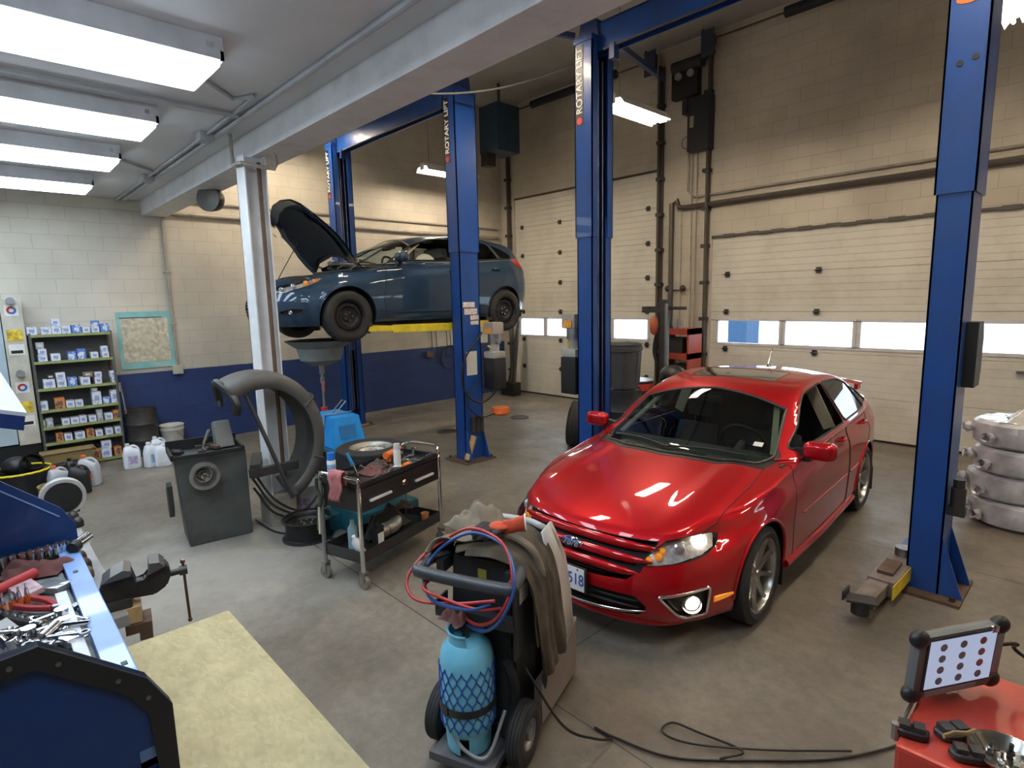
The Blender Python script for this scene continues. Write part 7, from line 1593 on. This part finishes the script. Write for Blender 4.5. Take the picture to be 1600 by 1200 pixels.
# tablet: corners from sight lines, leaning on a stand
TA = onz(1427, 1084, .935); TBR = onz(1553, 1055, .97); 
pBL = onz(1424, 1098, .930); pBR = onz(1557, 1070, .934); pTL = onz(1452, 1008, 1.08)
tx_ = (pBR - pBL); wT = .335; tx_.normalize(); tyv = Vector((.050, .055, .17)).normalized(); tyv = (tyv - tx_ * tyv.dot(tx_)).normalized()
TMx = frame(pBL + Vector((0, 0, .005)), tx_, tyv); hT = .215
tb_ = thing('diagnostic_tablet', 'rugged grey tablet with a lit screen of round icons leaning on the red cart', 'tablet', pBL)
TL = Matrix.Translation(-pBL) @ TMx
def tbuild(mb, name, m, parent=tb_, **k): mb.bm.transform(TL); return mb.build(name, m, parent, **k)
M_tg = mat('tablet_grey', (.12, .125, .125), .5)
wT = (pBR - pBL).length
tbuild(MB().bb((0, 0, -.035), (wT, hT, 0), bev=.014), 'casing', M_tg, ang=40)
for cx_, cy_ in ((.012, .012), (wT - .012, .012), (.012, hT - .012), (wT - .012, hT - .012)): tbuild(MB().ball((cx_, cy_, -.016), .026, 16, (1.2, 1.1, .9)), 'corner_bumper', M_black)
tbuild(MB().bb((.026, .030, .0005), (wT - .036, hT - .008, .003)), 'bezel', M_black, smooth=False)
scr = tbuild(MB().bb((.034, .036, .003), (wT - .044, hT - .014, .0045)), 'screen', mat('screen_lit', (.05, .06, .09), .2, emit=(.48, .58, .80), estr=.75, var=.02), smooth=False)
sw_, shh = wT - .078, hT - .050
for i in range(3):
    for j in range(4):
        cx_ = .034 + sw_ * (.2 + .3 * i); cy_ = .036 + shh * (.14 + .235 * j)
        m_ = mat('icon_red', (.30, .12, .16), .5) if (i, j) in ((2, 3), (2, 2), (2, 1)) else mat('icon_grey', (.20, .24, .28), .5)
        tbuild(MB().lathe([(0, .001), (.0125, .001), (.0125, 0)], (cx_, cy_, .0045), n=18), 'icon', m_, scr)
tbuild(MB().bb((.04, .008, .0), (wT * .72, .028, .004), bev=.002), 'front_strip', M_grey); tbuild(MB().bb((wT - .04, .05, 0), (wT - .012, hT - .03, .005), bev=.003), 'side_grip', M_grey)
tbuild(MB().box((wT - .055, hT - .008, .003), (.025, .02, .01), bev=.003), 'light_sensor', M_chrome)
tbuild(MB().bb((wT * .2, -.0, -.075), (wT * .8, .03, -.035), bev=.005).bb((wT * .3, .0, -.11), (wT * .7, .02, -.07)), 'stand', M_black, smooth=False)
tag(MB().tube([TMx @ Vector((wT + .004, hT * .6, -.015)), TMx @ Vector((wT + .05, hT * .62, .0)), TMx @ Vector((wT + .10, hT * .35, -.02)), Vector((.08, 2.25, .96)), Vector((.05, 2.15, .915)), Vector((.15, 2.0, .912))], .006, 8, 8).build('tablet_cable', M_cable), 'black cable curling from the right side of the tablet', 'cable')
t = thing('power_adapter', 'black plug adapter lying on the red cart right of the tablet', 'adapter', (.05, 2.08, .902), .5); MB().box((0, 0, .02), (.05, .08, .04), bev=.008).build('adapter_body', M_black, t)
t = thing('monitor_case', 'tall dark case with a pale edge at the right edge of the red cart', 'case', (.20, 2.20, .902), .15); MB().bb((0, 0, 0), (.30, .12, .34), bev=.01).build('case_body', mat('case_dark', (.035, .04, .04), .5), t); MB().bb((-.006, -.004, .01), (.002, .02, .33)).build('case_edge', M_cream, t)
def pad(px, py, rz, label, m, s=1):
    p = onz(px, py, .902); t = thing('brake_pad', label, 'brake pad', (p.x, p.y, .902), rz); mb = MB(); mb.prism([(-.05, -.02), (-.03, -.03), (.03, -.03), (.05, -.02), (.055, .015), (.03, .03), (-.03, .03), (-.055, .015)], Matrix.Translation((0, 0, 0)) @ Matrix.Diagonal((s, s, 1, 1)), .022); bmesh.ops.bevel(mb.bm, geom=mb.bm.edges[:], offset=.004, segments=1, affect='EDGES'); mb.build('backing_plate', m, t, smooth=False)
    MB().bb((-.04 * s, -.02 * s, .022), (-.004, .02 * s, .036)).bb((.004, -.02 * s, .022), (.04 * s, .02 * s, .036)).build('lining', M_dsteel, t, smooth=False); return t
pad(1424, 1148, .3, 'black worn brake pad near the left edge of the red cart', M_black, .8)
pad(1488, 1150, .9, 'dark brake pad with a tan clip, in the middle of the red cart', M_dsteel, .9)
pad(1512, 1186, .5, 'dark brake pad partly behind the steel bowl', M_dsteel, .8)
t = tool('pad_clip', 'clip', 'bent tan metal clip lying on the middle brake pad', 1500, 1150, .8, z=.945); MB().rings([(-.045, 0, 0), (-.01, .008, .004), (.02, 0, .008), (.045, .006, .012)], .008, 8, True, .5).build('clip_body', mat('clip_tan', (.42, .30, .14), .6), t)
t = tool('steel_bowl', 'bowl', 'round steel parts bowl with bolts at the bottom right corner', 1572, 1192, 0, z=.902)
MB().lathe([(0, 0), (.05, 0), (.078, .025), (.082, .03), (.086, .031), (.084, .026), (.055, -.0)], n=36).build('bowl_shell', mat('bowl_steel', (.5, .49, .46), .2, metal=1), t)
for i, (dx, dy) in enumerate(((-.03, .01), (.01, .03), (.0, -.02), (.03, .0))):
    b_ = onz(1568, 1188, .902); q = thing('bolt', ('left', 'rear', 'front', 'right')[i] + 'most bolt in the steel parts bowl', 'bolt', (b_.x + dx, b_.y + dy, .908), i); MB().cyl((0, 0, 0), (0, 0, .010), .011, n=6).cyl((0, 0, .01), (.003, 0, .03), .006, n=10).build('bolt_body', [M_chrome, M_black, M_chrome, M_cream][i], q, smooth=False)

# ================================================================= RIGHT AND BACK
M_bag = mat('bagged_tyre_film', (.62, .62, .65), .35, coat=.3, var=.35, vscale=5, bump=.5, bscale=9)
for i in range(4):
    z0 = .0 + i * .245; t = thing('bagged_tyre', ('bottom', 'second from bottom', 'third from bottom', 'top')[i] + ' tyre of the stack wrapped in clear plastic bags by the right post', 'tyre', (-.53 + (.03, -.02, .02, -.01)[i], 6.95 + .02 * (i % 2), z0 + .12), group='bagged tyres in the stack')
    ty = tyre_mb(.34, .22, .20).build('tyre', mat('bagged_rubber', (.12, .12, .125), .5), t, ang=30); ty.rotation_euler = (0, -PI / 2, 0)
    rn = random.Random(i + 40); mb = MB(); G = []
    for a in range(61):
        th = 2 * PI * a / 60; row = []
        for q, (r, z) in enumerate(((.0, .116), (.20, .118), (.31, .118), (.352, .09), (.362, .03), (.358, -.03), (.350, -.09), (.31, -.118), (.20, -.119), (0, -.119))):
            w = 0 if q in (0, 9) else (rn.random() - .3) * .014 + .006 * math.sin(th * 17 + q * 2 + i)
            row.append(((r + w) * math.cos(th), (r + w) * math.sin(th), z + w * .3))
        G.append(row)
    G[-1] = G[0]; mb.grid(G); mb.build('plastic_bag', glass_film if False else M_bag, t, ang=25, weld=True)
    for k in range(2):
        th = PI + .3 + .5 * k + rn.random() * .3; c = Vector((.36 * math.cos(th), .36 * math.sin(th), .02 - .05 * k)); mb = MB(); mb.lathe([(.01, 0), (.03, .02), (.05, .05), (.03, .08), (.045, .10)], c, (math.cos(th), math.sin(th), .2), 9)
        for v in mb.bm.verts: v.co += Vector([(rn.random() - .5) * .02 for _ in range(3)])
        mb.build('bag_knot', M_bag, t, ang=25)
cloth('plastic_bag', 'crumpled clear plastic bag lying on top of the bagged tyre stack', (-.42, 6.9, .965), .24, .2, .17, mat('bag_bright', (.66, .64, .60), .2, coat=.6, bump=.6, bscale=20), 51, cat='bag')
# left of the middle column
t = thing('loose_tyre', 'black tyre standing against the foot of the middle lift column', 'tyre', (-5.42, 6.42, .335), .55)
ty = tyre_mb(.335, .24, .21).build('tyre', M_rubber, t, ang=30); ty.rotation_euler = (0, .12, 0)
t = thing('bottle_crate', 'pile of clear wrapped bottles beside the standing tyre', 'bottles', (-5.02, 6.22, 0), .3)
MB().box((0, 0, .30), (.22, .22, .60), bev=.05).build('wrap', mat('clear_wrap', (.35, .36, .38), .15, coat=.8, var=.5, vscale=12, bump=1, bscale=14), t)
def drum(loc, r, h, m, label, lid=None):
    t = thing('steel_drum', label, 'drum', loc); MB().lathe([(0, 0), (r, 0), (r * 1.02, .01), (r, .02), (r, h * .33), (r * 1.03, h * .345), (r, h * .36), (r, h * .64), (r * 1.03, h * .655), (r, h * .67), (r, h - .02), (r * 1.02, h - .01), (r * .97, h), (r * .96, h - .015), (0, h - .015)], n=36).build('drum_shell', m, t)
    if lid: MB().lathe([(r * .80, h - .01), (r * 1.0, h - .008), (r, h + .004), (0, h + .004)], n=36).build('drum_lid', lid, t)
    return t
M_drumk = mat('drum_blue_black', (.02, .024, .035), .4, dirt=(.08, .07, .06), dirt_amt=.4)
drum((-4.86, 6.75, 0), .27, .88, M_drumk, 'dark drum under the grey trash barrel behind the middle column')
tb2 = thing('trash_barrel', 'grey plastic trash barrel standing on a drum behind the middle column', 'trash can', (-4.86, 6.75, .90))
MB().lathe([(0, 0), (.23, 0), (.235, .02), (.27, .52), (.29, .525), (.295, .58), (.275, .585), (.285, .62), (.27, .625), (.26, .60), (.22, .03), (0, .03)], n=40).build('barrel', mat('barrel_grey', (.055, .062, .072), .5), tb2)
for a in range(8): MB().bar((.245 * math.cos(a * PI / 4), .245 * math.sin(a * PI / 4), .05), (.27 * math.cos(a * PI / 4), .27 * math.sin(a * PI / 4), .50), .012, .02).build('rib', mat('barrel_grey', (.05, .06, .07)), tb2)
drum((-5.12, 7.5, 0), .26, .90, M_drumk, 'dark drum with a red rim and silver lid carrying a white jug', mat('lid_silver', (.5, .5, .5), .3, metal=.8))
tag(MB().lathe([(.269, .76), (.2705, .76), (.2705, .86), (.269, .86)], (-5.12, 7.5, 0), n=36, a0=-1.6, a1=.6).build('drum_label', mat('label_red', (.6, .06, .05), .5)), 'red label band wrapped round the drum with the white jug', 'label')
jug((-5.16, 7.44, .912), .2, M_jugw, M_orange, M_labo, 'white jug standing on the red labelled drum behind the red car', s=1.05)
tag(MB().tube([(-5.14, 7.44, 1.2), (-5.16, 7.46, 1.35), (-5.26, 7.46, 1.5)], .012).tube([(-5.12, 7.44, 1.2), (-5.0, 7.44, 1.3)], .01).build('funnel_spout', M_grey), 'thin grey spouts sticking out above the white jug', 'spout')
drum((-4.55, 7.75, 0), .27, .86, M_drumk, 'dark drum farthest right behind the roof of the red car')
t = thing('shop_vacuum', 'black round vacuum head with blue clip on the farthest drum', 'vacuum', (-4.62, 7.72, .89)); MB().ball((0, 0, .10), .2, 20, (1, .9, .75)).cyl((0, 0, -.0), (0, 0, .06), .2, n=24).build('head', M_black, t); MB().box((.20, -.05, .08), (.1, .1, .14), bev=.02).build('clip', mat('clip_blue', (.25, .36, .45), .4), t)
# red welding cart with gas hose and dark crane
wc = thing('welder_cart', 'red two shelf welding cart against the door wall behind the drums', 'cart', (-5.25, 9.02, 0))
for x in (-.27, .24): MB().bb((x, -.22, .1), (x + .03, .22, 1.62)).build('side_frame', mat('frame_red', (.35, .05, .03), .5), wc, smooth=False)
for z in (.12, .62, 1.10, 1.52): MB().bb((-.27, -.22, z), (.27, .22, z + .10)).build('shelf', mat('frame_red', (.35, .05, .03)), wc, smooth=False)
MB().bb((-.20, -.16, 1.205), (.12, .18, 1.46)).build('welder', M_dsteel, wc, smooth=False); MB().bb((-.1, -.15, .725), (.18, .18, 1.0)).build('wire_feeder', M_dsteel, wc, smooth=False)
for sx in (-.32, .32): MB().cyl((sx - .03, .1, .12), (sx + .03, .1, .12), .12, n=20).build('wheel', M_black, wc)
for k in range(3): MB().tube([(-.38, -.1, .9), (-.44 - .02 * k, -.1, 1.2), (-.42, -.1, 1.55), (-.25, -.1, 1.70 + .03 * k), (-.12, -.1, 1.62)], .022, 8, 8).build('welding_hose', M_cable, wc)
MB().cyl((-.12, 0, 1.62), (-.12, 0, 1.78), .05, n=14).cyl((0.02, -.05, 1.62), (0.02, -.05, 1.76), .035, n=14).build('fitting', M_grey, wc)
ec = thing('engine_crane', 'dark grey upright engine crane with a leaning pole before the door wall', 'crane', (-5.1, 8.28, 0))
MB().bar((-.02, .0, .05), (-.02, 0, 2.12), .14, .09).bar((-.45, .02, 1.96), (.02, .02, 1.96), .07, .10).bar((.02, .02, 1.98), (.35, .02, 1.98), .04, .05).build('mast', M_dsteel, ec, smooth=False)
MB().cyl((.04, -.05, 2.05), (.22, -.3, .25), .035, n=12).build('ram', mat('ram_grey', (.12, .13, .14), .4, metal=.5), ec); MB().bar((-.1, -.5, .06), (-.1, .25, .06), .08, .10).bar((.15, -.5, .06), (.15, .25, .06), .08, .10).build('foot', M_dsteel, ec, smooth=False)
MB().ball((-.21, -.02, 1.70), .10, 16, (.8, .6, 1.6)).build('orange_float', mat('dull_orange', (.40, .10, .04), .5), ec)
# dark gear in the far corner
t = thing('pipe_stand', 'dark bundle of rods standing in the far corner by the tall door', 'stand', (-9.55, 8.95, 0))
for i in range(5): MB().cyl((.05 * i - .1, .04 * (i % 2), 0), (.03 * i - .05, .25, 1.3 + .1 * i), .03, n=8).build('rod', M_dsteel, t)
MB().bb((-.2, -.1, 0), (.2, .15, .3)).build('base', M_black, t)
